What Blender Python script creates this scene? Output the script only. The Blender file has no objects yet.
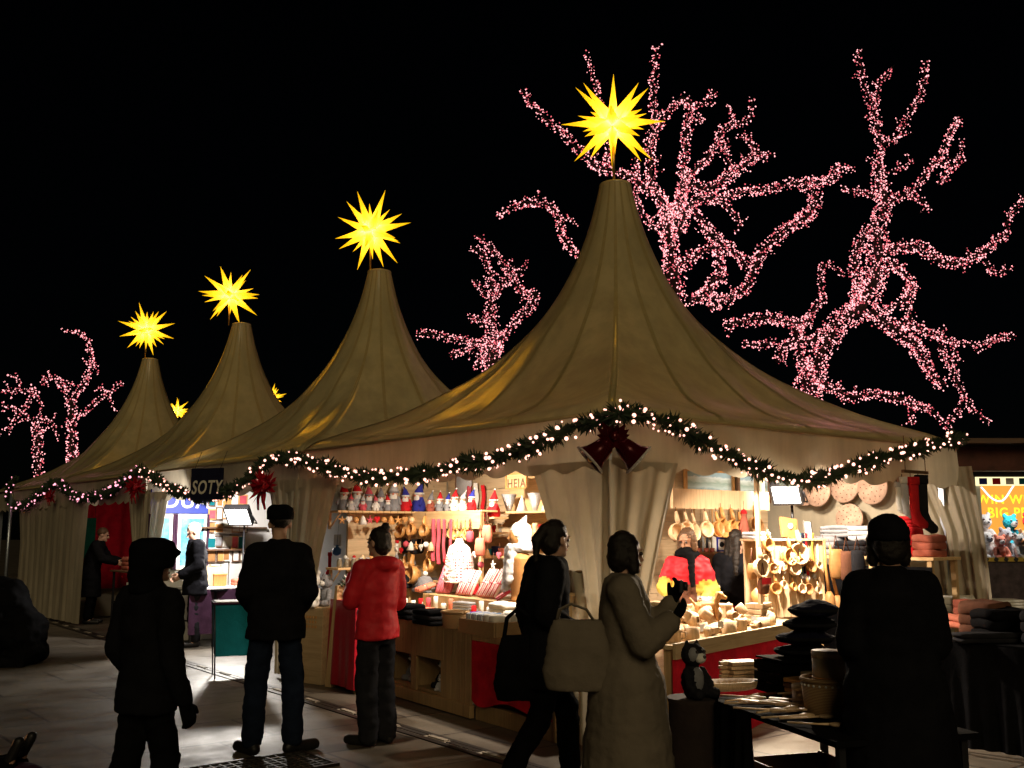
SUN_E = .58
FLOOD_R = 45; FLOOD_2 = 72; LAMP_L1 = 82; LAMP_L2 = 66; LAMP_R1 = 75; LAMP_R2 = 60; FILL_R3 = 40
import bpy, bmesh, math, random
from mathutils import Vector, Matrix, Quaternion, noise as mnoise
from math import radians, sin, cos, pi, tan, atan, atan2, sqrt

rnd = random.Random(7)
scene = bpy.context.scene
COL = scene.collection
V = Vector

# ------------------------------------------------------------------ camera maths
F = 996.0
TH = atan(149 / 996)
CAM = V((0, 0, 1.6))
def ray(px, py):
    x = (px - 512) / F; y = (384 - py) / F
    return V((x, cos(TH) - sin(TH) * y, sin(TH) + cos(TH) * y))
def pY(px, py, Y):
    r = ray(px, py); return CAM + r * (Y / r.y)
def pG(px, py, h=0.0):
    r = ray(px, py); return CAM + r * ((h - CAM.z) / r.z)
def pPlane(px, py, p0, n):
    r = ray(px, py); return CAM + r * ((p0 - CAM).dot(n) / r.dot(n))

# ------------------------------------------------------------------ tagging
def tag(o, label=None, cat=None, group=None, kind=None):
    if label: o['label'] = label
    if cat: o['category'] = cat
    if group: o['group'] = group
    if kind: o['kind'] = kind
    return o
def thing(name, label, cat, loc=(0, 0, 0), rz=0.0, group=None):
    o = bpy.data.objects.new(name, None); COL.objects.link(o)
    o.empty_display_size = .1
    o.location = loc; o.rotation_euler = (0, 0, rz)
    return tag(o, label, cat, group)
def copy_tree(o, parent=None):
    c = o.copy(); COL.objects.link(c)
    if parent: c.parent = parent
    for ch in list(o.children): copy_tree(ch, c)
    return c

# ------------------------------------------------------------------ mesh builder
class MB:
    def __init__(s):
        s.v = []; s.f = []; s.mi = []; s.sm = []; s.m = 0; s.smooth = False
    def add(s, vs, fs, smooth=None):
        b = len(s.v); s.v += [V(p) for p in vs]
        for f in fs:
            s.f.append([i + b for i in f]); s.mi.append(s.m); s.sm.append(s.smooth if smooth is None else smooth)
        return s
    def box(s, c, size, rot=None, taper=1.0):
        x, y, z = [k / 2 for k in size]; c = V(c)
        vs = [V((-x, -y, -z)), V((x, -y, -z)), V((x, y, -z)), V((-x, y, -z)),
              V((-x * taper, -y * taper, z)), V((x * taper, -y * taper, z)), V((x * taper, y * taper, z)), V((-x * taper, y * taper, z))]
        if rot is not None:
            if not isinstance(rot, Matrix):
                from mathutils import Euler
                rot = Euler(rot).to_matrix()
            vs = [rot @ p for p in vs]
        return s.add([p + c for p in vs], [(3, 2, 1, 0), (4, 5, 6, 7), (0, 1, 5, 4), (1, 2, 6, 5), (2, 3, 7, 6), (3, 0, 4, 7)], False)
    def rings(s, rings, cap=True, smooth=True, closed=True):
        n = len(rings[0]); vs = [p for r in rings for p in r]; fs = []
        for i in range(len(rings) - 1):
            for j in range(n if closed else n - 1):
                k = (j + 1) % n
                fs.append((i * n + j, i * n + k, (i + 1) * n + k, (i + 1) * n + j))
        s.add(vs, fs, smooth)
        if cap and closed:
            b = len(s.v) - len(vs)
            s.f.append([b + j for j in range(n)][::-1]); s.mi.append(s.m); s.sm.append(False)
            e = b + (len(rings) - 1) * n
            s.f.append([e + j for j in range(n)]); s.mi.append(s.m); s.sm.append(False)
        return s
    def tube(s, pts, rad, n=8, cap=True, smooth=True, flat=1.0):
        pts = [V(p) for p in pts]
        if not hasattr(rad, '__len__'): rad = [rad] * len(pts)
        R = []; up = None
        for i, p in enumerate(pts):
            t = (pts[min(i + 1, len(pts) - 1)] - pts[max(i - 1, 0)])
            if t.length < 1e-9: t = V((0, 0, 1))
            t.normalize()
            if up is None:
                up = V((0, 0, 1)) if abs(t.z) < .9 else V((0, 1, 0))
            a = t.cross(up)
            if a.length < 1e-6: a = t.orthogonal()
            a.normalize(); b = a.cross(t).normalized(); up = b
            R.append([p + (a * cos(2 * pi * j / n) + b * sin(2 * pi * j / n) * flat) * rad[i] for j in range(n)])
        return s.rings(R, cap, smooth)
    def lathe(s, prof, n=16, c=(0, 0, 0), M=None, cap=True, sx=1, sy=1):
        c = V(c); R = []
        for r, z in prof:
            ring = []
            for j in range(n):
                p = V((r * cos(2 * pi * j / n) * sx, r * sin(2 * pi * j / n) * sy, z))
                if M is not None: p = M @ p
                ring.append(p + c)
            R.append(ring)
        return s.rings(R, cap)
    def ball(s, c, r, n=12, m=7, M=None):
        if not hasattr(r, '__len__'): r = (r, r, r)
        c = V(c); R = []
        for i in range(m + 1):
            ph = -pi / 2 + pi * (i + .02) / (m + .04)
            ring = []
            for j in range(n):
                p = V((r[0] * cos(ph) * cos(2 * pi * j / n), r[1] * cos(ph) * sin(2 * pi * j / n), r[2] * sin(ph)))
                if M is not None: p = M @ p
                ring.append(p + c)
            R.append(ring)
        return s.rings(R, True)
    def capsule(s, a, b, ra, rb, n=12):
        a = V(a); b = V(b); d = b - a
        L = max(d.length, 1e-6); d = d / L
        q = V((0, 0, 1)).rotation_difference(d).to_matrix()
        prof = [(ra * cos(t), -ra * sin(t)) for t in (1.5, 1.0, .5, 0)] + [(rb * cos(t), L + rb * sin(t)) for t in (0, .5, 1.0, 1.5)]
        return s.lathe(prof, n, a, q)
    def loft(s, rs, n=20):   # rs: (cx, cy, z, rx, ry)
        R = [[V((cx + rx * cos(2 * pi * j / n), cy + ry * sin(2 * pi * j / n), z)) for j in range(n)] for cx, cy, z, rx, ry in rs]
        return s.rings(R, True)
    def prism(s, out, t, M=None):   # outline in XZ, thickness along Y centred
        n = len(out)
        vs = [V((x, -t / 2, z)) for x, z in out] + [V((x, t / 2, z)) for x, z in out]
        if M is not None: vs = [M @ p for p in vs]
        fs = [tuple(range(n)), tuple(range(2 * n - 1, n - 1, -1))] + [((i + 1) % n, i, i + n, (i + 1) % n + n) for i in range(n)]
        return s.add(vs, fs, False)
    def grid(s, fn, nu, nv, smooth=True):
        vs = [fn(i / nu, j / nv) for i in range(nu + 1) for j in range(nv + 1)]
        w = nv + 1
        fs = [(i * w + j, (i + 1) * w + j, (i + 1) * w + j + 1, i * w + j + 1) for i in range(nu) for j in range(nv)]
        return s.add(vs, fs, smooth)
    def mesh(s, name, mat):
        me = bpy.data.meshes.new(name)
        me.from_pydata([tuple(p) for p in s.v], [], s.f)
        mats = mat if isinstance(mat, (list, tuple)) else [mat]
        for m in mats: me.materials.append(m)
        me.polygons.foreach_set('use_smooth', s.sm)
        me.polygons.foreach_set('material_index', s.mi)
        me.update()
        return me
    def build(s, name, mat, parent=None, bevel=0, loc=None, label=None):
        o = bpy.data.objects.new(name, s.mesh(name, mat)); COL.objects.link(o)
        if parent: o.parent = parent
        if loc is not None: o.location = loc
        if label: o['label'] = label
        if bevel:
            b = o.modifiers.new('bevel', 'BEVEL'); b.width = bevel; b.segments = 2; b.limit_method = 'ANGLE'
        return o

def remesh(mb, voxel, smooth=2, wrinkle=0.0, wscale=9.0, seed=0.0, fine=0.0):
    me = mb.mesh('tmp', [])
    o = bpy.data.objects.new('tmp', me); COL.objects.link(o)
    r = o.modifiers.new('r', 'REMESH'); r.mode = 'VOXEL'; r.voxel_size = voxel; r.use_smooth_shade = True
    if smooth:
        sm = o.modifiers.new('s', 'SMOOTH'); sm.iterations = smooth; sm.factor = .5
    dg = bpy.context.evaluated_depsgraph_get()
    ev = o.evaluated_get(dg)
    out = bpy.data.meshes.new_from_object(ev)
    bpy.data.objects.remove(o); bpy.data.meshes.remove(me)
    if wrinkle or fine:
        ns = [v.normal.copy() for v in out.vertices]
        for v, n in zip(out.vertices, ns):
            p = v.co * wscale
            p = V((p.x, p.y, p.z * 1.9)) + V((seed, seed * .7, 0))
            w = mnoise.noise(p) ; w2 = abs(mnoise.noise(p * 1.7 + V((5, 5, 5))))
            d = wrinkle * (w * .8 - w2 * .9 + .25)
            if fine: d += fine * mnoise.noise(v.co * 70)
            v.co = v.co + n * d
    for p in out.polygons: p.use_smooth = True
    return out
def link_mesh(name, me, mat, parent=None, label=None):
    me.name = name; me.materials.clear(); me.materials.append(mat)
    o = bpy.data.objects.new(name, me); COL.objects.link(o)
    if parent: o.parent = parent
    if label: o['label'] = label
    return o

# ------------------------------------------------------------------ materials
def newmat(name):
    m = bpy.data.materials.new(name); m.use_nodes = True
    nt = m.node_tree; b = nt.nodes['Principled BSDF']
    return m, nt, b
def ramp(nt, fac, stops):
    r = nt.nodes.new('ShaderNodeValToRGB')
    els = r.color_ramp.elements
    while len(els) < len(stops): els.new(.5)
    for e, (p, c) in zip(els, stops):
        e.position = p; e.color = (*c, 1) if len(c) == 3 else c
    nt.links.new(fac, r.inputs[0]); return r
def texco(nt, scale=(1, 1, 1), kind='Object', rot=(0, 0, 0)):
    t = nt.nodes.new('ShaderNodeTexCoord'); mp = nt.nodes.new('ShaderNodeMapping')
    mp.inputs['Scale'].default_value = scale; mp.inputs['Rotation'].default_value = rot
    nt.links.new(t.outputs[kind], mp.inputs[0]); return mp.outputs[0]
def noise_node(nt, vec, scale, detail=4, rough=.6, dist=0):
    n = nt.nodes.new('ShaderNodeTexNoise'); n.inputs['Scale'].default_value = scale
    n.inputs['Detail'].default_value = detail; n.inputs['Roughness'].default_value = rough; n.inputs['Distortion'].default_value = dist
    nt.links.new(vec, n.inputs['Vector']); return n
def bump(nt, b, h, strength=.3, dist=.01):
    n = nt.nodes.new('ShaderNodeBump'); n.inputs['Strength'].default_value = strength; n.inputs['Distance'].default_value = dist
    nt.links.new(h, n.inputs['Height']); nt.links.new(n.outputs[0], b.inputs['Normal']); return n
def c_mul(c, k): return tuple(min(1, x * k) for x in c)

def plain(name, col, rough=.7, var=.25, scale=14, bmp=.15, spec=.3, metal=0.0, per_obj=0.0):
    m, nt, b = newmat(name)
    vec = texco(nt)
    n = noise_node(nt, vec, scale)
    r = ramp(nt, n.outputs[0], [(.3, c_mul(col, 1 - var)), (.7, c_mul(col, 1 + var))])
    out = r.outputs[0]
    if per_obj:
        oi = nt.nodes.new('ShaderNodeObjectInfo'); hs = nt.nodes.new('ShaderNodeHueSaturation')
        mr = nt.nodes.new('ShaderNodeMapRange'); mr.inputs['To Min'].default_value = 1 - per_obj; mr.inputs['To Max'].default_value = 1 + per_obj
        nt.links.new(oi.outputs['Random'], mr.inputs[0]); nt.links.new(mr.outputs[0], hs.inputs['Value']); nt.links.new(out, hs.inputs['Color'])
        out = hs.outputs[0]
    nt.links.new(out, b.inputs['Base Color'])
    b.inputs['Roughness'].default_value = rough; b.inputs['Specular IOR Level'].default_value = spec; b.inputs['Metallic'].default_value = metal
    if bmp:
        n2 = noise_node(nt, vec, scale * 5, 3); bump(nt, b, n2.outputs[0], bmp, .01)
    return m
def fabric(name, col, scale=60, var=.2, bmp=.35, rough=.9):
    m, nt, b = newmat(name)
    vec = texco(nt)
    n = noise_node(nt, vec, 7, 5)
    r = ramp(nt, n.outputs[0], [(.3, c_mul(col, 1 - var)), (.72, c_mul(col, 1 + var))])
    nt.links.new(r.outputs[0], b.inputs['Base Color']); b.inputs['Roughness'].default_value = rough
    b.inputs['Specular IOR Level'].default_value = .15 if max(col) > .04 else .03
    n2 = noise_node(nt, vec, scale, 3); b1 = bump(nt, b, n2.outputs[0], bmp, .008)
    n4 = noise_node(nt, texco(nt, (1.2, 1.2, .9)), 7, 2, .5, .4); b2 = nt.nodes.new('ShaderNodeBump'); b2.inputs['Strength'].default_value = .3; b2.inputs['Distance'].default_value = .03
    nt.links.new(n4.outputs[0], b2.inputs['Height']); nt.links.new(b1.outputs[0], b2.inputs['Normal']); nt.links.new(b2.outputs[0], b.inputs['Normal'])
    return m
def wood(name, c1, c2, scale=3.0, rough=.6, axis=0, per_obj=.12):
    m, nt, b = newmat(name)
    s = [26, 26, 26]; s[axis] = 1.6
    vec = texco(nt, tuple(k * scale / 3 for k in s))
    n = noise_node(nt, vec, 1.0, 6, .65, 1.2)
    r = ramp(nt, n.outputs[0], [(.25, c1), (.55, c2), (.8, c_mul(c2, 1.15))])
    vk = nt.nodes.new('ShaderNodeTexVoronoi'); vk.inputs['Scale'].default_value = 5
    nt.links.new(texco(nt), vk.inputs['Vector'])
    kr = ramp(nt, vk.outputs['Distance'], [(.03, (.35, .3, .25)), (.09, (1, 1, 1))])
    mx = nt.nodes.new('ShaderNodeMix'); mx.data_type = 'RGBA'; mx.blend_type = 'MULTIPLY'; mx.inputs[0].default_value = .7
    nt.links.new(r.outputs[0], mx.inputs[6]); nt.links.new(kr.outputs[0], mx.inputs[7])
    oi = nt.nodes.new('ShaderNodeObjectInfo'); hs = nt.nodes.new('ShaderNodeHueSaturation')
    mr = nt.nodes.new('ShaderNodeMapRange'); mr.inputs['To Min'].default_value = 1 - per_obj; mr.inputs['To Max'].default_value = 1 + per_obj
    nt.links.new(oi.outputs['Random'], mr.inputs[0]); nt.links.new(mr.outputs[0], hs.inputs['Value']); nt.links.new(mx.outputs[2], hs.inputs['Color'])
    nt.links.new(hs.outputs[0], b.inputs['Base Color']); b.inputs['Roughness'].default_value = rough
    bump(nt, b, n.outputs[0], .2, .004)
    return m
def stripes(name, c1, c2, scale, axis='X', rough=.85, duty=.5):
    m, nt, b = newmat(name)
    w = nt.nodes.new('ShaderNodeTexWave'); w.wave_type = 'BANDS'; w.bands_direction = axis
    w.inputs['Scale'].default_value = scale; w.inputs['Distortion'].default_value = .6; w.inputs['Detail'].default_value = 1
    nt.links.new(texco(nt), w.inputs['Vector'])
    r = ramp(nt, w.outputs[0], [(duty - .06, c1), (duty + .06, c2)])
    nt.links.new(r.outputs[0], b.inputs['Base Color']); b.inputs['Roughness'].default_value = rough
    return m
def emit(name, col, strength, sampling='AUTO'):
    m, nt, b = newmat(name)
    nt.nodes.remove(b)
    e = nt.nodes.new('ShaderNodeEmission'); e.inputs[0].default_value = (*col, 1); e.inputs[1].default_value = strength
    nt.links.new(e.outputs[0], nt.nodes['Material Output'].inputs[0])
    m.cycles.emission_sampling = sampling
    return m
def canvas(name, col, trans=.3, rough=.35, spec=.5, dirt=.25):
    m, nt, b = newmat(name)
    vec = texco(nt)
    n = noise_node(nt, vec, 1.3, 6, .65)
    n3 = noise_node(nt, texco(nt, (3, 3, .5)), 1.5, 4, .6)
    mm = nt.nodes.new('ShaderNodeMath'); mm.operation = 'MULTIPLY'
    nt.links.new(n.outputs[0], mm.inputs[0]); nt.links.new(n3.outputs[0], mm.inputs[1])
    r = ramp(nt, mm.outputs[0], [(.12, c_mul(col, 1 - dirt)), (.34, col)])
    nt.links.new(r.outputs[0], b.inputs['Base Color'])
    b.inputs['Roughness'].default_value = rough; b.inputs['Specular IOR Level'].default_value = spec
    n2 = noise_node(nt, vec, 3.5, 4); bump(nt, b, n2.outputs[0], .12, .03)
    t = nt.nodes.new('ShaderNodeBsdfTranslucent'); nt.links.new(r.outputs[0], t.inputs[0])
    mx = nt.nodes.new('ShaderNodeMixShader'); mx.inputs[0].default_value = trans
    nt.links.new(b.outputs[0], mx.inputs[1]); nt.links.new(t.outputs[0], mx.inputs[2])
    nt.links.new(mx.outputs[0], nt.nodes['Material Output'].inputs[0])
    return m

M = {}
M['canvas'] = canvas('tent_canvas', (.57, .48, .26), .15, .20, .8)
M['seam'] = plain('canvas_seam', (.36, .28, .12), .6, .1)
M['valance'] = canvas('valance_canvas', (.60, .53, .40), .35, .5, .3, .3)
M['curtain'] = canvas('curtain_canvas', (.55, .48, .36), .30, .5, .3, .3)
M['alu'] = plain('aluminium', (.45, .5, .6), .35, .1, 20, .05, .5, .8)
M['steel_dark'] = plain('dark_steel', (.03, .03, .035), .45, .2, 20, .05, .5, .6)
M['pine'] = wood('pine_boards', (.42, .25, .11), (.62, .42, .21), 3, .6, 0)
M['pine_v'] = wood('pine_uprights', (.40, .24, .11), (.60, .40, .20), 3, .6, 2)
M['pine_dark'] = wood('worn_counter_boards', (.24, .14, .06), (.40, .26, .12), 3, .65, 2)
M['pine_rail'] = wood('counter_rail_board', (.36, .24, .12), (.55, .40, .22), 3, .6, 0)
M['birch'] = wood('birch_wood', (.54, .33, .16), (.76, .54, .33), 6, .5, 2, .22)
M['honey'] = wood('honey_wood', (.38, .17, .05), (.58, .29, .09), 6, .45, 2, .2)
M['darkwood'] = wood('dark_wood', (.07, .035, .018), (.14, .07, .035), 4, .55, 0)
M['red_cloth'] = fabric('red_felt', (.60, .010, .03), 90, .25)
M['red'] = fabric('red_wool', (.50, .015, .02), 60, .2)
M['white'] = fabric('white_wool', (.72, .70, .66), 60, .12)
M['grey'] = fabric('grey_wool', (.22, .22, .24), 60, .25)
M['lightgrey'] = fabric('pale_grey_wool', (.45, .45, .47), 60, .2)
M['tinsel'] = plain('red_tinsel_foil', (.55, .012, .03), .2, .3, 30, .1, .8, .4)
M['blue'] = fabric('blue_wool', (.03, .035, .28), 60, .2)
M['navy'] = fabric('navy_felt', (.012, .012, .03), 60, .2)
M['black_cloth'] = fabric('black_cloth', (.005, .005, .006), 70, .3)
M['black_coat'] = fabric('black_coat_cloth', (.008, .008, .010), 70, .3)
M['charcoal'] = fabric('charcoal_cloth', (.016, .016, .019), 70, .3)
M['jeans'] = fabric('dark_denim', (.012, .018, .035), 120, .3)
M['pink'] = fabric('salmon_wool', (.62, .20, .13), 60, .15)
M['teal'] = fabric('teal_cloth', (.005, .13, .16), 70, .15)
M['rose'] = fabric('rose_striped_wool', (.50, .08, .11), 60, .25)
M['brown'] = fabric('brown_cloth', (.12, .05, .03), 60, .3)
M['tan'] = plain('tan_leather', (.35, .17, .06), .5, .2)
M['rust'] = fabric('rust_wool', (.32, .09, .06), 60, .25)
M['purple'] = fabric('purple_blanket', (.05, .02, .045), 60, .3)
M['jacket_red'] = fabric('red_shell_cloth', (.60, .02, .03), 30, .15, .15, .55)
M['jacket_yellow'] = fabric('yellow_jacket_cloth', (.55, .38, .07), 30, .15, .2, .6)
M['coat_beige'] = fabric('beige_coat_cloth', (.17, .14, .105), 60, .12)
M['skin'] = plain('skin', (.52, .30, .21), .5, .08, 30, .08, .35)
M['skin_dark'] = plain('tanned_skin', (.42, .22, .14), .5, .08, 30, .08, .35)
M['lips'] = plain('lip', (.40, .12, .10), .5, .05)
M['eye'] = plain('eye', (.03, .02, .02), .2, .05, 10, 0, .6)
M['hair_dark'] = plain('dark_hair', (.012, .008, .006), .5, .4, 60, .4)
M['hair_white'] = plain('white_hair', (.62, .55, .45), .6, .2, 60, .4)
M['hair_brown'] = plain('brown_hair', (.10, .05, .025), .5, .4, 60, .4)
M['shoe'] = plain('shoe_leather', (.012, .011, .011), .45, .2, 20, .1)
M['wicker'] = stripes('wicker', (.20, .11, .045), (.48, .31, .15), 40, 'Z')
M['wicker_dark'] = stripes('dark_wicker', (.05, .03, .015), (.22, .14, .07), 40, 'Z')
M['needles'] = plain('fir_needles', (.018, .035, .014), .6, .5, 20, 0)
M['bark'] = plain('tree_bark', (.022, .014, .012), .9, .4, 6, .6)
M['wire'] = plain('cable_rubber', (.01, .012, .01), .6, .1, 10, 0)
M['ribbon'] = plain('red_foil', (.45, .01, .015), .25, .2, 20, .1, .6, .3)
M['bellred'] = plain('red_bell_enamel', (.09, .003, .006), .18, .2, 10, .05, .7, .5)
M['bellrim'] = plain('bell_frost', (.65, .58, .55), .5, .3, 60, .5)
M['gold'] = plain('brass', (.65, .42, .12), .3, .1, 20, .05, .5, .9)
M['silver'] = plain('silver_mesh', (.50, .50, .52), .35, .3, 120, .5, .5, .5)
M['paper'] = plain('paper', (.78, .76, .72), .7, .06)
M['ceramic'] = plain('frosted_glaze', (.70, .66, .58), .4, .1)
M['glassjar'] = plain('smoked_glass', (.20, .17, .12), .12, .3, 20, 0, .7)
M['stone'] = plain('grey_stone', (.2, .19, .18), .8, .3)
M['bulb'] = emit('fairy_bulb', (1, .47, .36), 3.0)
M['bulb_pink'] = emit('pink_fairy_bulb', (1, .36, .46), 2.3)
M['treebulb'] = emit('tree_fairy_bulb', (1, .38, .40), 2.5, 'NONE')
M['treebulb_deep'] = emit('deep_pink_fairy_bulb', (1, .16, .20), 1.2, 'NONE')

# frames of the tent row
A_R = radians(39)
Rr = V((cos(A_R), sin(A_R), 0)); Ll = V((-sin(A_R), cos(A_R), 0))
N0 = V((0.745, 7.40, 0))
def UV(u, v, z=0): return N0 + Ll * u + Rr * v + V((0, 0, z))
def onV(px, py, v): return pPlane(px, py, UV(0, v), Rr)      # plane parallel to the left fronts
def onU(px, py, u): return pPlane(px, py, UV(u, 0), Ll)      # plane parallel to the right front
FL = radians(-51)       # things that face the left fronts
FR = radians(39)        # things that face the right front
# ------------------------------------------------------------------ render, camera, world, sun
scene.render.engine = 'CYCLES'
scene.cycles.use_denoising = True
try: scene.cycles.denoiser = 'OPENIMAGEDENOISE'
except Exception: pass
scene.cycles.max_bounces = 6; scene.cycles.diffuse_bounces = 3; scene.cycles.glossy_bounces = 2
scene.cycles.transmission_bounces = 4; scene.cycles.caustics_reflective = False; scene.cycles.caustics_refractive = False
scene.cycles.sample_clamp_indirect = 3.0
scene.view_settings.view_transform = 'Standard'; scene.view_settings.look = 'None'
scene.view_settings.exposure = 0; scene.view_settings.gamma = 1
cam = bpy.data.cameras.new('camera'); cam.sensor_width = 36; cam.lens = 36 * F / 1024; cam.clip_end = 600; cam.clip_start = .05
co = bpy.data.objects.new('camera', cam); COL.objects.link(co)
co.location = CAM; co.rotation_euler = (pi / 2 + TH, 0, 0); scene.camera = co

w = bpy.data.worlds.new('World'); scene.world = w; w.use_nodes = True
bg = w.node_tree.nodes['Background']; sky = w.node_tree.nodes.new('ShaderNodeTexSky'); sky.sky_type = 'NISHITA'
sky.sun_disc = False; sky.sun_elevation = radians(32); sky.sun_rotation = radians(200)
w.node_tree.links.new(sky.outputs[0], bg.inputs[0]); bg.inputs[1].default_value = .00012
sun = bpy.data.lights.new('street_glow', 'SUN'); sun.energy = SUN_E if 'SUN_E' in globals() else .20; sun.angle = radians(28); sun.color = (1, .80, .46)
so = bpy.data.objects.new('street_glow', sun); COL.objects.link(so)
so.rotation_euler = V((-.12, 1, -.46)).to_track_quat('-Z', 'Y').to_euler()

def lamp_area(parent, loc, target, power, col, size=.15, spread=None, spot=None, name='lamp'):
    if spot:
        l = bpy.data.lights.new(name, 'SPOT'); l.spot_size = radians(spot); l.spot_blend = .6; l.shadow_soft_size = size
    else:
        l = bpy.data.lights.new(name, 'AREA'); l.shape = 'DISK'; l.size = size
        if spread: l.spread = radians(spread)
    l.energy = power; l.color = col
    o = bpy.data.objects.new(name, l); COL.objects.link(o)
    o.location = loc; o.rotation_euler = (V(target) - V(loc)).to_track_quat('-Z', 'Y').to_euler()
    if parent:
        o.parent = parent; o.matrix_parent_inverse = parent.matrix_basis.inverted()
    return o

# ------------------------------------------------------------------ ground
m, nt, b = newmat('paving'); M['paving'] = m
vec = texco(nt, (1, 1, 1), 'Object', (0, 0, -A_R))
br = nt.nodes.new('ShaderNodeTexBrick'); nt.links.new(vec, br.inputs['Vector'])
br.inputs['Scale'].default_value = 1.0; br.inputs['Brick Width'].default_value = 1.25; br.inputs['Row Height'].default_value = .85
br.inputs['Mortar Size'].default_value = .016; br.inputs['Mortar Smooth'].default_value = .3; br.offset = .37
br.inputs['Color1'].default_value = (.160, .136, .105, 1); br.inputs['Color2'].default_value = (.120, .102, .080, 1); br.inputs['Mortar'].default_value = (.028, .022, .018, 1)
n1 = noise_node(nt, vec, 1.1, 8, .7); n2 = noise_node(nt, vec, 130, 3, .6)
r1 = ramp(nt, n1.outputs[0], [(.3, (.60, .57, .54)), (.62, (1, 1, 1))]); r2 = ramp(nt, n2.outputs[0], [(.3, (.72, .72, .72)), (.7, (1.0, 1.0, 1.0))])
def mul(a, bb):
    x = nt.nodes.new('ShaderNodeMix'); x.data_type = 'RGBA'; x.blend_type = 'MULTIPLY'; x.inputs[0].default_value = 1
    nt.links.new(a, x.inputs[6]); nt.links.new(bb, x.inputs[7]); return x.outputs[2]
# small dark stains with a shape of their own
vs = nt.nodes.new('ShaderNodeTexVoronoi'); vs.inputs['Scale'].default_value = 2.3; nt.links.new(vec, vs.inputs['Vector'])
r3 = ramp(nt, vs.outputs['Distance'], [(.03, (.45, .43, .42)), (.07, (1, 1, 1))])
nt.links.new(mul(mul(mul(br.outputs[0], r1.outputs[0]), r2.outputs[0]), r3.outputs[0]), b.inputs['Base Color'])
rr = ramp(nt, n1.outputs[0], [(.35, (.30, .30, .30)), (.65, (.62, .62, .62))]); nt.links.new(rr.outputs[0], b.inputs['Roughness'])
b.inputs['Specular IOR Level'].default_value = .35
bm1 = bump(nt, b, br.outputs['Fac'], -.5, .012)
bm2 = nt.nodes.new('ShaderNodeBump'); bm2.inputs['Strength'].default_value = .5; bm2.inputs['Distance'].default_value = .004
nt.links.new(n2.outputs[0], bm2.inputs['Height']); nt.links.new(bm1.outputs[0], bm2.inputs['Normal']); nt.links.new(bm2.outputs[0], b.inputs['Normal'])
g = MB().add([(-150, -60, 0), (150, -60, 0), (150, 240, 0), (-150, 240, 0)], [(0, 1, 2, 3)], False).build('ground', M['paving']); tag(g, kind='structure')

# slotted drain that runs along the fronts
D0 = pG(526, 764); D1 = pG(186, 661.5); dd = (D1 - D0).normalized(); dn = V((-dd.y, dd.x, 0))
M['drain'] = plain('drain_iron', (.018, .013, .010), .5, .3, 20, .2)
M['kerb'] = plain('drain_kerb_stone', (.30, .26, .21), .7, .25, 12, .3)
mb = MB()
def strip(mb, a, bb, off, wd, z0, z1):
    for lo, hi in ((a, bb),):
        c = D0 + dd * ((lo + hi) / 2) + dn * off; c.z = (z0 + z1) / 2
        mb.box(c, (hi - lo, wd, z1 - z0), Matrix.Rotation(atan2(dd.y, dd.x), 3, 'Z'))
strip(mb, -4, 22, -.02, .045, -.02, .007); strip(mb, -4, 22, .115, .06, -.02, .009)
mb.m = 1
strip(mb, -4, 22, .045, .075, -.02, .005)
mb.m = 0
k = -4
while k < 21:
    strip(mb, k, k + .42, .045, .05, -.01, .010); k += .75
mb.m = 1
k = -3.55
while k < 21:
    strip(mb, k, k + .24, .043, .045, -.01, .016); k += .75
d = mb.build('drain_channel', [M['drain'], M['kerb']]); tag(d, kind='structure')

# iron grate set in the paving near the standing man
gp = pG(262, 768)
mb = MB(); mb2 = MB()
for i in range(13):
    mb.box((-.42 + i * .07, 0, .008), (.014, .5, .016))
for i in range(8):
    mb.box((0, -.245 + i * .07, .0085), (.84, .014, .013))
t = thing('drain_grate', 'square iron mesh grate in the paving at the standing man\'s feet', 'grate', gp, A_R)
M['iron'] = plain('worn_iron', (.07, .065, .06), .6, .3, 30, .1, .5, .7)
mb.build('mesh_bars', M['iron'], t)
mb2.box((0, .262, .01), (.90, .03, .02)); mb2.box((0, -.262, .01), (.90, .03, .02)); mb2.box((.435, 0, .0105), (.03, .494, .021)); mb2.box((-.435, 0, .0105), (.03, .494, .021))
mb2.build('frame', M['drain'], t)
MB().box((0, 0, .002), (.83, .49, .004)).build('pit_shade', M['black_cloth'], t)  # flat black sheet stands for the shade below the bars

# ------------------------------------------------------------------ pagoda tents
ZE = 2.50; ZV = 2.09
ZP = pY(616, 186, 10.95).z
HP = [(-.04, 1.04), (0, 1.0), (.04, .95), (.125, .72), (.2, .575), (.3, .42), (.453, .265), (.585, .178), (.79, .098), (1, .050), (1.15, .03)]
def rprof(h):
    for i in range(1, len(HP) - 2):
        if h <= HP[i + 1][0] or i == len(HP) - 3:
            (x0, y0), (x1, y1), (x2, y2), (x3, y3) = HP[i - 1:i + 3]
            t = (h - x1) / (x2 - x1); m1 = (y2 - y0) / (x2 - x0) * (x2 - x1); m2 = (y3 - y1) / (x3 - x1) * (x2 - x1)
            return (2 * t**3 - 3 * t**2 + 1) * y1 + (t**3 - 2 * t**2 + t) * m1 + (-2 * t**3 + 3 * t**2) * y2 + (t**3 - t**2) * m2
def sstep(a, b_, x):
    t = max(0, min(1, (x - a) / (b_ - a))); return t * t * (3 - 2 * t)
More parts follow.
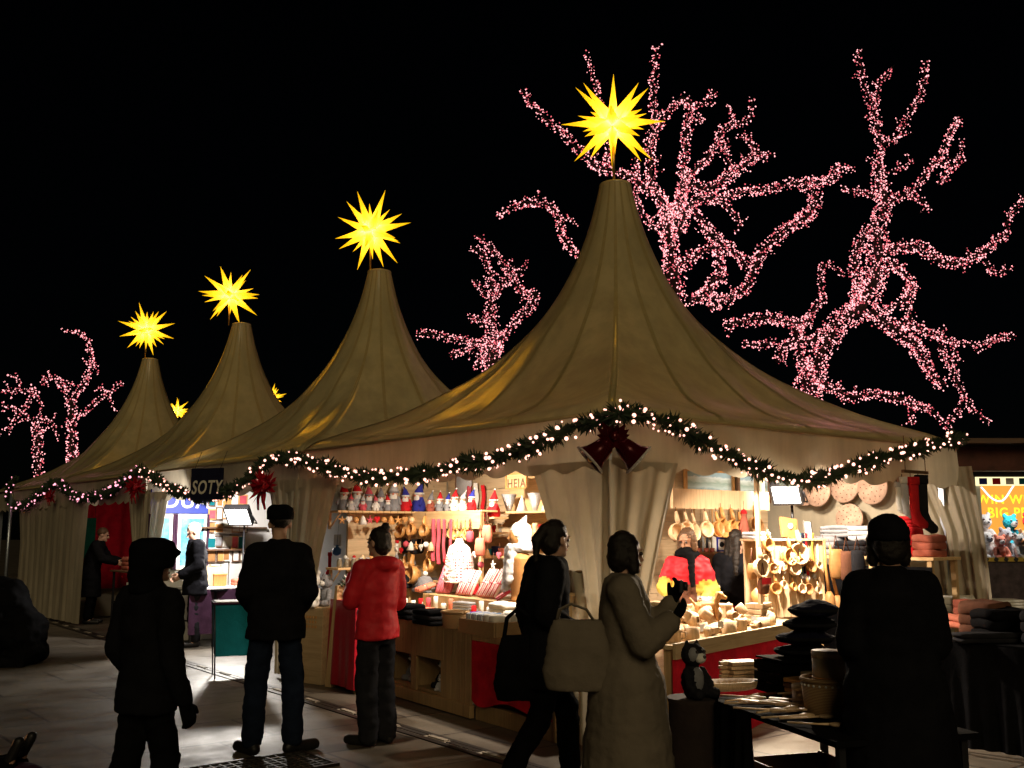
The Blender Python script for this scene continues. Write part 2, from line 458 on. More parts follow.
def roof_pt(t, h, wx, wy, off=0.0, seed=0):
    k = int(t) % 4; s = (t - int(t)) * 2 - 1
    q = [V((s, -1, 0)), V((1, s, 0)), V((-s, 1, 0)), V((-1, -s, 0))][k]
    qn = q.normalized()
    bl = sstep(0, .62, h)
    rad = rprof(h) * 1.4142 / (1.4142 * (1 - bl) + 1.2 * bl)
    p = (q * (1 - bl) + qn * 1.2 * bl) * rad
    # cloth sags a little between ridges and seams
    sag = .020 * (1 - cos(2 * pi * s * 2)) * .5 * sstep(0, .12, h) * (1 - sstep(.3, .8, h))
    z = ZE + (ZP - ZE) * h - .10 * (1 - s * s) * sstep(0, .1, h) * (1 - sstep(.12, .42, h))
    p = V((p.x * (wx / 2 + off), p.y * (wy / 2 + off), 0)) * (1 - sag)
    p.z = z + off * .7
    p.z += .012 * mnoise.noise(V((p.x * 1.3 + seed, p.y * 1.3, seed))) * sstep(0, .06, h) * (1 - sstep(.4, .7, h))
    return p + V((wx / 2, wy / 2, 0))
def scallop_sheet(mb, a, b_, ztop, zbot, nrm, n=110, seed=0):
    a = V(a); b_ = V(b_); L = (b_ - a).length; nrm = V(nrm)
    def fn(i, j):
        p = a.lerp(b_, i); x = i * L
        zb = zbot - .055 * abs(sin(pi * x / .42 + seed)) + .02
        p.z = ztop + (zb - ztop) * j
        wv = (.018 * sin(x * 5.1 + seed) + .010 * sin(x * 13.7 + seed * 2) + .02 * mnoise.noise(V((x * 1.7, j * 2, seed)))) * j
        return p + nrm * wv
    mb.grid(fn, n, 6)
def curtain_sheet(mb, rows, folds, amp, n=90, seed=0, m_rows=24):
    # rows: list of (z, polyline of xy points); sheet runs along the polyline with soft folds
    def along(pl, t):
        Ls = [(V(pl[i + 1]) - V(pl[i])).length for i in range(len(pl) - 1)]; T = sum(Ls) * t
        for i, l in enumerate(Ls):
            if T <= l or i == len(Ls) - 1:
                d_ = (V(pl[i + 1]) - V(pl[i]));
                return V(pl[i]) + d_ * (T / max(l, 1e-6)), d_.normalized()
            T -= l
    def fn(i, j):
        zz = j * (len(rows) - 1); k = min(int(zz), len(rows) - 2); f = zz - k; f = f * f * (3 - 2 * f)
        p0, d0 = along(rows[k][1], i); p1, d1 = along(rows[k + 1][1], i)
        z = rows[k][0] * (1 - f) + rows[k + 1][0] * f
        p = p0.lerp(p1, f); d_ = d0.lerp(d1, f); nn = V((-d_.y, d_.x))
        if nn.length > 1e-5: nn.normalize()
        a_ = amp * (.35 + .65 * j)
        ph = folds * 2 * pi * i
        o_ = a_ * (sin(ph + seed + .6 * sin(ph * .37 + seed)) + .45 * sin(ph * 1.9 + seed * 2 + j) + .8 * mnoise.noise(V((i * 3, j * 1.5, seed))))
        p = p + nn * o_
        return V((p.x, p.y, z))
    mb.grid(fn, n, m_rows)

def tent(u0, wx, label, walls, curtains, hidden=False):
    wy = 4.97
    t = thing('pagoda_tent', label, 'tent', UV(u0, 0), A_R, 'pagoda tents in a row')
    mb = MB()
    NS = 26 if not hidden else 10; NH = 34 if not hidden else 12
    hs = [(j / NH) ** 1.45 for j in range(NH + 1)]
    vs = [roof_pt(4 * i / (4 * NS), h, wx, wy, 0, u0) for h in hs for i in range(4 * NS)]
    n = 4 * NS
    fs = [(j * n + i, j * n + (i + 1) % n, (j + 1) * n + (i + 1) % n, (j + 1) * n + i) for j in range(NH) for i in range(n)]
    mb.add(vs, fs, True)
    mb.m = 1
    if not hidden:
        for k in range(4):
            for s in (0, .25, .5, .75):
                tt = k + s; wd = .011 if s else .016
                def fn(i, j):
                    h = (i) ** 1.45 * .995
                    sc = 1 / max(rprof(h), .10) ** .75
                    a_ = roof_pt((tt + (j - .5) * wd * sc * (1 if rprof(h) > .1 else 1.0)) % 4, h, wx, wy, .006, u0)
                    return a_
                mb.grid(fn, 40, 1)
    mb.build('roof', [M['canvas'], M['seam']], t)
    mb = MB(); mb.lathe([(.165, 0), (.185, .03), (.18, .05), (.10, .075), (.02, .08)], 24, (wx / 2, wy / 2, ZP - .035)); mb.build('peak_cap', M['canvas'], t)
    for k, (a, b_, nn) in enumerate([((-.01, 0, 0), (wx + .01, 0, 0), (0, -1, 0)), ((0, 0, 0), (0, wy, 0), (-1, 0, 0)), ((wx, 0, 0), (wx, wy, 0), (1, 0, 0))]):
        mb = MB(); scallop_sheet(mb, V(a) + V((0, .015, 0)) * (k > 0), V(b_), ZE + .01, ZV, nn, 110 if not hidden else 30, u0 + k); mb.build('valance', M['valance'], t)
        mb = MB(); mb.tube([V(a) + V((0, 0, ZE)) + V(nn) * .02, V(b_) + V((0, 0, ZE)) + V(nn) * .02], .016, 6); mb.build('eave_rope', M['seam'], t)
    for x in (.13, wx - .10):
        for y in (.13, wy - .12):
            MB().box((x, y, ZE / 2), (.055, .055, ZE)).build('leg', M['alu'], t)
            MB().box((x, y, .006), (.16, .16, .012)).build('foot_plate', M['steel_dark'], t)
    for (x0, y0, x1, y1) in walls:
        mb = MB()
        L = sqrt((x1 - x0) ** 2 + (y1 - y0) ** 2); nn = V((-(y1 - y0), x1 - x0, 0)) / L
        def fn(i, j):
            p = V((x0 + (x1 - x0) * i, y0 + (y1 - y0) * i, .02 + (ZE - .06) * j)); x = i * L
            return p + nn * (.02 * sin(x * 4 + u0) + .012 * sin(x * 9)) * (1 - .6 * j)
        mb.grid(fn, 60, 4); mb.build('side_wall', M['curtain'], t)
    for rows, folds, amp in curtains:
        mb = MB(); curtain_sheet(mb, rows, folds, amp, seed=u0 + folds); mb.build('curtain', M['curtain'], t)
    return t

W1 = 5.15
cur_near = [(2.14, [(.05, .98), (.03, .05), (.70, -.03)]), (1.75, [(.05, .80), (.03, .04), (.56, -.03)]), (1.35, [(.05, .62), (.03, .03), (.42, -.03)]), (.95, [(.05, .50), (.03, .03), (.30, -.02)]), (.04, [(.05, .50), (.03, .03), (.30, -.02)])]
cur_mid1 = [(2.2, [(-.02, 5.08), (.02, 4.12)]), (1.5, [(-.02, 5.12), (.02, 4.42)]), (.9, [(-.02, 5.12), (.04, 4.66)]), (.04, [(-.02, 5.12), (.04, 4.66)])]
def loc1(p, u0=0):
    q = p - UV(u0, 0); return (q.dot(Rr), q.dot(Ll))
cr_t = [loc1(pY(898, 470, 10.95)), loc1(pY(940, 460, 10.75)), loc1(pY(971, 455, 10.55))]
cr_m = [loc1(pY(930, 530, 10.75)), loc1(pY(955, 530, 10.55)), loc1(pY(984, 530, 10.35))]
cr_b = [loc1(pY(938, 595, 10.75)), loc1(pY(962, 595, 10.55)), loc1(pY(993, 600, 10.25))]
cur_right = [(2.3, cr_t), (1.62, cr_m), (.95, cr_b), (.03, cr_b)]
T1 = tent(0, W1, 'largest and nearest ivory pagoda tent, its corner facing the camera', [(W1 - .05, .3, W1 - .05, 4.9), (.6, 4.9, W1 - .05, 4.9)],
          [(cur_near, 6, .030), (cur_mid1, 4, .022), (cur_right, 5, .035)])
cur2 = [(2.2, [(-.02, .75), (.0, .10)]), (1.4, [(-.02, .42), (.0, .10)]), (.04, [(-.02, .40), (.0, .10)])]
cur2b = [(2.2, [(-.02, 5.0), (.02, 4.05)]), (1.4, [(-.02, 5.0), (.02, 4.35)]), (.9, [(-.02, 5.0), (.04, 4.55)]), (.04, [(-.02, 5.0), (.04, 4.55)])]
T2 = tent(5, 5.0, 'second pagoda tent in the row, with a dark sign on its valance', [(4.95, .1, 4.95, 4.9), (.7, 4.9, 4.9, 4.9)], [(cur2, 4, .02), (cur2b, 5, .025)])
cur3 = [(2.2, [(-.02, 5.3), (.02, 2.9)]), (1.4, [(-.02, 5.3), (.02, 3.0)]), (.9, [(-.02, 5.3), (.04, 3.1)]), (.04, [(-.02, 5.3), (.04, 3.1)])]
T3 = tent(10, 5.0, 'third pagoda tent in the row, red cloth hanging in its stall', [(4.95, .1, 4.95, 4.9), (.7, 4.9, 4.9, 4.9)], [(cur2, 4, .02), (cur3, 6, .014)])
cur4 = [(2.2, [(-.02, 2.6), (.02, .15)]), (1.4, [(-.02, 2.3), (.02, .15)]), (.04, [(-.02, 2.3), (.02, .15)])]
T4 = tent(15, 5.0, 'farthest pagoda tent of the row, at the left edge', [(4.95, .1, 4.95, 4.9), (.7, 4.9, 4.9, 4.9)], [(cur4, 6, .014)])

# ------------------------------------------------------------------ lantern stars
def star_mat(name, trans):
    m, nt, b = newmat(name); nt.nodes.remove(b)
    e = nt.nodes.new('ShaderNodeEmission'); e.inputs[0].default_value = (1, .62, .0, 1); e.inputs[1].default_value = .52
    t_ = nt.nodes.new('ShaderNodeBsdfTranslucent'); t_.inputs[0].default_value = (1, .66, .10, 1)
    a = nt.nodes.new('ShaderNodeAddShader'); nt.links.new(e.outputs[0], a.inputs[0]); nt.links.new(t_.outputs[0], a.inputs[1])
    nt.links.new(a.outputs[0], nt.nodes['Material Output'].inputs[0]); return m
M['star'] = star_mat('lantern_star_paper', .5)
def star(px, py, Y, R, label, peak_z, seed):
    c = pY(px, py, Y)
    rs = random.Random(seed)
    t = thing('lantern_star', label, 'star', c, 0, 'yellow lantern stars on the tent peaks')
    a = 1 + sqrt(2)
    verts = []
    for ax in range(3):
        for s1 in (-1, 1):
            for s2 in (-1, 1):
                for s3 in (-1, 1):
                    p = [s1, s2]; p.insert(ax, s3 * a); verts.append(V(p))
    q = Quaternion(V((.3, .2, 1)).normalized(), .5 + seed) @ Quaternion(V((1, 0, 0)), .35)
    sc = R * .238 / verts[0].length
    dirs = []
    for x in (-1, 0, 1):
        for y in (-1, 0, 1):
            for z in (-1, 0, 1):
                if (x, y, z) != (0, 0, 0): dirs.append(V((x, y, z)).normalized())
    mb = MB()
    for d_ in dirs:
        mx = max(v.dot(d_) for v in verts); fv = [v for v in verts if v.dot(d_) > mx - 1e-3]
        e1 = d_.orthogonal().normalized(); e2 = d_.cross(e1)
        fv.sort(key=lambda v: atan2(v.dot(e2), v.dot(e1)))
        L = R * (rs.uniform(.95, 1.08) if len(fv) == 4 else rs.uniform(.72, .82))
        ap = q @ (d_ * L); base = [q @ (v * sc) for v in fv]
        mb.add(base + [ap], [(i, (i + 1) % len(base), len(base)) for i in range(len(base))], False)
    mb.build('paper_shell', M['star'], t)
    l = bpy.data.lights.new('star_lamp', 'POINT'); l.energy = 26; l.color = (1, .80, .35); l.shadow_soft_size = .03
    o = bpy.data.objects.new('star_lamp', l); COL.objects.link(o); o.parent = t
    MB().tube([(0, 0, -R * .25), (0, 0, peak_z - c.z)], .016, 8).build('pole', M['gold'], t)
    fr = MB(); rr_ = R * .30
    for k in range(3):
        fr.tube([V((rr_ * .5 * cos(x + k), rr_ * .5 * sin(x + k), -rr_ * .4 + rr_ * .4 * k)) for x in [2 * pi * j / 16 for j in range(17)]], .006, 4)
    fr.build('wire_frame', M['steel_dark'], t)
    return t
star(613, 123, 10.95, .60, 'largest yellow lantern star, on the nearest tent\'s peak', ZP, 1)
star(371, 231, 14.8, .62, 'second largest yellow lantern star, on the second tent\'s peak', ZP, 2)
star(230, 295, 18.7, .62, 'yellow lantern star on the third tent from the right', ZP, 3)
star(146.5, 330, 22.6, .63, 'leftmost yellow lantern star, on the farthest tent\'s peak', ZP, 4)
# the row behind: two more peaks with stars that rise over the roofs
for (px, py, lab, lab2, sd) in ((271, 398, 'small yellow lantern star half hidden between the second and third roofs', 'pagoda tent of the row behind, hidden up to its peak by the second roof', 5),
                          (177, 411, 'tiny tip of a yellow lantern star over the third roof\'s left slope', 'pagoda tent of the row behind, hidden by the third roof', 6)):
    Y = 34.5 if sd == 5 else 38.0
    c = pY(px, py, Y); star(px, py, Y, .55, lab, c.z - .75, sd)
    tt = tent(0, 5.0, lab2, [], [], True)
    tt.location = V((c.x, c.y, c.z - .75 - ZP)) - (Rr * 2.5 + Ll * 2.5); tt['group'] = 'pagoda tents of the row behind'
    tt.location.z = 0
    for ch in tt.children:
        if ch.name.startswith('peak_cap'): ch.scale.z = 1
# ------------------------------------------------------------------ pine garlands with fairy lights
BULB = MB(); BULB.ball((0, 0, 0), .0155, 8, 5); BULB_ME = BULB.mesh('bulb', M['bulb'])
BULB2 = MB(); BULB2.ball((0, 0, 0), .021, 8, 5); BULB2_ME = BULB2.mesh('bulb', M['bulb_pink'])
def smooth_path(pts, n):
    out = []
    P = [pts[0] * 2 - pts[1]] + pts + [pts[-1] * 2 - pts[-2]]
    for i in range(1, len(P) - 2):
        for k in range(n):
            t = k / n
            out.append(.5 * (P[i] * 2 + (P[i + 1] - P[i - 1]) * t + (P[i - 1] * 2 - P[i] * 5 + P[i + 1] * 4 - P[i + 2]) * t * t + (P[i] * 3 - P[i - 1] - P[i + 1] * 3 + P[i + 2]) * t**3))
    out.append(pts[-1]); return out
def garland(pts, rad, nb, label, me, seed, dens=560):
    rs = random.Random(seed)
    path = smooth_path(pts, 14)
    base = path[0]
    t = thing('pine_garland', label, 'garland', base, 0, 'lit pine garlands along the tent eaves')
    Ls = [0]
    for i in range(1, len(path)): Ls.append(Ls[-1] + (path[i] - path[i - 1]).length)
    def at(s):
        for i in range(1, len(path)):
            if s <= Ls[i] or i == len(path) - 1:
                f = (s - Ls[i - 1]) / max(1e-6, Ls[i] - Ls[i - 1]); return path[i - 1].lerp(path[i], f) - base, (path[i] - path[i - 1]).normalized()
    mb = MB()
    for k in range(int(Ls[-1] * dens)):
        s = rs.uniform(0, Ls[-1]); p, tg = at(s)
        lump = 1 + .28 * sin(s * 7.3 + seed) + .2 * sin(s * 17 + seed * 2)
        d_ = V((rs.gauss(0, 1), rs.gauss(0, 1), rs.gauss(0, 1)))
        d_ = (d_ - tg * d_.dot(tg) * .75)
        if d_.length < .1: continue
        d_.normalize(); L = rad * lump * rs.uniform(.75, 1.25)
        side = d_.cross(tg); 
        if side.length < .05: continue
        side.normalize(); wd = rs.uniform(.006, .013)
        p = p + tg * rs.uniform(-.02, .02)
        tip = p + d_ * L + tg * L * rs.uniform(-.1, .5)
        mid = p.lerp(tip, .55)
        mb.add([p, mid + side * wd, tip, mid - side * wd], [(0, 1, 2, 3)], False)
    mb.build('fir_sprays', M['needles'], t)
    MB().tube([p - base for p in path[::4] + [path[-1]]], .012, 5).build('cable', M['wire'], t)
    for k in range(nb):
        s = (k + rs.uniform(.05, .95)) / nb * Ls[-1]; p, tg = at(s)
        d_ = V((rs.gauss(0, 1), rs.gauss(0, 1), rs.gauss(0, 1))); d_ = d_ - tg * d_.dot(tg)
        d_.normalize()
        d_ = (d_ + (CAM - base).normalized() * .7).normalized()
        o = bpy.data.objects.new('bulb', me); COL.objects.link(o); o.parent = t; o.location = p + d_ * rad * rs.uniform(.7, 1.2); k_ = rs.choice((.5, .6, .7, .8, .9, 1.05)); o.scale = (k_, k_, k_)
    return t
def pv(l, v=-.10): return [onV(x, y, v) for x, y in l]
garland(pv([(622, 412), (600, 421), (575, 427), (550, 438), (522, 450), (490, 460), (460, 465), (430, 473), (395, 477), (362, 477), (330, 468), (305, 461), (287, 458)]), .084, 175, 'long pine garland with warm bulbs along the nearest tent\'s left front', BULB_ME, 1)
pu = [onU(x, y, -.10) for x, y in [(618, 411), (645, 416), (672, 424), (700, 440), (728, 455), (760, 470), (795, 480), (830, 476), (868, 463), (905, 452), (938, 444), (962, 437)]]
garland(pu, .084, 175, 'long pine garland with warm bulbs along the nearest tent\'s right front', BULB_ME, 2)
garland(pv([(284, 457), (268, 461), (252, 475), (232, 489), (212, 497), (192, 496), (170, 488), (152, 477), (141, 470)]), .086, 115, 'pine garland along the second tent\'s front, below the dark sign', BULB_ME, 3)
garland(pv([(139, 470), (126, 480), (110, 491), (92, 497), (74, 496), (64, 487), (57, 480)]), .09, 58, 'pine garland with pinkish bulbs along the third tent\'s front', BULB2_ME, 4)
garland(pv([(56, 481), (42, 491), (28, 503), (16, 506), (9, 499), (9, 488), (16, 478)]), .09, 46, 'leftmost pine garland, pinkish bulbs, on the farthest tent', BULB2_ME, 5)

# red bells and foil bows where the garlands meet
def bells(c, s, rz, label, dark=False):
    t = thing('bell_ornament', label, 'bells', c, rz, 'red bell ornaments where garlands meet')
    for sx in (-1, 1):
        Mx = Matrix.Rotation(sx * radians(-48), 3, 'Y')
        prof = [(.012, 0), (.05, -.012), (.085, -.06), (.10, -.13), (.115, -.19), (.15, -.25), (.155, -.262), (.14, -.255), (.10, -.2)]
        mb = MB(); mb.lathe([(r * s, z * s) for r, z in prof], 22, V((sx * .03 * s, 0, 0)), Mx, cap=False)
        bo = mb.build('bell', M['bellred'], t)
        mb = MB(); mb.tube([V((sx * .03 * s, 0, 0)) + Mx @ V((.155 * s * cos(x), .155 * s * sin(x), -.258 * s)) for x in [2 * pi * j / 22 for j in range(23)]], .012 * s, 6); mb.build('rim', M['bellrim'], bo)
        mb = MB(); mb.ball(V((sx * .03 * s, 0, 0)) + Mx @ V((0, 0, -.24 * s)), .035 * s); mb.build('clapper', M['gold'], bo)
    mb = MB(); rs = random.Random(3)
    for k in range(14):
        a_ = k / 14 * 2 * pi; L = s * (rs.uniform(.12, .19) if dark else rs.uniform(.2, .34))
        tip = V((cos(a_) * L, -.05 * s - rs.random() * .05, sin(a_) * L * .8 + .05 * s)); sd = V((-sin(a_), .3, cos(a_))) * .035 * s
        mb.add([(0, 0, .04 * s), tip * .6 + sd, tip, tip * .6 - sd], [(0, 1, 2, 3)], True)
    mb.ball((0, -.03 * s, .04 * s), .045 * s)
    mb.build('bow', M['bellred'] if dark else M['ribbon'], t)
    return t
bells(pY(614, 441, 7.24), .80, 0, 'pair of dark red bells with silvery rims at the near tent corner', True)
def tinsel(c, s, rz, label, seed):
    rs = random.Random(seed); t = thing('foil_bow', label, 'bow', c, rz, 'red foil bows where garlands meet')
    mb = MB()
    for k in range(70):
        d_ = V((rs.gauss(0, 1), rs.gauss(0, .6) - .3, rs.gauss(0, .8))).normalized(); L = s * rs.uniform(.6, 1.0)
        sd = d_.cross(V((rs.gauss(0, 1), rs.gauss(0, 1), rs.gauss(0, 1)))).normalized() * s * .09
        mb.add([(0, 0, 0), d_ * L * .55 + sd, d_ * L, d_ * L * .55 - sd], [(0, 1, 2, 3)], False)
    mb.build('foil_fringe', M['tinsel'], t)
    for sx in (-1, 1):
        m2 = MB(); m2.tube([(0, -.02, 0), (sx * s * .5, -.05, s * .25), (sx * s * .62, -.05, 0), (sx * s * .4, -.05, -s * .2), (0, -.02, 0)], [s * .10, s * .16, s * .17, s * .15, s * .09], 10, flat=.5); m2.build('loop', M['tinsel'], t)
        m2 = MB(); m2.tube([(0, -.02, 0), (sx * s * .25, -.04, -s * .6), (sx * s * .35, -.02, -s * 1.05)], [s * .08, s * .13, s * .10], 8, flat=.3); m2.build('tail', M['tinsel'], t)
    return t
tinsel(onV(264, 486, -.16), .26, FL, 'large red foil bow between the first and second tents', 1)
tinsel(onV(136, 487, -.16), .24, FL, 'red foil bow between the second and third tents', 2)
tinsel(onV(51, 496, -.16), .18, FL, 'small red foil bow between the third and farthest tents', 3)

# ------------------------------------------------------------------ trees wrapped in fairy lights
def tree(label, slabel, Y0, trunk, limbs, seed, br=.0145, dens=.23, per=100):
    rs = random.Random(seed)
    def w3(px, py):
        return pY(px, py, Y0 + 1.6 * mnoise.noise(V((px / 90, py / 90, seed))))
    k = Y0 / F
    base = w3(*trunk[0][:2]); base.z = 0
    t = thing('plane_tree', label, 'tree', base, 0, 'bare trees wrapped in fairy lights')
    mb = MB(); tp = [w3(p[0], p[1]) - base for p in trunk]
    mb.tube([V((tp[0].x, tp[0].y, -.02))] + smooth_path(tp, 4), [trunk[0][2] * k * 1.25] + [trunk[min(i // 4, len(trunk) - 1)][2] * k * (1 if i < 5 else .5) for i in range((len(tp) - 1) * 4 + 1)], 10)
    mb.build('trunk', M['bark'], t)
    mb = MB(); L = thing('light_string', slabel, 'string lights', base, 0, 'fairy light strings wound on the trees')
    cab = MB(); pts = []
    def along(path, rads, sc=1.0):
        for i in range(len(path) - 1):
            a, b_ = path[i], path[i + 1]; r0 = rads[i]; r1 = rads[i + 1]
            ln = (b_ - a).length / k; rm = (r0 + r1) / 2 / k
            n = ln * max(rm * 2, 3.2) * dens * sc; n = int(n) + (rs.random() < n - int(n))
            tg = (b_ - a).normalized(); e1 = tg.orthogonal().normalized(); e2 = tg.cross(e1)
            for _ in range(n):
                f = rs.random(); an = rs.uniform(0, 2 * pi); r = (r0 + (r1 - r0) * f) * (.36 + .64 * sqrt(rs.random())) + abs(rs.gauss(0, .022))
                pts.append(a.lerp(b_, f) + (e1 * cos(an) + e2 * sin(an)) * r)
    tpath = smooth_path(tp, 4); trad = [trunk[min(i // 4, len(trunk) - 1)][2] * k for i in range(len(tpath))]
    along(tpath, trad)
    for limb in limbs:
        r0, r1, *pp = limb
        q = [w3(x, y) - base for x, y in pp]
        if len(q) < 2: continue
        path = smooth_path(q, 5)
        rads = [(r0 + (r1 - r0) * i / (len(path) - 1)) * k * .84 for i in range(len(path))]
        # knobbly pollarded limbs
        path2 = [p + V((mnoise.noise(p * 2.2 + V((seed, 0, 0))), mnoise.noise(p * 2.2 + V((0, seed, 9))), mnoise.noise(p * 2.2 + V((4, 0, seed))))) * .09 for p in path]
        path2[0] = path[0]
        rads = [max(.014, r * (1 + .35 * mnoise.noise(p * 3))) for r, p in zip(rads, path2)]
        mb.tube(path2, [r * .32 for r in rads], 7)
        along(path2, rads)
        for i in range(2, len(path2) - 1, 2):
            if rs.random() < .55:
                tg = (path2[i + 1] - path2[i]).normalized(); e1 = tg.orthogonal().normalized(); e2 = tg.cross(e1); an = rs.uniform(0, 2 * pi)
                d_ = (e1 * cos(an) + e2 * sin(an) + tg * rs.uniform(.1, .9) + V((0, 0, .25))).normalized(); L_ = rs.uniform(7, 17) * k
                tw = [path2[i], path2[i] + d_ * L_ * .5 + V((rs.uniform(-1, 1), rs.uniform(-1, 1), rs.uniform(-1, 1))) * L_ * .12, path2[i] + d_ * L_]
                mb.tube(tw, [max(.012, rads[i] * .25), .012, .006], 5)
                along(tw, [rads[i] * .4, .02, .008], .75)
        cab.tube([p + V((0, -r * .75, 0)) for p, r in zip(path2, rads)], .006, 3)
    mb.build('crown', M['bark'], t)
    cab.build('cable', M['wire'], L)
    one = MB(); one.ball((0, 0, 0), br, 6, 4); me = one.mesh('bulb', M['treebulb'])
    rs.shuffle(pts)
    for p in pts[:per]:
        o = bpy.data.objects.new('bulb', me); COL.objects.link(o); o.parent = L; o.location = p; k_ = rs.choice((.6, .8, 1, 1.2)); o.scale = (k_, k_, k_)
    rest = MB()
    for p in pts[per:]:
        s = br * rs.choice((.55, .7, .85, 1, 1.2))
        rest.m = 1 if rs.random() < .4 else 0
        rest.add([p + V(d_) * s for d_ in ((1, 0, 0), (-1, 0, 0), (0, 1, 0), (0, -1, 0), (0, 0, 1), (0, 0, -1))],
                 [(0, 2, 4), (2, 1, 4), (1, 3, 4), (3, 0, 4), (2, 0, 5), (1, 2, 5), (3, 1, 5), (0, 3, 5)], True)
    ro = rest.build('fairy_bulbs', [M['treebulb'], M['treebulb_deep']], L); ro['kind'] = 'stuff'
    return t
# middle tree, behind the nearest tent
tree('bare tree whose lit limbs fan out behind the nearest tent\'s peak', 'pink fairy lights on the tree behind the nearest tent\'s peak', 18.0,
     [(672, 620, 18), (672, 420, 15), (674, 320, 13), (672, 265, 12)],
     [(11, 6, (672, 265), (669, 240), (669, 219), (658, 195), (650, 167), (647, 145)), (6, 4, (647, 145), (655, 123), (654, 85), (654, 50)),
      (7, 4, (650, 195), (633, 178), (609, 172), (589, 161), (570, 139), (554, 128), (535, 107), (523, 89)), (4, 3, (606, 170), (607, 130), (600, 96), (592, 71), (587, 53)),
      (4, 3, (655, 232), (640, 210), (636, 190), (636, 160)), (9, 5, (672, 250), (671, 219), (682, 194), (684, 167), (686, 139), (689, 112), (690, 101)),
      (5, 4, (690, 101), (680, 98), (669, 112), (660, 131), (648, 146)), (3, 3, (690, 101), (699, 104), (713, 90)), (3, 3, (687, 118), (696, 123), (705, 119)),
      (8, 6, (676, 225), (685, 189), (712, 186), (734, 172), (753, 158), (761, 152)), (5, 3, (761, 152), (754, 144), (740, 133)), (4, 3, (761, 152), (776, 154)),
      (5, 4, (684, 176), (707, 158), (718, 139), (731, 126), (751, 117)), (3, 3, (751, 117), (753, 98)), (3, 2, (733, 124), (729, 108)), (4, 3, (720, 140), (724, 150), (729, 161), (736, 173)),
      (7, 5, (680, 235), (688, 210), (699, 200), (715, 197), (737, 194), (759, 189), (776, 188), (804, 182)), (4, 3, (715, 197), (723, 202), (737, 216), (741, 228)), (4, 4, (694, 208), (705, 222), (721, 238)),
      (7, 7, (672, 265), (690, 262), (713, 245), (722, 275)), (6, 7, (700, 225), (712, 235), (728, 250), (747, 266)), (8, 9, (690, 300), (704, 296), (712, 280), (722, 275)),
      (5, 4, (574, 252), (564, 236), (559, 221), (548, 208), (530, 203), (512, 205), (497, 214)), (3, 2, (560, 221), (572, 217)), (6, 5, (640, 300), (600, 275), (574, 252))], 1)
# right tree
tree('tallest lit tree, twisting limbs above the nearest tent\'s right slope', 'pink fairy lights on the tall tree above the right slope', 18.6,
     [(792, 640, 20), (795, 480, 18), (806, 400, 16), (811, 375, 14)],
     [(13, 16, (811, 375), (823, 353), (836, 324), (858, 312), (871, 290)), (16, 13, (871, 290), (876, 270), (879, 250), (872, 224)), (8, 7, (858, 312), (858, 285), (856, 262), (858, 245), (866, 225)),
      (11, 6, (872, 224), (887, 202), (879, 185), (877, 163), (883, 146)), (6, 4, (883, 146), (873, 121), (868, 97), (859, 72), (852, 53)), (4, 3, (873, 104), (881, 83), (892, 71)),
      (5, 4, (883, 146), (904, 130), (912, 110), (920, 88), (926, 61)), (6, 4, (890, 205), (912, 188), (934, 163), (951, 135), (956, 119)), (4, 3, (934, 163), (959, 166), (963, 140)),
      (4, 3, (938, 185), (946, 176), (960, 168)), (4, 3, (908, 193), (920, 200), (932, 211)), (3, 2, (890, 170), (912, 163)), (4, 3, (880, 200), (860, 191), (840, 187)),
      (8, 5, (884, 252), (900, 244), (925, 252), (953, 264), (978, 255), (997, 242), (1010, 233)), (4, 3, (1010, 233), (1009, 220), (1018, 205), (1026, 194)), (4, 2, (985, 262), (997, 270), (1011, 266)),
      (11, 6, (871, 310), (896, 331), (915, 343), (928, 366), (944, 386)), (5, 4, (900, 325), (925, 330), (950, 341), (982, 343), (1012, 337)), (5, 4, (940, 345), (953, 372), (963, 397), (947, 424)),
      (4, 3, (963, 398), (988, 423)), (4, 3, (952, 342), (955, 355), (958, 362)), (8, 5, (811, 375), (836, 388), (852, 397), (877, 394), (902, 400), (912, 407)), (4, 3, (910, 404), (915, 424)), (4, 4, (912, 405), (934, 410), (950, 428)),
      (7, 6, (811, 380), (800, 360), (795, 330), (811, 318), (823, 299)), (4, 3, (823, 299), (822, 277), (830, 267), (843, 275)), (9, 7, (835, 330), (811, 340), (789, 343), (774, 362)),
      (7, 6, (811, 322), (795, 324), (763, 318), (722, 325)), (5, 4, (776, 341), (742, 343)),
      (8, 6, (804, 182), (815, 202), (801, 219), (776, 239), (760, 255), (751, 277), (738, 293), (712, 312)), (6, 4, (804, 182), (831, 180), (837, 169), (856, 168)), (6, 5, (740, 292), (725, 297), (704, 296)), (6, 5, (880, 310), (905, 300), (912, 285), (893, 262)),
      (6, 4, (896, 331), (912, 315), (905, 290))], 2)
# tree seen in the gap between the first and second roofs
tree('lit tree with thin branches in the gap between the two nearest roofs', 'pink fairy lights on the tree between the two nearest roofs', 20.0,
     [(500, 600, 16), (498, 450, 14), (494, 380, 12), (492, 346, 10)],
     [(6, 4, (492, 346), (468, 340), (447, 337), (418, 333)), (9, 6, (492, 346), (491, 317), (491, 296), (492, 275)), (5, 3, (492, 275), (483, 257), (473, 247)),
      (4, 6, (477, 235), (494, 255), (509, 273), (522, 291), (537, 293)), (6, 6, (537, 293), (528, 309), (509, 330), (491, 346)), (4, 3, (488, 297), (475, 280)), (5, 4, (494, 296), (504, 282), (509, 273)),
      (3, 3, (515, 281), (525, 264)), (4, 3, (491, 320), (480, 320), (468, 322)), (4, 3, (480, 340), (465, 350), (451, 359)), (6, 4, (492, 346), (482, 356), (474, 369)), (6, 6, (500, 350), (495, 340), (500, 330))], 3)
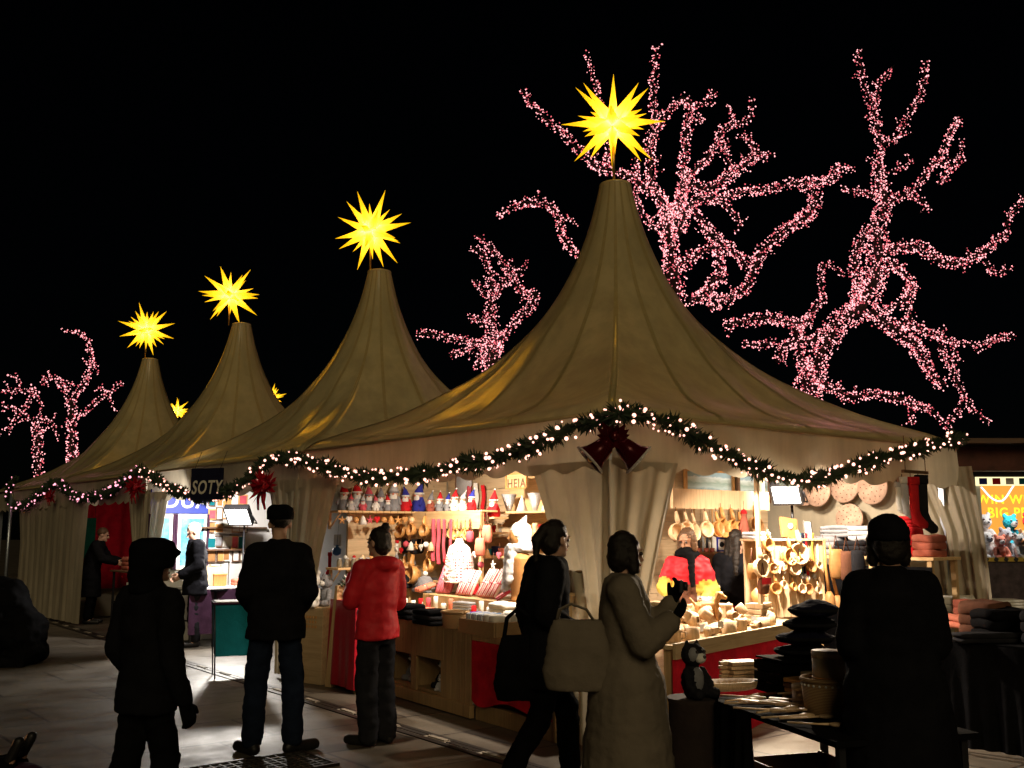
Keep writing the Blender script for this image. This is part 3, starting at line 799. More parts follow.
# left trees
tree('distant lit tree with a forked trunk left of the farthest star', 'pale pink fairy lights on the distant forked tree', 34.0,
     [(72, 600, 7), (72, 500, 6), (72, 443, 5.5), (71, 400, 5)],
     [(4, 3, (71, 400), (83, 386), (90, 372), (92, 363), (89, 343), (86, 336)), (2.5, 2, (86, 336), (78, 332), (68, 330)), (2.5, 2, (91, 360), (96, 367)), (4, 3, (71, 402), (63, 389), (54, 377), (40, 383)),
      (2, 2, (57, 380), (71, 383)), (4, 2.5, (75, 421), (89, 408), (106, 395), (123, 382)), (2, 2, (109, 394), (116, 413)), (2, 2, (94, 390), (106, 390))], 4, .024, .26)
tree('distant lit tree cut off by the left edge of the picture', 'pale pink fairy lights on the distant tree at the left edge', 35.0,
     [(38, 600, 6), (38, 500, 5), (38, 445, 5), (37, 422, 4)],
     [(3, 2, (37, 422), (20, 412), (3, 403)), (3, 2, (20, 414), (10, 425), (0, 434)), (3, 2, (20, 412), (29, 400), (34, 389), (20, 391), (0, 392)), (2, 2, (20, 388), (16, 374)),
      (3, 2, (34, 390), (40, 409), (37, 422)), (3, 2, (37, 420), (51, 425), (61, 440)), (2, 2, (37, 420), (31, 432)), (2, 2, (38, 422), (44, 435)), (2, 2, (-10, 395), (0, 392)), (2, 2, (-12, 440), (0, 434))], 5, .024, .26)
# ------------------------------------------------------------------ people
def hand_caps(mb, wrist, d_, n_, s, side, curl=.55, k=1.0):
    d_ = d_.normalized(); n_ = (n_ - d_ * n_.dot(d_)).normalized(); sd = d_.cross(n_) * side
    for i, (off, L) in enumerate(((-.030, .068), (-.010, .078), (.010, .074), (.030, .058))):
        a = wrist + sd * off * .7 * s; b_ = wrist + d_ * .088 * s + sd * off * s
        mb.capsule(a, b_, .014 * s * k, .012 * s * k, 8)
        d1 = (d_ * cos(curl) + n_ * sin(curl)); p1 = b_ + d1 * L * .5 * s
        d2 = (d_ * cos(curl * 2.2) + n_ * sin(curl * 2.2)); p2 = p1 + d2 * L * .5 * s
        mb.capsule(b_, p1, .0105 * s * k, .0095 * s * k, 8); mb.capsule(p1, p2, .0095 * s * k, .0085 * s * k, 8)
    a = wrist + d_ * .02 * s - sd * .02 * s; b_ = a + (d_ * .6 - sd * .75 + n_ * .35).normalized() * .05 * s
    mb.capsule(a, b_, .015 * s * k, .012 * s * k, 8)
    mb.capsule(b_, b_ + (d_ * .9 - sd * .3 + n_ * .4).normalized() * .038 * s, .0115 * s * k, .009 * s * k, 8)

def person(label, loc, rz, H=1.70, pose=None, fit=None, seed=1, faceless=False):
    pose = pose or {}; fit = fit or {}
    s = H / 1.75
    J = dict(pelvis=(0, 0, .93), chest=(0, 0, 1.28), neck=(0, .015, 1.47), head=(0, -.015, 1.625),
             shL=(.185, .01, 1.42), shR=(-.185, .01, 1.42), elL=(.25, .03, 1.13), elR=(-.25, .03, 1.13),
             wrL=(.25, -.08, .90), wrR=(-.25, -.08, .90), hipL=(.09, 0, .91), hipR=(-.09, 0, .91),
             knL=(.105, -.02, .50), knR=(-.105, -.02, .50), anL=(.11, .02, .085), anR=(-.11, .02, .085), toL=(.135, -.15, .035), toR=(-.135, -.15, .035))
    J.update({k: v for k, v in pose.items() if k in J}); J = {k: V(v) * s for k, v in J.items()}
    root = thing('person', label, 'person', loc, rz)
    yaw = pose.get('yaw', 0); tilt = pose.get('tilt', 0)
    HM = Matrix.Rotation(yaw, 3, 'Z') @ Matrix.Rotation(tilt, 3, 'X')
    hc = J['head']
    def hp(x, y, z): return hc + HM @ V((x * s, y * s, z * s))
    def axis(z):   # body axis
        z *= s
        a, b_, c = J['pelvis'], J['chest'], J['neck']
        if z <= a.z: return V((a.x, a.y, 0))
        if z <= b_.z: f = (z - a.z) / (b_.z - a.z); p = a.lerp(b_, f)
        else: f = (z - b_.z) / (c.z - b_.z); p = b_.lerp(c, min(f, 1))
        return V((p.x, p.y, 0))
    def torso(mb, k, lo, prof):
        mb.loft([(axis(z).x, axis(z).y, z * s, rx * s + k, ry * s + k) for z, rx, ry in prof if z >= lo])
    # --- body: one continuous figure
    mb = MB()
    torso(mb, 0, 0, [(.84, .13, .095), (.93, .155, .11), (1.06, .135, .10), (1.25, .155, .11), (1.38, .165, .095), (1.44, .10, .07)])
    mb.capsule(J['neck'] - V((0, 0, .06 * s)), hp(0, .02, -.03), .055 * s, .05 * s)
    mb.ball(hp(0, .015, .03), (.074 * s, .092 * s, .095 * s), 16, 10, HM)
    mb.ball(hp(0, -.015, -.045), (.058 * s, .070 * s, .075 * s), 14, 8, HM)
    mb.capsule(hp(0, -.088, .005), hp(0, -.103, -.028), .009 * s, .015 * s, 8)      # nose
    mb.ball(hp(0, -.073, -.088), .022 * s)                                             # chin
    for sx in (-1, 1): mb.ball(hp(sx * .076, .015, -.01), (.012 * s, .02 * s, .032 * s), 8, 6, HM)   # ears
    for sx in (-1, 1): mb.ball(hp(sx * .032, -.082, .032), (.022 * s, .012 * s, .008 * s), 8, 5, HM)  # brows
    for q in 'LR':
        sd = 1 if q == 'L' else -1
        mb.capsule(J['sh' + q], J['el' + q], .048 * s, .040 * s); mb.capsule(J['el' + q], J['wr' + q], .040 * s, .027 * s)
        d_ = J['wr' + q] - J['el' + q]
        hand_caps(mb, J['wr' + q] + d_.normalized() * .01, d_, pose.get('palm' + q, V((-sd, -.2, 0))), s, sd, pose.get('curl', .5))
        mb.capsule(J['hip' + q], J['kn' + q], .080 * s, .055 * s); mb.capsule(J['kn' + q], J['an' + q], .052 * s, .036 * s)
        mb.capsule(J['an' + q] - V((0, 0, .03 * s)), J['to' + q], .042 * s, .033 * s)
    body = link_mesh('body', remesh(mb, .0095 * s, 2), M[fit.get('skin', 'skin')], root)
    for sx in (-1, 1):
        e = MB(); e.ball(hp(sx * .031, -.075, .008), .0125 * s, 10, 6); e.build('eye', M['eye'], root)
    e = MB(); e.capsule(hp(-.02, -.080, -.058), hp(.02, -.080, -.058), .007 * s, .007 * s, 8); e.build('mouth', M['lips'], root)
    # --- trousers
    bulk = fit.get('bulk', .02)
    tb = fit.get('leg', .022)
    mb = MB(); torso(mb, tb * .5, 0, [(.80, .11, .09), (.90, .145, .10), (.965, .135, .095)])
    for q in 'LR':
        mb.capsule(J['hip' + q] - V((0, 0, .05 * s)), J['kn' + q], .078 * s + tb * .4, .058 * s + tb)
        a = J['an' + q] + V((0, 0, fit.get('cuff', .03) * s)); mb.capsule(J['kn' + q], a, .058 * s + tb, .045 * s + tb * 1.1)
    link_mesh('trousers', remesh(mb, .016, 2, .014, 8, seed), M[fit.get('trousers', 'black_cloth')], root)
    # --- shoes
    for q in 'LR':
        mb = MB(); a = J['an' + q]; t_ = J['to' + q]; dz = V((0, 0, 1))
        f_ = (t_ - a); f_.z = 0; f_.normalize()
        mb.capsule(a + V((0, 0, .03 * s)), a - f_ * .02 * s - dz * .035 * s, .05 * s, .048 * s); mb.capsule(a - f_ * .035 * s - dz * .04 * s, t_ + f_ * .02 * s + dz * .004, .044 * s, .042 * s)
        lo = min(a.z - .085 * s, t_.z - .035 * s)
        me = remesh(mb, .010, 2)
        for v in me.vertices: v.co.z = max(v.co.z, lo + .003)
        link_mesh('shoe', me, M[fit.get('shoe', 'shoe')], root)
    # --- coat or jacket
    hem = fit.get('hem', .82); fl = fit.get('flare', .02)
    mb = MB()
    rows = [(hem, .165 + fl, .12 + fl), (max(hem + .02, .93), .165 + fl * .5, .12 + fl * .5), (1.08, .155, .115), (1.25, .17, .12), (1.37, .175, .105), (1.445, .115, .08), (1.49, .068, .068)]
    if hem < .8: rows.insert(1, ((hem + .93) / 2, .168 + fl * .8, .122 + fl * .8))
    torso(mb, bulk, 0, rows)
    for q in 'LR':
        sh = J['sh' + q]
        mb.capsule(V((axis(1.40).x, axis(1.40).y, 1.40 * s)), sh, .07 * s + bulk, .058 * s + bulk)
        mb.capsule(sh, J['el' + q], .058 * s + bulk, .050 * s + bulk)
        w_ = J['el' + q].lerp(J['wr' + q], fit.get('sleeve', .97)); mb.capsule(J['el' + q], w_, .050 * s + bulk, .036 * s + bulk * .8)
    if fit.get('hood') == 'down':
        mb.ball(V((J['neck'].x, J['neck'].y + .10 * s, J['neck'].z - .02 * s)), (.13 * s, .085 * s, .07 * s)); mb.ball(V((J['neck'].x, J['neck'].y + .02 * s, J['neck'].z + .0 * s)), (.11 * s, .10 * s, .05 * s))
    if fit.get('collar'): mb.loft([(J['neck'].x, J['neck'].y, J['neck'].z - .05 * s, .085 * s, .085 * s), (J['neck'].x, J['neck'].y - .005, J['neck'].z + .045 * s, .075 * s, .078 * s)])
    cme = remesh(mb, .015, 3, fit.get('wrinkle', .011), 7, seed + 3, .0)
    jk = link_mesh(fit.get('topname', 'jacket'), cme, M[fit.get('top', 'black_coat')], root)
    if 'yoke' in fit:      # panels of other colours
        for q_ in fit['yoke'][0]: cme.materials.append(M[q_])
        zlim = fit['yoke'][1] * s
        for p in cme.polygons:
            z_, x_ = p.center.z, abs(p.center.x)
            if z_ < zlim + .07 * mnoise.noise(p.center * 9) - .06 * (x_ < .10):
                p.material_index = 2 if x_ < .10 + .05 * mnoise.noise(p.center * 7) else (3 if .16 < zlim - z_ < .20 else 1)
    # --- hair / hats / hoods
    hair = fit.get('hair', 'short'); hm = M[fit.get('haircol', 'hair_dark')]
    mb = MB()
    mb.ball(hp(0, .030, .045), (.083 * s, .098 * s, .092 * s), 16, 10, HM)
    if hair in ('bob', 'long', 'bun', 'pony'):
        mb.ball(hp(0, .06, -.02), (.085 * s, .065 * s, .09 * s), 14, 8, HM)
    if hair == 'bun': mb.ball(hp(0, .09, .125), .04 * s)
    if hair == 'bob':
        for sx in (-1, 1): mb.capsule(hp(sx * .070, .015, .03), hp(sx * .078, .0, -.08), .040 * s, .036 * s)
    if hair == 'long':
        for x in (-.05, 0, .05): mb.capsule(hp(x, .08, .02), hp(x * 1.4, .13, -.36), .05 * s, .035 * s)
    if hair == 'pony': mb.capsule(hp(0, .115, .06), hp(0, .18, -.02), .04 * s, .035 * s); mb.capsule(hp(0, .18, -.02), hp(0, .17, -.16), .035 * s, .015 * s)
    if hair != 'none': link_mesh('hair', remesh(mb, .010, 1, .008, 30, seed), hm, root)
    hat = fit.get('hat')
    if hat:
        hatm = M[fit.get('hatcol', 'black_cloth')]; mb = MB()
        if hat == 'beanie':
            mb.lathe([(.10 * s, .015 * s), (.105 * s, .04 * s), (.102 * s, .08 * s), (.085 * s, .125 * s), (.05 * s, .150 * s), (.01 * s, .158 * s)], 18, hp(0, .02, 0), HM, sy=1.12)
        elif hat == 'cap':
            mb.lathe([(.098 * s, .03 * s), (.102 * s, .07 * s), (.092 * s, .115 * s), (.055 * s, .138 * s), (.01 * s, .142 * s)], 18, hp(0, .02, 0), HM, sy=1.12)
            mb.capsule(hp(-.03, -.11, .045), hp(.03, -.11, .045), .035 * s, .035 * s)
            mb.ball(hp(0, -.12, .045), (.085 * s, .07 * s, .014 * s), 14, 6, HM)
        elif hat == 'hood':
            mb.ball(hp(0, .03, .03), (.115 * s, .13 * s, .125 * s), 16, 10, HM); mb.ball(hp(0, .05, -.06), (.105 * s, .11 * s, .11 * s), 16, 10, HM); mb.ball(hp(0, .06, -.14), (.12 * s, .11 * s, .07 * s), 16, 10, HM)
        elif hat == 'brimhood':
            mb.lathe([(.118 * s, -.03 * s), (.125 * s, .02 * s), (.125 * s, .085 * s), (.112 * s, .125 * s), (.06 * s, .145 * s), (.01 * s, .15 * s)], 20, hp(0, .02, 0), HM, sy=1.08)
            mb.ball(hp(0, .06, -.06), (.105 * s, .10 * s, .11 * s), 16, 10, HM); mb.ball(hp(0, .04, -.14), (.125 * s, .11 * s, .06 * s), 16, 10, HM)
            mb.ball(hp(0, -.085, .06), (.105 * s, .06 * s, .03 * s), 14, 6, HM)
        link_mesh('hood' if 'hood' in hat else 'hat', remesh(mb, .012, 2, .008, 10, seed), hatm, root)
    if fit.get('scarf'):
        mb = MB(); n0 = J['neck']
        mb.tube([n0 + V((.085 * s * cos(a_), .085 * s * sin(a_) + .0, .02 * s + .012 * sin(a_ * 2))) for a_ in [2 * pi * j / 16 for j in range(17)]], .045 * s, 10)
        if fit.get('mask'): mb.ball(hp(0, -.05, -.075), (.07 * s, .065 * s, .05 * s), 14, 8, HM)
        mb.capsule(n0 + V((.03, -.12 * s, 0)), n0 + V((.04, -.19 * s, -.28 * s)), .04 * s, .03 * s)
        link_mesh('scarf', remesh(mb, .014, 2, .012, 16, seed), M[fit['scarf']], root)
    if fit.get('gloves'):
        for q in 'LR':
            sd = 1 if q == 'L' else -1; mb = MB(); d_ = J['wr' + q] - J['el' + q]
            hand_caps(mb, J['wr' + q] + d_.normalized() * .01, d_, pose.get('palm' + q, V((-sd, -.2, 0))), s, sd, pose.get('curl', .5), 1.38)
            mb.capsule(J['wr' + q] - d_.normalized() * .03, J['wr' + q] + d_.normalized() * .02, .036 * s, .034 * s)
            link_mesh('glove', remesh(mb, .008, 1), M[fit['gloves']], root)
    return root, J
def face(dx, dy): return atan2(dx, -dy)
def bag(label, c, size, rz, matn, strap=None, cat='bag', kind='shoulder_bag'):
    t = thing(kind, label, cat, c, rz)
    mb = MB(); x, y, z = size
    mb.loft([(0, 0, 0, x * .46, y * .5), (0, 0, z * .25, x * .52, y * .58), (0, 0, z * .7, x * .46, y * .45), (0, 0, z, x * .36, y * .2)], 20)
    link_mesh('pouch', remesh(mb, .014, 3, .008, 6, x * 7), M[matn], t)
    if strap:
        m2 = MB(); m2.tube([V(p) for p in strap], .014, 6, flat=.5); m2.build('strap', M[matn], t)
    return t

# hooded walker at the left, seen from behind
p = pY(146, 700, 5.3); p.z = 0
person('walker in black with a boxy dark hood, at the front left, back turned', p, face(.55, .85), 1.555,
       dict(yaw=-.15, elR=(-.27, .06, 1.13), wrR=(-.31, -.02, .86), elL=(.22, .06, 1.13), wrL=(.19, -.10, .92), knR=(-.08, -.10, .50), anR=(-.08, .0, .09), toR=(-.09, -.17, .04), knL=(.09, .04, .50), anL=(.08, .20, .12), toL=(.09, .06, .04)),
       dict(top='black_coat', trousers='black_cloth', hat='brimhood', gloves='black_cloth', hem=.78, flare=.02, bulk=.018, leg=.022), 2)
# standing man
p = pY(272, 750, 7.62); p.z = 0
person('standing man in a dark peaked cap and bulky dark jacket, back to the camera', p, face(-.22, 1), 1.80,
       dict(yaw=.1, shL=(.155, .01, 1.40), shR=(-.155, .01, 1.40), elL=(.215, .04, 1.13), elR=(-.215, .04, 1.13), wrL=(.16, -.17, 1.0), wrR=(-.16, -.17, 1.0), knL=(.13, -.02, .5), anL=(.14, .02, .085), toL=(.23, -.12, .035), knR=(-.13, -.01, .5), anR=(-.14, .02, .085), toR=(-.28, -.08, .035)),
       dict(top='black_coat', trousers='jeans', hat='cap', hatcol='black_cloth', collar=True, hem=.80, flare=.02, bulk=.034, leg=.028), 5)
# woman in the red jacket
p = pY(375, 742, 7.95); p.z = 0
person('woman in a bright red hooded jacket and black padded trousers, hand at her mouth', p, face(-.75, .65), 1.64,
       dict(yaw=.1, tilt=.05, elL=(.24, -.06, 1.15), wrL=(.10, -.20, 1.36), elR=(-.23, .0, 1.13), wrR=(-.15, -.20, 1.06), knL=(.09, -.02, .5), knR=(-.09, -.02, .5), anL=(.09, .02, .085), anR=(-.10, .03, .085)),
       dict(top='jacket_red', trousers='charcoal', hair='bun', hood='down', hem=.84, flare=.02, bulk=.022, leg=.034, cuff=.0), 8)
# dark passer-by with a bag
p = pY(547, 760, 6.55); p.z = 0
person('dark-coated passer-by with hair tied back, walking right with a black bag', p, face(.96, .2), 1.69,
       dict(yaw=.5, neck=(0, -.03, 1.46), head=(0, -.075, 1.61), tilt=.12, elL=(.24, .08, 1.13), wrL=(.25, .02, .88), elR=(-.24, .06, 1.14), wrR=(-.20, -.14, 1.02), knL=(.10, -.16, .52), anL=(.10, -.18, .10), toL=(.11, -.34, .05), knR=(-.09, .06, .49), anR=(-.09, .26, .13), toR=(-.09, .13, .04)),
       dict(top='black_coat', topname='coat', trousers='black_cloth', hair='pony', collar=True, hem=.66, flare=.035, bulk=.035), 11)
bag('slouchy black shoulder bag hanging behind the dark-coated passer-by', pY(521, 700, 6.45), (.34, .14, .40), face(.96, .2) + pi / 2, 'black_cloth', [(-.10, 0, .37), (-.07, 0, .50), (.02, .0, .56), (.09, 0, .50), (.11, 0, .37)])
# woman in the pale coat
p = pY(628, 760, 5.45); p.z = 0; pC = p.copy()
person('woman in a long pale beige coat, walking right with one hand raised', p, face(.93, -.1), 1.60,
       dict(yaw=.55, tilt=.05, elL=(.22, -.16, 1.13), wrL=(.17, -.27, 1.33), elR=(-.23, -.10, 1.14), wrR=(-.15, -.25, 1.25), palmL=V((-.5, 0, 1)), palmR=V((.5, 0, 1)), knL=(.09, -.10, .5), anL=(.09, -.12, .09), toL=(.10, -.28, .04), knR=(-.09, .03, .49), anR=(-.09, .18, .11), toR=(-.09, .03, .04)),
       dict(top='coat_beige', topname='coat', trousers='black_cloth', hair='bob', collar=True, hem=.26, flare=.115, bulk=.035, gloves='black_cloth'), 14)
bag('pale cloth shoulder bag on the beige-coated woman\'s back hip', pY(578, 690, 5.35), (.36, .15, .36), face(.93, -.1) + pi / 2, 'coat_beige', [(-.10, 0, .33), (-.05, .02, .41), (.03, .03, .44), (.09, .02, .41), (.11, 0, .33)])
PCAM = pC + Matrix.Rotation(face(.93, -.1), 3, 'Z') @ (V((.12, -.33, 1.40)) * 1.6 / 1.75)
t = thing('pocket_camera', 'small black camera held up by the beige-coated woman', 'camera', PCAM, face(.93, -.1))
MB().box((0, 0, .033), (.105, .025, .065)).build('camera_body', M['steel_dark'], t, .006); mb = MB(); mb.lathe([(.024, 0), (.024, .025), (.018, .025)], 16, (.01, -.012, .033), Matrix.Rotation(pi / 2, 3, 'X')); mb.build('lens', M['steel_dark'], t)
# large silhouette at right
p = pY(900, 760, 5.0); p.z = 0
person('tall figure in a long black coat, nearest to the camera at the right', p, face(.25, .97), 1.665,
       dict(yaw=.1, shL=(.15, .01, 1.40), shR=(-.15, .01, 1.40), elL=(.20, .02, 1.12), elR=(-.20, .0, 1.13), wrL=(.15, -.16, .98), wrR=(-.15, -.18, 1.0)),
       dict(top='black_coat', topname='coat', trousers='black_cloth', hat='beanie', hatcol='black_coat', hair='bob', collar=True, hem=.30, flare=.10, bulk=.035, gloves='black_cloth'), 17)
# stall keeper
p = pY(688, 600, 9.75); p.z = 0
person('stall keeper in a red and yellow jacket behind the woodenware counter', p, face(-.12, -1), 1.64,
       dict(yaw=-.5, tilt=.28, shL=(.16, .01, 1.39), shR=(-.16, .01, 1.39), elL=(.25, -.02, 1.13), wrL=(.14, -.26, 1.02), elR=(-.25, -.06, 1.15), wrR=(-.20, -.30, 1.10)),
       dict(top='jacket_red', yoke=(('jacket_yellow', 'brown', 'lightgrey'), 1.25), trousers='black_cloth', hair='bob', haircol='hair_brown', scarf='black_cloth', mask=True, bulk=.022, wrinkle=.022, hem=.80, skin='skin_dark'), 20)
# customer with long hair
p = pY(739, 600, 10.45); p.z = 0
person('long-haired customer in a black coat facing the back of the right stall', p, face(.35, .9), 1.63,
       dict(yaw=-.5, elL=(.25, -.02, 1.13), wrL=(.15, -.22, 1.05)), dict(top='black_coat', topname='coat', trousers='black_cloth', hair='long', haircol='hair_dark', hem=.6, bulk=.03, flare=.03), 23)
# white haired man
p = UV(8.9, .40)
person('white-haired man in a black coat before the blue boards, looking down', p, face(-.9, -.35), 1.76,
       dict(tilt=.45, head=(0, -.06, 1.60), neck=(0, -.02, 1.46), elL=(.23, .02, 1.13), wrL=(.16, -.20, 1.0), elR=(-.24, .02, 1.13), wrR=(-.16, -.22, .98)),
       dict(top='black_coat', topname='coat', trousers='charcoal', hair='short', haircol='hair_white', collar=True, hem=.72, flare=.03, bulk=.035), 26)
# person at the far stall
p = UV(13.6, .35)
person('grey-haired person in a long dark coat leaning over the red stall', p, face(.95, .2), 1.72,
       dict(tilt=.25, pelvis=(0, .03, .93), chest=(0, -.04, 1.27), neck=(0, -.09, 1.45), head=(0, -.16, 1.59), shL=(.185, -.07, 1.40), shR=(-.185, -.07, 1.40), elL=(.22, -.22, 1.17), wrL=(.16, -.44, 1.12), elR=(-.22, -.20, 1.17), wrR=(-.15, -.42, 1.10)),
       dict(top='black_coat', topname='coat', trousers='black_cloth', hair='short', haircol='hair_brown', hem=.48, flare=.05, bulk=.035), 29)
# ------------------------------------------------------------------ stall builders
WARM = (1, .83, .64); WHITE = (1, .93, .86)
def text_obj(name, body, size, mat, parent, loc, rot, ext=.003, font_shear=0, xs=1.0):
    cu = bpy.data.curves.new(name, 'FONT'); cu.body = body; cu.size = size; cu.extrude = ext; cu.align_x = 'CENTER'; cu.align_y = 'CENTER'; cu.shear = font_shear
    cu.offset = size * .016; cu.space_character = 1.12; cu.resolution_u = 4
    o = bpy.data.objects.new('tmp', cu); COL.objects.link(o)
    me = bpy.data.meshes.new_from_object(o.evaluated_get(bpy.context.evaluated_depsgraph_get()))
    bpy.data.objects.remove(o); me.materials.clear(); me.materials.append(M[mat])
    o = bpy.data.objects.new(name, me); COL.objects.link(o); o.parent = parent; o.location = loc; o.rotation_euler = rot; o.scale = (xs, 1, 1)
    return o
def spotlight(label, c, target, power, col, size=.14, spread=112, spot=None):
    t = thing('spotlight', label, 'lamp', c, 0)
    d_ = (V(target) - V(c)).normalized(); q = V((0, 0, -1)).rotation_difference(d_).to_matrix()
    mb = MB(); mb.lathe([(.03, .12), (.06, .10), (.085, .0), (.08, -.002), (.055, .09)], 16, (0, 0, 0), q, cap=False); mb.build('shade', M['steel_dark'], t)
    mb = MB(); mb.lathe([(.075, .012), (.06, .0), (.0, -.004)], 16, (0, 0, 0), q); mb.build('glass', emit('lamp_glass_' + str(rnd.random())[2:7], col, 12, 'NONE'), t)
    mb = MB(); mb.tube([-d_ * .1, -d_ * .1 + V((0, 0, .1)), (0, 0, ZE - c.z + .05) if ZE > c.z else (0, 0, .2)], .008, 6); mb.build('bracket', M['steel_dark'], t)
    l = lamp_area(t, V(c) + d_ * .02, target, power, col, size, spread, spot, 'spot_lamp'); return t

# ---- left counter of the nearest tent
B0 = pG(380, 692); A0 = pG(552, 744); dl = (A0 - B0); dl.z = 0; LCL = dl.length; dl.normalize()
LCr = atan2(dl.y, dl.x); HC = .83
def lc(x, y=0, z=0):   # counter frame: x to the right along the front, y into the stall
    return B0 + dl * x + V((-dl.y, dl.x, 0)) * y + V((0, 0, z))
def lcx(px, py, z):    # front-plane coordinate of a pixel
    q = pPlane(px, py, B0, V((-dl.y, dl.x, 0))); return (q - B0).dot(dl)
x_a = lcx(388, 690, .1); x_b = lcx(443, 690, .1); x_c = lcx(472, 700, .1)
t = thing('wooden_counter', 'long pine counter with plush cubbyholes and red cloth at the nearest tent\'s left front', 'counter', B0, LCr)
L0 = -.35; DP = .85
MB().box(((L0 + LCL) / 2, DP / 2 - .02, HC - .02), (LCL - L0 + .06, DP + .08, .04)).build('counter_top', M['pine_rail'], t, .006)
mb = MB(); mb.box(((x_a + x_b) / 2, .012, HC - .22), (x_b - x_a, .025, .34)); mb.build('upper_panel', M['pine_dark'], t, .004)
mb = MB(); mb.box(((L0 + x_c) / 2, .0, .065), (x_c - L0, .05, .11)); mb.build('plinth', M['pine_dark'], t, .005)
MB().box(((L0 + x_b) / 2, .22, .135), (x_b - L0, .40, .025)).build('cubby_floor', M['pine_dark'], t)
MB().box(((L0 + LCL) / 2, .45, .40), (LCL - L0, .02, .75)).build('back_panel', M['pine_dark'], t)
for i, x in enumerate((x_a - .30, x_a, (x_a * .52 + x_b * .48), x_b)):
    MB().box((x, .015 + .003 * (i % 2), .425), (.11, .03, .70)).build('upright', M['pine_dark'], t, .004)
for x in (x_a - .02, (x_a * .52 + x_b * .48), x_b + .02): MB().box((x, .24, .46), (.02, .40, .62)).build('divider', M['pine_dark'], t)
n_ = 5; wdt = (x_c - x_b - .08) / n_
for i in range(n_): MB().box((x_b + .065 + wdt * (i + .5), .006, .44), (wdt - .008, .022, .66 + .01 * (i % 3))).build('board', M['pine_dark'], t, .003)
MB().box(((x_c + LCL) / 2, .005, HC - .10), (LCL - x_c, .03, .115)).build('front_rail', M['pine_dark'], t, .004)
mb = MB()
def fn(i, j):
    x = x_c + (LCL - x_c) * i; z = HC - .155 - j * (.50 + .03 * sin(i * 9) + .05 * mnoise.noise(V((i * 4, 0, 3))))
    return V((x, -.006 - .012 * sin(i * 23) * j - .02 * mnoise.noise(V((i * 5, j * 2, 1))), z))
mb.grid(fn, 60, 16); mb.build('red_cloth', M['red_cloth'], t)
MB().box(((x_c + LCL) / 2, .06, .07), (LCL - x_c, .05, .14)).build('base_board', M['pine_dark'], t, .004)
for x in (L0, LCL):
    MB().box((x, .42, .40), (.03, .80, .78)).build('end_panel', M['pine_dark'], t)

rx0 = .05; rx1 = LCL - .12
t3 = thing('stepped_riser', 'low wooden riser along the back of the left counter', 'riser', lc((rx0 + rx1) / 2, .63, HC + .0005), LCr)
MB().box((0, 0, .07), (rx1 - rx0, .36, .14)).build('riser_box', M['pine_dark'], t3, .004)
def lq(px, y, z):     # a pixel column on the counter at depth y from its front edge
    n_ = V((-dl.y, dl.x, 0)); q = pPlane(px, 600, B0 + n_ * y, n_); q.z = z; return q
# ---- plush and doll builders
def plush(label, c, rz, h, mats, ears='round', cat='plush toy', group=None, mask=None, nm='plush_toy'):
    t = thing(nm, label, cat, c, rz, group); a, b_ = mats
    mb = MB(); k = h
    mb.ball((0, 0, .26 * k), (.20 * k, .18 * k, .26 * k)); mb.ball((0, -.02 * k, .66 * k), (.20 * k, .19 * k, .19 * k)); 
    for sx in (-1, 1):
        mb.capsule((sx * .17 * k, -.05 * k, .40 * k), (sx * .24 * k, -.16 * k, .20 * k), .075 * k, .065 * k)
        mb.capsule((sx * .13 * k, -.06 * k, .09 * k), (sx * .19 * k, -.30 * k, .085 * k), .10 * k, .085 * k)
        if ears == 'round': mb.ball((sx * .15 * k, 0, .84 * k), (.07 * k, .04 * k, .07 * k))
        else: mb.lathe([(.07 * k, 0), (.05 * k, .06 * k), (.008, .12 * k)], 10, (sx * .12 * k, 0, .78 * k), sy=.5)
    link_mesh('body', remesh(mb, max(.006, k * .022), 2, .0, 1, 0, k * .018), M[a], t)
    m2 = MB(); m2.ball((0, -.17 * k, .62 * k), (.10 * k, .10 * k, .085 * k)); m2.build('muzzle', M[b_], t)
    if mask:
        m2 = MB(); m2.ball((-.08 * k, -.10 * k, .67 * k), (.10 * k, .095 * k, .12 * k)); m2.ball((.08 * k, -.10 * k, .67 * k), (.10 * k, .095 * k, .12 * k)); m2.ball((0, -.09 * k, .28 * k), (.13 * k, .11 * k, .2 * k)); m2.build('pale_fur', M[mask], t)
    m2 = MB(); m2.ball((0, -.265 * k, .645 * k), .03 * k); m2.build('nose', M['eye'], t)
    for sx in (-1, 1):
        m2 = MB(); m2.ball((sx * .085 * k, -.185 * k, .72 * k), .028 * k); m2.build('eye', M['eye'], t)
    return t
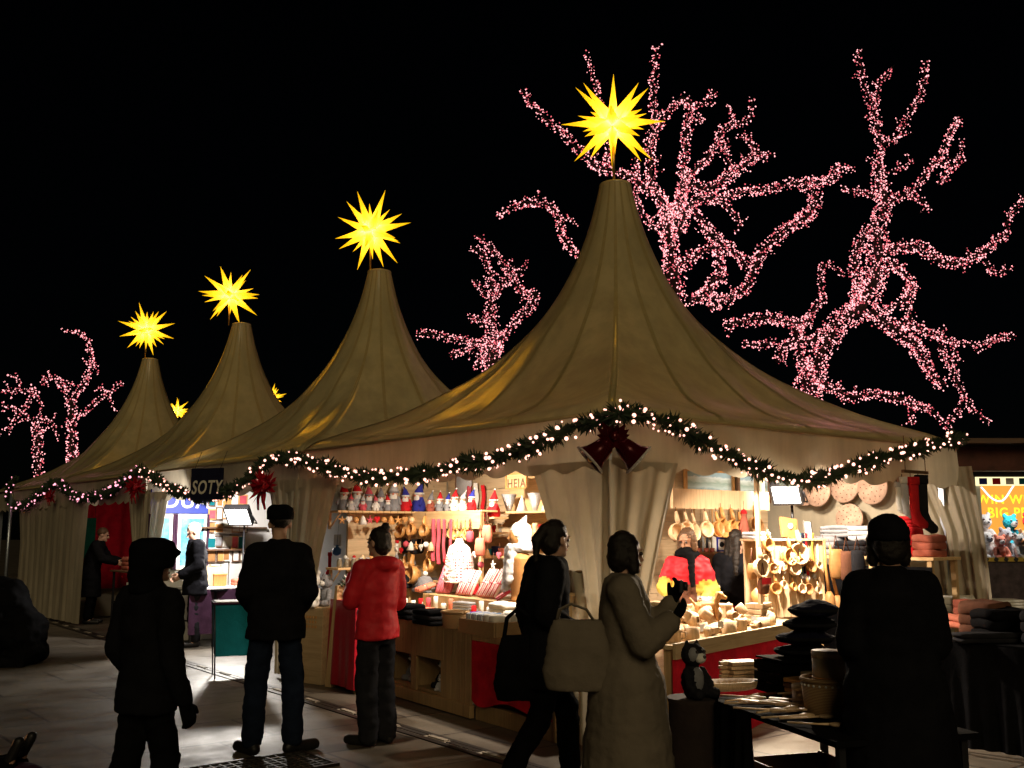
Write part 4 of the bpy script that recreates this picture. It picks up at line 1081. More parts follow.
def gnome(label, c, rz, h, hat, body, beard='white', group='dolls on the upper shelves', tall=1.0):
    t = thing('gnome_doll', label, 'doll', c, rz, group); k = h
    mb = MB(); mb.lathe([(.20 * k, 0), (.23 * k, .06 * k), (.21 * k, .28 * k), (.13 * k, .48 * k), (.05 * k, .52 * k)], 14)
    for sx in (-1, 1): mb.capsule((sx * .15 * k, 0, .42 * k), (sx * .22 * k, -.12 * k, .24 * k), .06 * k, .05 * k)
    mb.build('body', M[body], t)
    mb = MB(); mb.ball((0, -.02 * k, .54 * k), (.135 * k, .13 * k, .13 * k)); mb.build('head', M['skin'], t)
    mb = MB(); mb.ball((0, -.10 * k, .44 * k), (.13 * k, .075 * k, .15 * k)); mb.build('beard', M[beard], t)
    mb = MB(); mb.ball((0, -.16 * k, .54 * k), .035 * k); mb.build('nose', M['pink'], t)
    mb = MB(); lean = rnd.uniform(-.12, .12) * k
    mb.tube([(0, 0, .58 * k), (0, 0, .66 * k), (lean * .3, .01, .80 * k), (lean, .03, k * tall)], [.155 * k, .15 * k, .085 * k, .012 * k], 14); ho = mb.build('hat', M[hat], t)
    mb = MB(); mb.tube([(.15 * k * cos(a_), .15 * k * sin(a_), .60 * k) for a_ in [2 * pi * j / 16 for j in range(17)]], .035 * k, 6); mb.build('brim', M['white'] if hat in ('red', 'blue') else M['grey'], ho)
    mb = MB(); mb.ball((lean, .03, k * tall), .04 * k); mb.build('pompom', M['white'], ho)
    return t
def kuksa(label, c, rz, s, matn='honey', group='wooden cups hung on the left rack'):
    t = thing('wooden_cup', label, 'cup', c, rz, group)
    Mx = Matrix.Rotation(radians(82), 3, 'X') @ Matrix.Rotation(radians(rnd.uniform(-14, 14)), 3, 'Y')
    mb = MB(); mb.lathe([(.01, -.055), (.035, -.05), (.052, -.02), (.056, .012), (.050, .014), (.044, -.015), (.02, -.04), (.004, -.043)], 18, (0, -.02, -.07 * s), Mx @ Matrix.Scale(s, 3), cap=False); mb.build('bowl', M[matn], t)
    mb = MB(); mb.tube([V((.01, -.01, -.02)) * s, V((.0, -.01, .0)) * s, V((0, .0, .05)) * s], [.017 * s, .02 * s, .011 * s], 8, flat=.5); mb.build('handle', M[matn], t)
    mb = MB(); mb.tube([(0, 0, .045 * s), (0, .005, .075 * s)], .003, 5); mb.build('cord', M['brown'], t)
    return t
def cup(kind, s, matn='birch'):
    mb = MB()
    P = {'mug': [(.028, 0), (.034, .004), (.036, .07), (.033, .085), (.029, .083), (.028, .02), (.001, .014)],
         'bowl': [(.025, 0), (.05, .012), (.066, .05), (.062, .052), (.045, .02), (.001, .012)],
         'tub': [(.045, 0), (.048, .01), (.050, .08), (.046, .08), (.043, .015), (.001, .012)],
         'egg': [(.018, 0), (.012, .02), (.025, .045), (.024, .075), (.020, .073), (.019, .05), (.001, .045)]}[kind]
    mb.lathe([(r * s, z * s) for r, z in P], 18, cap=False); return mb
def folded(mb, c, size, rz=0, seed=0, layers=3):
    w_, d_, h_ = size; R_ = Matrix.Rotation(rz, 3, 'Z')
    for l in range(layers):
        z0 = h_ * l / layers
        R = []
        for k in range(7):
            f = k / 6 * pi; zz = z0 + h_ / layers * (.5 - .5 * cos(f)); sc = 1 - .10 * (1 - sin(f)) ; ring = []
            for j in range(24):
                a_ = 2 * pi * j / 24; ca, sa = cos(a_), sin(a_)
                e = .35; x = abs(ca) ** e * (1 if ca > 0 else -1) * w_ / 2 * sc; y = abs(sa) ** e * (1 if sa > 0 else -1) * d_ / 2 * sc
                nz = mnoise.noise(V((x * 9 + seed, y * 9 + l * 3, seed))) * h_ / layers * .35
                ring.append(R_ @ V((x + rnd.uniform(-.002, .002), y, zz + nz)) + V(c))
            R.append(ring)
        mb.rings(R, True)
    return mb
def textile(label, c, size, rz, matn, seed=0, layers=3, cat='folded cloth', nm='folded_cloth', group=None):
    t = thing(nm, label, cat, c, rz, group); mb = MB(); folded(mb, (0, 0, 0), size, 0, seed, layers); mb.build('cloth', M[matn], t); return t
def basket(label, c, r, h, matn='wicker', handle=True, sy=1.0, rz=0):
    t = thing('basket', label, 'basket', c, rz)
    mb = MB(); n = 28
    prof = [(r * .82, 0), (r * .88, .01), (r * .95, h * .4), (r, h), (r * .95, h), (r * .9, h * .4), (r * .8, .015), (.001, .012)]
    mb.lathe(prof, n, sy=sy, cap=False); mb.build('wicker_side', M[matn], t)
    mb = MB(); mb.tube([(r * cos(a_), r * sy * sin(a_), h) for a_ in [2 * pi * j / 28 for j in range(29)]], .012, 6); mb.build('rim', M[matn], t)
    return t
def crate(label, c, size, rz, matn='pine', nm='wooden_crate', cat='crate', slats=3):
    t = thing(nm, label, cat, c, rz); x, y, z = size; th = .012
    for i in range(slats):
        zz = z * (i + .5) / slats; hh = z / slats * .82
        mb = MB(); mb.box((0, -y / 2 + th / 2, zz), (x, th, hh)); mb.box((0, y / 2 - th / 2, zz), (x, th, hh)); mb.box((-x / 2 + th / 2, 0, zz), (th, y - 2 * th - .001, hh)); mb.box((x / 2 - th / 2, 0, zz), (th, y - 2 * th - .001, hh)); mb.build('slat_ring', M[matn], t)
    MB().box((0, 0, .006), (x - 2 * th - .002, y - 2 * th - .002, .012)).build('floor', M[matn], t)
    for sx in (-1, 1):
        for sy in (-1, 1): MB().box((sx * (x / 2 - th - .012), sy * (y / 2 - th - .012), z / 2 + .013), (.02, .02, z - .03)).build('corner_post', M[matn], t)
    return t

# plush in the cubbyholes
plush('white and grey plush husky in the counter\'s left cubbyhole', lc((x_a * .76 + x_b * .24) - .03, .20, .149), LCr, .36, ('grey', 'white'), 'point', mask='white')
plush('dark and white plush husky in the counter\'s right cubbyhole', lc((x_a * .26 + x_b * .74) + .02, .20, .149), LCr, .36, ('charcoal', 'white'), 'point', mask='white')
plush('small plush husky pup lying at the right cubbyhole\'s front edge', lc((x_a * .16 + x_b * .84) + .015, .075, .149), LCr + .4, .17, ('lightgrey', 'white'), 'point')

# ---- interior partition of the nearest tent: board walls in an L
def wall_boards(label, p0, p1, z1, matn, horiz=True, nb=12):
    t = thing('board_wall', label, 'wall', p0, atan2((p1 - p0).y, (p1 - p0).x)); L = (p1 - p0).length
    if horiz:
        for i in range(nb): MB().box((L / 2, 0.0 + .0012 * (i % 3), z1 * (i + .5) / nb), (L, .018, z1 / nb - .004)).build('board', M[matn], t)
    for x in (0.04, L / 2, L - .04): MB().box((x, .032, z1 / 2), (.05, .045, z1)).build('batten', M[matn], t)
    return t
M['wall_wood'] = wood('partition_boards', (.36, .25, .14), (.52, .39, .24), 3, .65, 0)
VL = 1.95; UR = 2.25
wall_boards('pale board partition behind the left display of the nearest tent', UV(4.85, VL), UV(UR + .03, VL), 2.30, 'wall_wood')
wall_boards('pale board partition behind the right display of the nearest tent', UV(UR, VL + .0), UV(UR, 4.85), 2.30, 'wall_wood')

def shelf(label, c, L, rz, dpt=.28, matn='pine', back=None, brackets=True):
    t = thing('wall_shelf', label, 'shelf', c, rz)
    MB().box((0, 0, -.012), (L, dpt, .024)).build('shelf_board', M[matn], t, .003)
    if brackets:
        for x in (-L / 2 + .06, L / 2 - .06):
            mb = MB(); mb.tube([(x, -dpt / 2 + .05, -.025), (x, dpt / 2 - .01, -.20)], .012, 4); mb.box((x, dpt / 2 - .012, -.115), (.03, .022, .18)); mb.build('bracket', M[matn], t)
    return t
def mid(a, b_): return (a + b_) / 2
def shelf_px(label, x0, y0, x1, y1, v, dpt=.28, **k):
    a = onV(x0, y0, v); b_ = onV(x1, y1, v); L = (b_ - a).length; c = mid(a, b_); c.z = (a.z + b_.z) / 2
    c = c + Rr * dpt / 2
    return shelf(label, c, L, FL, dpt, **k), c.z
VS = VL - .32
UD = 4.84
def shelf_u(label, x0, x1, y, u, dpt, **k):
    a = onU(x0, y, u - dpt); b_ = onU(x1, y, u - dpt); L = (b_ - a).length; c = mid(a, b_); c.z = (a.z + b_.z) / 2
    return shelf(label, c + Ll * dpt / 2, L, FR, dpt, **k), c.z
wall_boards('board partition between the first and second tents, behind the gnome shelf', UV(UD + .01, .55), UV(UD + .01, VL - .03), 2.30, 'wall_wood')
s1, z1 = shelf_u('upper left wall shelf lined with gnome dolls', 338, 430, 511, UD, .30)
s2, z2 = shelf_u('lower left wall shelf with small jars, beside the red-jacketed woman', 338, 425, 567, UD, .28)
def on_shelf(px, z, v):
    q = onV(px, 540, v); q.z = z; return q
def on_ushelf(px, z, u):
    q = onU(px, 540, u); q.z = z; return q
dolls = [(343, .29, 'red', 'grey', 'gnome doll with a red hat and pale beard, first on the upper left shelf'), (356, .31, 'red', 'lightgrey', 'gnome doll in a large drooping red hat, second on the upper left shelf'),
         (368, .27, 'rose', 'grey', 'gnome doll with a rose checked hat in the middle of the upper left shelf'), (380, .25, 'grey', 'grey', 'grey-hatted gnome doll on the upper left shelf'),
         (393, .33, 'lightgrey', 'grey', 'tall pale-hatted gnome doll beside the navy ones'), (405, .27, 'blue', 'red', 'blue-hatted gnome doll in red at the upper shelf\'s right end')]
for px, h, a, b_, l in dolls: gnome(l, on_ushelf(px, z1 + .001, UD - .15), FR - .5 + rnd.uniform(-.2, .2), h * 1.12, a, b_)
for px, h, a, b_, l in ((350, .17, 'rose', 'lightgrey', 'low rose-hatted doll in front on the upper left shelf, near the curtain'), (362, .16, 'lightgrey', 'rose', 'low pale-hatted doll in rose, in front on the upper left shelf'), (375, .16, 'rose', 'white', 'low white-bodied doll in front at the shelf\'s middle'), (387, .17, 'red', 'grey', 'low red-hatted doll in front, near the tall pale-hatted one')):
    gnome(l, on_ushelf(px, z1 + .001, UD - .25), FR - .5, h * 1.15, a, b_)
M['jar_dark'] = plain('dark_jar_glass', (.06, .045, .03), .12, .3, 10, 0, .7)
for i, px in enumerate((340, 347, 354, 361, 368)):
    c = on_ushelf(px, z2 + .001, UD - .16 + .03 * (i % 2)); t = thing('jar', 'small glass jar in the row on the lower left shelf', 'jar', c, 0, 'jars on the lower left shelf')
    mb = MB(); mb.lathe([(.026, 0), (.030, .01), (.030, .07), (.022, .085), (.022, .09)], 14); mb.build('jar_body', M['glassjar'], t); mb = MB(); mb.lathe([(.026, .09), (.026, .105), (.0, .106)], 14); mb.build('lid', M['silver'], t)

# rack near the counter with hanging wooden cups
VRK = 1.25
a = onV(380, 512, VRK); b_ = onV(481, 512, VRK)
t = thing('display_rack', 'pale wooden display rack hung with carved cups and scarves', 'rack', mid(a, b_) * 1.0, FL); t.location.z = 0
RL = (b_ - a).length; zt = (a.z + b_.z) / 2
def rk(x, y, z): return V(t_rack.location) + Matrix.Rotation(FL, 3, 'Z') @ V((x, y, 0)) + V((0, 0, z))
t_rack = t
MB().box((0, 0, zt - .10), (RL, .025, .19)).build('top_board', M['pine'], t, .003)
MB().box((0, .12, zt - .005), (RL, .22, .02)).build('top_shelf', M['pine'], t, .003)
zm = onV(410, 562, VRK).z
MB().box((-RL * .33, 0, zm - .05), (RL * .34, .022, .10)).build('middle_board', M['pine'], t, .003)
for x in (-RL / 2 + .03, -RL * .19, RL / 2 - .03): MB().box((x, .030, zt / 2), (.045, .035, zt - .02)).build('post', M['pine_v'], t, .003)
zlow = 1.06
MB().box((0, .10, zlow), (RL, .20, .02)).build('low_shelf', M['pine'], t, .003)
for px, h, a2, b2, l in [(419, .36, 'blue', 'blue', 'large all-blue gnome doll on top of the display rack'), (431, .24, 'grey', 'rust', 'rust-bodied gnome doll next to the large blue one'), (440, .23, 'red', 'grey', 'small red-hatted gnome on the rack beside the rust one'), (448, .21, 'blue', 'grey', 'small blue-hatted gnome doll in the middle of the rack top'),
                       (455, .25, 'red', 'white', 'white-bodied santa doll with a red hat on the rack'), (463, .22, 'lightgrey', 'white', 'pale snow-coloured gnome doll near the rack\'s right end'), (472, .24, 'blue', 'red', 'red-bodied gnome doll with a blue hat at the rack\'s right end')]:
    q = onV(px, 505, VRK + .12); q.z = zt + .006; gnome(l, q, FL + rnd.uniform(-.2, .2), h, a2, b2)
mb = None
for px, py, s_, l in [(401, 522, 1.5, 'round carved cup hanging from the rack\'s top board, left one'), (412, 522, 1.3, 'slim carved cup second from the left on the rack\'s top board'), (425, 522, 1.35, 'carved cup with a dark hollow hanging near the scarves'),
                      (405, 562, 1.4, 'carved cup hanging under the middle board, leftmost'), (413, 563, 1.9, 'long carved ladle-cup under the middle board'), (429, 556, 1.5, 'round carved cup hanging right of the middle board'),
                      (398, 561, 1.2, 'small carved cup behind the red jacket\'s shoulder')]:
    q = onV(px, py, VRK - .03); kuksa(l, q, FL, s_)
# stockings / small knits at the rack's left end
def sock(label, c, rz, L, m1, m2='white', group=None):
    t = thing('stocking', label, 'stocking', c, rz, group); k = L
    mb = MB(); mb.tube([(0, 0, 0), (0, 0, -.3 * k), (0, 0, -.68 * k), (-.05 * k, 0, -.85 * k), (-.22 * k, 0, -.95 * k), (-.33 * k, 0, -.97 * k)], [.13 * k, .125 * k, .12 * k, .14 * k, .11 * k, .07 * k], 12, flat=.55); mb.build('knit_leg', M[m1], t)
    mb = MB(); mb.tube([(0, 0, .01), (0, 0, -.14 * k)], [.155 * k, .155 * k], 12, flat=.6); mb.build('cuff', M[m2], t)
    mb = MB(); mb.tube([(.08 * k, 0, 0), (.08 * k, 0, .10 * k)], .004, 5); mb.build('loop', M['brown'], t); return t
sock('small rose and white stocking hanging at the rack\'s left end', onV(384, 517, VRK - .05), FL, .20, 'rose')
sock('pale grey stocking hanging left of the cups, long', onV(389, 532, VRK - .06), FL, .30, 'lightgrey', 'white')
sock('red-toed white stocking hanging below the cups', onV(397, 541, VRK - .05), FL, .20, 'white', 'red')
# dark bundle on the rack's inside
textile('dark heap of knitwear showing between the rack boards', onV(412, 553, VRK + .10), (.30, .18, .16), FL, 'charcoal', 3, 2)
textile('grey and white knitwear heap on the rack\'s lower shelf', onV(425, 592, VRK + .08), (.34, .20, .16), FL, 'grey', 4, 3)
# hanging rose scarves
for i, (px, l) in enumerate(((434, 'rose striped scarf, left of the four hanging from the rack'), (439.5, 'rose striped scarf, second of the four hanging from the rack'), (445, 'rose striped scarf, third of the four hanging from the rack'), (451, 'rose striped scarf beside the crochet shawl, right of four'))):
    c = onV(px, 519, VRK - .05); t = thing('hanging_scarf', l, 'scarf', c, FL, 'rose scarves on the rack')
    mb = MB(); LN = .47 + .03 * (i % 2)
    mb.grid(lambda u, v: V(((u - .5) * .055 + .006 * sin(v * 7 + i), -.012 * sin(u * 2 * pi + i) - .006 * sin(v * 9 + i), -v * LN)), 10, 30); o = mb.build('cloth', M['rose'], t)
    so_ = o.modifiers.new('solid', 'SOLIDIFY'); so_.thickness = .008
sock('deep red tasselled stocking hanging below the scarves', onV(447, 560, VRK - .06), FL, .34, 'red', 'red')
# crochet shawl on a bust
m, nt, b = newmat('crochet_lace'); M['crochet'] = m
ck = nt.nodes.new('ShaderNodeTexVoronoi'); ck.inputs['Scale'].default_value = 34; ck.inputs['Randomness'].default_value = .12; nt.links.new(texco(nt), ck.inputs['Vector'])
rr_ = ramp(nt, ck.outputs['Distance'], [(.30, (.50, .03, .06)), (.42, (.78, .74, .70))]); nt.links.new(rr_.outputs[0], b.inputs['Base Color']); b.inputs['Roughness'].default_value = .9
c = lq(459, .70, HC + .142)
t = thing('dress_bust', 'bust wearing a white and red crochet shawl on the counter', 'bust', c, FL)
mb = MB(); mb.loft([(0, 0, 0, .10, .10), (0, 0, .02, .10, .10), (0, 0, .03, .02, .02), (0, 0, .22, .02, .02)], 14); mb.build('stand', M['darkwood'], t)
mb = MB(); mb.loft([(0, 0, .18, .13, .10), (0, 0, .30, .145, .11), (0, 0, .42, .15, .10), (0, 0, .49, .10, .075), (0, 0, .53, .045, .045), (0, 0, .57, .04, .04)], 24); link_mesh('torso', remesh(mb, .012, 2), M['white'], t)
mb = MB(); mb.loft([(.01, 0, .12, .20, .145), (0, 0, .25, .185, .14), (0, 0, .38, .172, .125), (0, 0, .47, .13, .10), (0, 0, .51, .075, .07)], 24); link_mesh('shawl', remesh(mb, .010, 1, .012, 12, 2), M['crochet'], t)
# leather / wool pouches
def pouch(label, c, rz, w_, h_, matn, group=None):
    t = thing('hanging_pouch', label, 'pouch', c, rz, group)
    mb = MB(); mb.loft([(0, 0, -h_, w_ * .30, .02), (0, 0, -h_ * .93, w_ * .45, .035), (0, 0, -h_ * .55, w_ * .5, .045), (0, 0, -h_ * .15, w_ * .42, .035), (0, 0, -.01, w_ * .36, .02)], 18); mb.build('pouch_body', M[matn], t)
    mb = MB(); mb.tube([(-w_ * .2, 0, -.02), (0, 0, .12 * 1), (w_ * .2, 0, -.02)], .006, 6); mb.build('strap', M['brown'], t); return t
pouch('salmon wool mitten-shaped pouch, largest of those by the crochet shawl', onV(480, 537, VRK - .12), FL, .15, .20, 'pink')
pouch('salmon pouch hanging behind the largest one', onV(487, 524, VRK), FL, .15, .20, 'pink')
pouch('small rose pouch left of the salmon ones', onV(470, 530, VRK - .04), FL, .09, .13, 'rose')
for i, px in enumerate((449, 453, 457, 461, 465, 469)):
    q = onV(px, 527, VRK - .02); kuksa('carved wooden spoon or cup in the dark cluster above the crochet shawl', q, FL + .5 * (i % 2), .95 + .1 * (i % 3), 'darkwood' if i % 3 == 0 else 'honey', 'carved pieces above the crochet shawl')

# HEIA niche
a = onV(489, 511, VS); b_ = onV(556, 511, VS); L = (b_ - a).length; c = mid(a, b_)
t = thing('display_niche', 'lit wooden niche with a name board and rows of pale cones', 'shelf', c + Rr * .16, FL)
MB().box((0, 0, -.012), (L, .32, .024)).build('shelf_board', M['pine'], t, .003)
MB().box((0, .15, .26), (L, .02, .52)).build('back_board', M['pine'], t)
mb = MB(); mb.prism([(L / 2, 0), (L / 2 - .02, 0), (L / 2 - .20, .52), (L / 2 - .18, .52)], .30); mb.build('slanted_side', M['pine'], t)
def wp(o, p): return V(o.location) + Matrix.Rotation(o.rotation_euler.z, 3, 'Z') @ V(p)
zs = c.z
ca = onV(517, 481, VS - .02)
t2 = thing('name_board', 'small wooden name board with dark letters, in the niche under the near valance', 'sign', ca, FL)
MB().box((0, 0, 0), (.36, .018, .17)).build('board', M['pine'], t2, .003)
for z in (-.078, .078): MB().box((0, -.012, z), (.36, .012, .014)).build('frame_strip', M['honey'], t2)
for x in (-.173, .173): MB().box((x, -.0125, 0), (.014, .012, .142)).build('frame_strip', M['honey'], t2)
text_obj('lettering', 'HEIA', .135, 'darkwood', t2, (0, -.011, -.03), (pi / 2, 0, 0), .002)
for x in (-.12, .12): MB().tube([(x, 0, .08), (x, .02, .32)], .003, 5).build('cord', M['brown'], t2)
for i, px in enumerate((509, 522, 535, 547)):
    q = onV(px, 505, VS + .10); q.z = zs + .001
    if i % 2:
        t3 = thing('table_cone', ['', 'matte white paper cone, left one in the lit niche', '', 'matte white paper cone at the niche\'s right end'][i], 'ornament', q, FL); mb = MB(); mb.lathe([(.065, 0), (.004, .17)], 20); mb.build('cone', M['paper'], t3)
    else:
        t3 = thing('mesh_vase', ['silvery flared mesh vase at the niche\'s left end', '', 'silvery flared mesh vase between the two white cones', ''][i], 'vase', q, FL); mb = MB(); mb.lathe([(.02, 0), (.028, .01), (.085, .19), (.082, .19), (.02, .012), (.001, .011)], 20, cap=False); mb.build('mesh_cone', M['silver'], t3)
    if i in (0, 2):
        q2 = onV(px + 7, 505, VS + .20); 
q = onV(494, 512, VS - .14); q.z = onV(494, 517, VS - .14).z
gnome('santa doll with white hair and red skirt sitting at the niche\'s left edge', q, FL, .30, 'red', 'red', 'white', None)
MB().box((0, 0, 0), (.26, .2, .02)).build('ledge', M['pine'], tag(thing('small_ledge', 'small wooden ledge under the white-haired santa doll', 'shelf', q + V((0, 0, -.011)), FL)))
s3, z3 = shelf_px('narrow shelf with small ornaments below the niche', 478, 532, 545, 532, VS, .22, brackets=False)
s4, z4 = shelf_px('lower narrow shelf with dark and pink boxes below the niche', 470, 556, 530, 556, VS, .22, brackets=False)
for i, px in enumerate((485, 489, 494, 500, 530, 535, 541)):
    q = on_shelf(px, z3 + .001, VS + .10); t3 = thing('egg_cup', 'tiny turned ornament on the narrow shelf below the niche', 'ornament', q, 0, 'tiny ornaments below the niche'); cup('egg', 1.0 + .25 * (i % 2)).build('turned_body', M[['honey', 'birch', 'red', 'ceramic'][i % 4]], t3)
for px, mt, sz, l in ((489, 'teal', (.07, .06, .07), 'dark teal box on the lower shelf below the niche'), (496, 'navy', (.08, .06, .10), 'navy box on the lower shelf below the niche'), (503, 'pink', (.09, .06, .08), 'pink box on the lower shelf below the niche')):
    q = on_shelf(px, z4 + .001, VS + .10); t3 = thing('gift_box', l, 'box', q, FL); MB().box((0, 0, sz[2] / 2), sz).build('box_body', M[mt], t3, .004); MB().box((0, 0, sz[2] - .008), (sz[0] + .006, sz[1] + .006, .022)).build('lid', M[mt], t3, .003)
# round tray / disc on the wall
q = onV(464, 483, VL - .04); t3 = thing('round_board', 'round pale disc hung on the partition above the dolls', 'tray', q, FL); mb = MB(); mb.lathe([(.005, 0), (.16, 0), (.165, .01), (.155, .02), (.005, .018)], 28, (0, 0, 0), Matrix.Rotation(pi / 2, 3, 'X')); mb.build('disc', M['lightgrey'], t3)
mb = MB(); mb.tube([(-.13, -.01, .16), (-.145, -.01, .0), (-.13, -.01, -.14)], .018, 6); mb.build('strap', M['darkwood'], t3)
# mannequin head with hat and scarf
q = lq(520, .62, HC + .142)
t3 = thing('mannequin', 'mannequin bust in a white knitted hood and grey scarf on the counter', 'mannequin', q, FL - .5)
mb = MB(); mb.loft([(0, 0, 0, .11, .09), (0, 0, .05, .10, .08), (0, 0, .28, .14, .10), (0, 0, .40, .15, .10), (0, 0, .46, .07, .06)], 20); mb.capsule((0, 0, .44), (0, -.01, .54), .05, .045); mb.ball((0, -.02, .60), (.075, .09, .11)); mb.capsule((0, -.11, .59), (0, -.115, .575), .01, .014); link_mesh('body', remesh(mb, .011, 2), M['tan'], t3)
mb = MB(); mb.ball((0, .01, .63), (.095, .11, .11)); mb.capsule((0, .02, .70), (0, .06, .785), .05, .01); mb.ball((0, .03, .54), (.09, .09, .07)); link_mesh('hood', remesh(mb, .011, 2, .006, 14), M['white'], t3)
mb = MB(); mb.tube([(.085 * cos(a_), .085 * sin(a_), .49) for a_ in [2 * pi * j / 14 for j in range(15)]], .045, 10); mb.capsule((-.06, -.08, .47), (-.10, -.11, .12), .055, .05); mb.capsule((.05, -.08, .47), (.04, -.11, .2), .05, .045); link_mesh('scarf', remesh(mb, .012, 2, .014, 12), M['lightgrey'], t3)

# goods lying on the left counter
def lcp(px, py, z=HC):   # pixel on counter-top plane
    q = pG(px, py, z); return q
M['stripe_red'] = stripes('red_white_stripe', (.55, .03, .06), (.80, .72, .68), 16, 'X', .8, .55)
M['stripe_blue'] = stripes('blue_white_stripe', (.12, .22, .42), (.80, .80, .80), 18, 'X', .8, .5)
M['stripe_pink'] = stripes('pink_stripe', (.55, .06, .12), (.62, .22, .26), 22, 'X', .8, .5)
def rolls(label, px, py, n, L, r, matn, lean, rz, group, dz=0, step=.055, y=.55):
    base = lq(px, y, HC + .142)
    for i in range(n):
        c = base + Matrix.Rotation(rz, 3, 'Z') @ V((i * step, 0, 0))
        t = thing('cloth_roll', label, 'rolled cloth', c, rz, group)
        mb = MB(); d_ = V((rnd.uniform(-.06, .06), sin(lean), cos(lean))) * L
        mb.tube([V((0, 0, r * .5)), V((0, 0, r * .5)) + d_ * .5, V((0, 0, r * .5)) + d_], [r, r * 1.05, r], 12, flat=.8); mb.build('roll', M[matn], t)
        m2 = MB(); m2.tube([V((0, 0, r * .5)) + d_ * .45, V((0, 0, r * .5)) + d_ * .5], r * 1.09, 12, flat=.8); m2.build('band', M['paper'] if i % 2 else M['rose'], t)
rolls('rose rolled cloth leaning in the row left of the grey knits', 437, 607, 4, .30, .028, 'stripe_pink', .5, FL + .2, 'rose rolls on the left counter', .02)
rolls('red rolled runner standing behind the grey knits', 458, 598, 4, .27, .032, 'stripe_red', .55, FL + .1, 'red rolls behind the knits', .05)
rolls('white and red striped runner standing in the brightest spot of the counter', 478, 596, 5, .30, .034, 'stripe_red', .6, FL, 'striped runners in the bright spot', .06, .06)
rolls('red and white striped roll lying slanted by the mannequin', 497, 611, 4, .34, .026, 'stripe_red', 1.0, FL - .7, 'slanted striped rolls', .08, .05)
for px, py, sz, mt, l, sd, ly in ((421, 613, (.34, .22, .05), 'pink', 'flat salmon cloth folded at the counter\'s left end', 1, 2), (468, 613, (.30, .20, .11), 'grey', 'stack of grey knits in the middle of the left counter', 2, 4), (452, 617, (.16, .14, .06), 'charcoal', 'dark folded knit beside the grey stack', 5, 2),
                         (459, 619, (.17, .14, .08), 'teal', 'pale teal folded cloth in front of the grey knits', 3, 3), (478, 618, (.22, .14, .05), 'blue', 'dark blue folded cloth beside the teal one', 6, 2)):
    textile(l, lcp(px, py), sz, LCr + rnd.uniform(-.3, .3), mt, sd, ly)
rolls('salmon rolled cloth lying on the riser\'s left end', 415, 612, 3, .20, .028, 'pink', 1.25, FL - .3, 'salmon rolls at the counter\'s left end', .08, .07)
# dark flat boxes at the front edge
for i, (px, py, l) in enumerate(((408, 618, 'dark flat box stack, left one at the counter\'s front edge'), (431, 624, 'dark flat box stack, right one at the counter\'s front edge'))):
    c = lcp(px, py); t3 = thing('slipper_box_stack' if False else 'dark_tray', l, 'tray', c, LCr)
    for k in range(3):
        mb = MB(); folded(mb, (0, 0, k * .042), (.34 - .01 * k, .24, .040), 0, i * 3 + k, 1); mb.build('felt_sheet', M['charcoal'] if k % 2 else M['black_cloth'], t3)
b1 = basket('woven bark basket with a straight side, left one at the counter\'s front edge', lcp(455, 628), .13, .13, 'wicker', False, .8, LCr)
t3 = thing('bark_tray', 'low woven bark tray filled with blue and white striped cloths', 'basket', lcp(492, 634), LCr)
mb = MB(); W_, D_, H_ = .52, .28, .11
for sx, sy, sz in (((0, -D_ / 2, H_ / 2), (W_, .015, H_), 0), ((0, D_ / 2, H_ / 2), (W_, .015, H_), 0), ((-W_ / 2, 0, H_ / 2), (.015, D_ - .016, H_), 0), ((W_ / 2, 0, H_ / 2), (.015, D_ - .016, H_), 0), ((0, 0, .008), (W_ - .02, D_ - .02, .012), 0)): mb.box(sx, sy)
mb.build('woven_side', M['wicker'], t3, .004)
for i in range(5):
    c = lcp(492, 634) + Matrix.Rotation(LCr, 3, 'Z') @ V((-.20 + i * .085, 0, .10)); c.z = HC + .05
    textile('striped cloth in the row filling the low bark tray', c, (.075, .22, .10), LCr + .15, 'stripe_blue' if i < 3 else 'white', i, 2, 'folded cloth', 'folded_cloth', 'striped cloths in the bark tray')
textile('crumpled white cloth heap at the bark tray\'s right end', lcp(520, 634) + V((0, 0, .02)), (.26, .24, .14), LCr, 'white', 9, 2)
textile('white tissue mound lying behind the bark tray', lcp(505, 620), (.30, .22, .15), LCr, 'white', 12, 3)
basket('tall dark wicker basket by the curtain, behind the dark passer-by', pY(582, 592, 7.9) , .13, .16, 'wicker_dark')
bkt = thing('basket_stand', 'slim wooden stand under the tall dark wicker basket', 'stand', (lambda q: V((q.x, q.y, 0)))(pY(582, 592, 7.9)), 0)
zz = pY(582, 592, 7.9).z
MB().box((0, 0, zz - .012), (.26, .26, .022)).build('stand_top', M['pine'], bkt)
for x in (-.10, .10):
    for y in (-.10, .10): MB().box((x, y, (zz - .024) / 2), (.03, .03, zz - .024)).build('leg', M['pine_v'], bkt)

